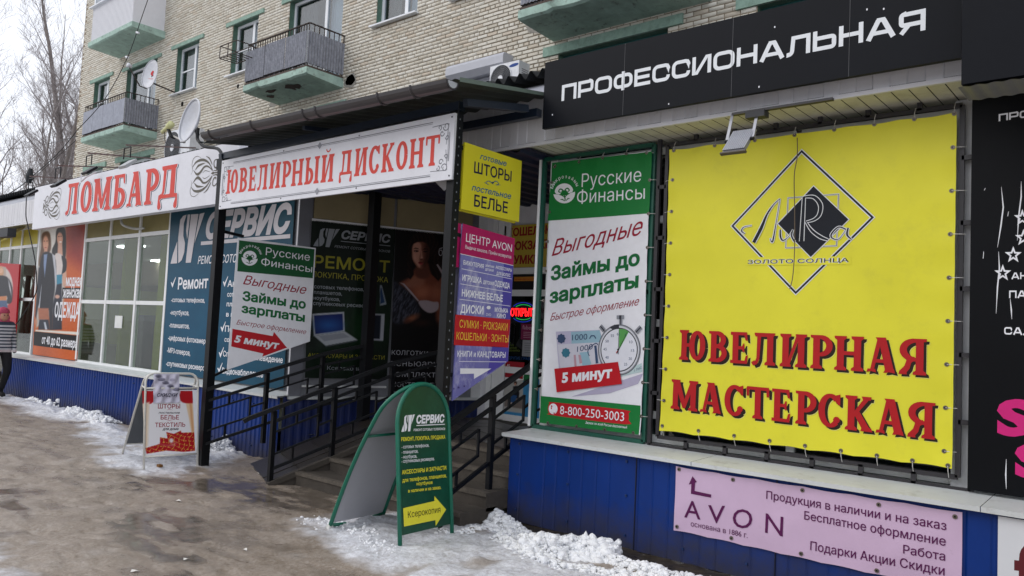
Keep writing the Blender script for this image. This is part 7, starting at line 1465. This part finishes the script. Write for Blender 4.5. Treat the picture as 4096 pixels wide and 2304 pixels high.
# far left awning lamp box
o = mk('awning', MB().add([at(5.25, (-60, 950)), at(5.25, (98, 908)), at(5.55, (98, 914)), at(5.55, (-60, 990))], [(0, 1, 2, 3)]), beige2); o['category'] = 'awning'; o['label'] = 'pale yellow slanting panel under the left fascia end'
o = mk('speaker_box', MB().box(*sorted((at(5.2, (98, 0))[0], at(5.2, (132, 0))[0])), 5.1, 5.25, at(5.2, (110, 940))[2], at(5.2, (110, 905))[2]), acd); o['category'] = 'box'; o['label'] = 'small dark box under the left end of the pawnshop sign'
# ================================================================ TREES (bare, frosted)
bark = mat('poplar_bark', (126, 118, 114), .9, .3, 3, bump=.4, bscale=10); twigm = mat('frosted_twigs', (156, 148, 147), .9, .25, 2)
def bare_tree(label, x, y, H, seed, stems=1, spread=.35, dens=1.0, r0=.22):
    R = np.random.default_rng(seed); t = thing('bare_tree', label, 'tree', (x, y, 0), 'bare frosted trees behind the shops'); trunk = MB(); V = []; F = []; cnt = [0]
    def seg(p, q, r1, r2):
        dx, dy, dz = (q-p).tolist(); L = math.sqrt(dx*dx+dy*dy+dz*dz)+1e-9; dx /= L; dy /= L; dz /= L; ax, ay, az = dy*.1-dz*.9, dz*.3-dx*.1, dx*.9-dy*.3; L = math.sqrt(ax*ax+ay*ay+az*az)+1e-9; ax /= L; ay /= L; az /= L
        a = np.array((ax, ay, az)); b = np.array((dy*az-dz*ay, dz*ax-dx*az, dx*ay-dy*ax)); k = len(V)
        for c_, r in ((p, r1), (q, r2)):
            for th in (0, 2.094, 4.189): V.append(c_+r*(math.cos(th)*a+math.sin(th)*b))
        F.extend([(k, k+1, k+4, k+3), (k+1, k+2, k+5, k+4), (k+2, k, k+3, k+5)])
    def branch(p, d, L, r, lvl):
        n = max(3, int(L/(.5 if lvl < 2 else .28))); st_ = L/n; pts = [p]; 
        for i in range(n):
            d = d+R.normal(0, .07+.03*lvl, 3)+np.array((0, 0, .055+.02*lvl)); d /= np.linalg.norm(d); q = pts[-1]+d*st_; rr = r*(1-i/n)**.8; r2 = r*(1-(i+1)/n)**.8
            seg(pts[-1], q, max(rr, .005), max(r2, .004)); pts.append(q)
            if lvl < 4 and i >= 1:
                m = (1.5, 2.0, 1.9, .6)[lvl]*dens if lvl < 3 else .6*dens
                for _ in range(int(m)+(R.random() < m % 1)):
                    a = R.uniform(0, 6.28); s = np.array((math.cos(a), math.sin(a), 0)); ang = R.uniform(.45, .95); nd = d*math.cos(ang)+s*math.sin(ang)*.9; nd[2] = max(nd[2], .05); nd /= np.linalg.norm(nd)
                    rem = L*(1-i/n); branch(q, nd, max(.35, rem*R.uniform(.32, .6) if lvl else L*(.16+.22*(1-i/n))*R.uniform(.7, 1.2)), r2*.5, lvl+1)
    for s in range(stems):
        a = R.uniform(0, 6.28); b0 = np.array((x, y, 0.0))+np.array((math.cos(a), math.sin(a), 0))*(.5 if stems > 1 else 0); lean = R.normal(0, .06, 2)*(1+stems*.3); Hs_ = H*R.uniform(.75, 1) if s else H
        pts = [b0]; d = np.array((lean[0], lean[1], 1.0)); n = 14; rs = []
        for i in range(n+1): rs.append(r0*(1-.93*(i/n)**.9)*(1 if s == 0 else .8)); 
        for i in range(n): d = d+np.array((*R.normal(0, .025, 2), 0)); d /= np.linalg.norm(d); pts.append(pts[-1]+d*Hs_/n)
        trunk.tube(pts, rs, 7)
        for i in range(2, n):
            for _ in range(int(2*dens)+(R.random() < .5)):
                a = R.uniform(0, 6.28); f = R.random(); p = pts[i]*(1-f)+pts[i+1]*f; ang = R.uniform(.35, .8)*(1.1-.4*i/n); nd = np.array((math.cos(a)*math.sin(ang), math.sin(a)*math.sin(ang), math.cos(ang)))
                branch(p, nd, Hs_*spread*(1-.72*i/n)*R.uniform(.6, 1.05), rs[i]*.38, 1)
    mk('trunk', trunk, bark, t, True); npmesh('crown', np.array(V), np.array(F), twigm, t)
def tpos(px, D): r = ray(px, 1200); s = D/math.hypot(r[0], r[1]); return r[0]*s, r[1]*s
for i, (px, D, H, st, sp, dn, r0, lab) in enumerate([(222, 46, 25, 2, .32, 1.1, .34, 'tallest bare poplar with a twin trunk beside the brick corner'), (168, 50, 19, 2, .36, .9, .2, 'bare tree with two leaning stems left of the tall poplar'), (60, 44, 16, 2, .42, .9, .2, 'bare spreading tree left of the middle of the group'),
        (-20, 48, 17, 1, .42, .9, .2, 'bare tree at the left edge of the picture'), (290, 52, 22, 3, .24, .8, .18, 'bare poplar thicket half hidden behind the brick corner'), (110, 60, 15, 3, .36, .8, .16, 'low bare thicket behind the spreading tree'), (250, 58, 20, 2, .3, .8, .2, 'farther bare poplar behind the tallest one')]):
    x, y = tpos(px, D); bare_tree(lab, x, y, H, 100+i, st, sp, dn, r0)
# ================================================================ PERSON at the left edge
def person(x, y, zg):
    t = thing('person', 'person in a pink hat, striped jacket and dark trousers walking at the left edge', 'person', (x, y, zg))
    J = {'pel': (0, 0, .93), 'bel': (0, 0, 1.05), 'che': (0, .01, 1.25), 'nk': (0, .02, 1.40), 'hd': (0, .0, 1.50), 'ht': (0, -.01, 1.60), 'sl': (.17, .02, 1.34), 'el': (.24, .06, 1.08), 'wl': (.20, -.08, .90), 'hl': (.19, -.12, .83), 'sr': (-.17, .02, 1.34), 'er': (-.24, .05, 1.08), 'wr': (-.21, -.06, .88), 'hr': (-.2, -.09, .81),
         'pl': (.10, 0, .88), 'kl': (.11, -.08, .50), 'al': (.10, .10, .10), 'fl': (.11, -.05, .04), 'pr': (-.10, 0, .88), 'kr': (-.10, -.02, .50), 'ar': (-.10, .0, .09), 'fr': (-.11, -.16, .04)}
    Rr = {'pel': .16, 'bel': .15, 'che': .17, 'nk': .065, 'hd': .10, 'ht': .085, 'sl': .08, 'el': .058, 'wl': .04, 'hl': .035, 'sr': .08, 'er': .058, 'wr': .04, 'hr': .035, 'pl': .105, 'kl': .072, 'al': .05, 'fl': .045, 'pr': .105, 'kr': .072, 'ar': .05, 'fr': .045}
    E = [('pel', 'bel'), ('bel', 'che'), ('che', 'nk'), ('nk', 'hd'), ('hd', 'ht'), ('che', 'sl'), ('sl', 'el'), ('el', 'wl'), ('wl', 'hl'), ('che', 'sr'), ('sr', 'er'), ('er', 'wr'), ('wr', 'hr'), ('pel', 'pl'), ('pl', 'kl'), ('kl', 'al'), ('al', 'fl'), ('pel', 'pr'), ('pr', 'kr'), ('kr', 'ar'), ('ar', 'fr')]
    K = list(J); me = bpy.data.meshes.new('body'); me.from_pydata([J[k] for k in K], [(K.index(a), K.index(b)) for a, b in E], []); o = bpy.data.objects.new('body', me); COL.objects.link(o); o.parent = t
    m = o.modifiers.new('skin', 'SKIN'); sv = me.skin_vertices[0].data
    for i, k in enumerate(K): sv[i].radius = (Rr[k], Rr[k]*(.8 if k in ('pel', 'bel', 'che') else 1)); sv[i].use_root = (k == 'pel')
    o.modifiers.new('sub', 'SUBSURF').levels = 2; o.modifiers['sub'].render_levels = 2
    mt_ = bpy.data.materials.new('person_clothes'); mt_.use_nodes = True; n = mt_.node_tree.nodes; l = mt_.node_tree.links; tc = n.new('ShaderNodeTexCoord'); sx = n.new('ShaderNodeSeparateXYZ'); l.new(tc.outputs['Object'], sx.inputs[0])
    r = n.new('ShaderNodeValToRGB'); r.color_ramp.interpolation = 'CONSTANT'; mr = n.new('ShaderNodeMapRange'); mr.inputs[1].default_value = 0; mr.inputs[2].default_value = 1.7; l.new(sx.outputs[2], mr.inputs[0]); l.new(mr.outputs[0], r.inputs[0]); e = r.color_ramp.elements
    e[0].color = (.01, .01, .012, 1); e[1].position = .84/1.7; e[1].color = (.55, .5, .5, 1); zz = .88
    while zz < 1.36: k = e.new(zz/1.7); k.color = (.04, .055, .08, 1) if int(round((zz-.88)/.03)) % 2 else (.5, .52, .55, 1); zz += .03
    k = e.new(1.39/1.7); k.color = (.45, .08, .14, 1); l.new(r.outputs[0], n['Principled BSDF'].inputs['Base Color']); n['Principled BSDF'].inputs['Roughness'].default_value = .9; me.materials.append(mt_)
    skinm = mat('skin', (196, 140, 118), .6); f = MB(); 
    ico = [(a*.075, b*.06-.045, c*.095+1.50) for a, b, c in IV]; f.add(ico, [tuple(q) for q in IF]); hd = mk('face', MB(), skinm, t) if False else None
    fm_ = bpy.data.meshes.new('face'); fm_.from_pydata(ico, [], [tuple(map(int, q)) for q in IF]); fm_.materials.append(skinm); fo = bpy.data.objects.new('face', fm_); COL.objects.link(fo); fo.parent = t
    hat = bpy.data.meshes.new('hat'); hat.from_pydata([(a*.105, b*.105, max(c, -.1)*.11+1.56) for a, b, c in IV], [], [tuple(map(int, q)) for q in IF]); hat.materials.append(mat('pink_knit', (176, 70, 96), .95, .2, 40)); ho = bpy.data.objects.new('hat', hat); COL.objects.link(ho); ho.parent = t
    for s in (-1, 1):
        em_ = bpy.data.meshes.new('eye'); em_.from_pydata([(a*.009+s*.028, b*.009-.104, c*.008+1.515) for a, b, c in IV], [], [tuple(map(int, q)) for q in IF]); em_.materials.append(ib); eo = bpy.data.objects.new('eye', em_); COL.objects.link(eo); eo.parent = t
    t.rotation_euler = (0, 0, rad(100)); return t
person(-16.45, 4.93, 0)
# ================================================================ across the street (seen only in the shop glass)
ho = thing('opposite_house', 'plain panel house across the street reflected in the shop windows', 'building', (-30, -26, 0)); pm_ = mat('panel_house', (128, 126, 122), .8, .15, 1)
mk('wall', MB().box(-70, 10, -34, -26, 0, 6.4), pm_, ho)
for i in range(20):
    for j in range(2): x = -68+i*4; mk('window', MB().box(x, x+1.6, -26.02, -25.9, 1.4+j*2.8, 2.9+j*2.8), acd, ho)
SC.render.film_transparent = False
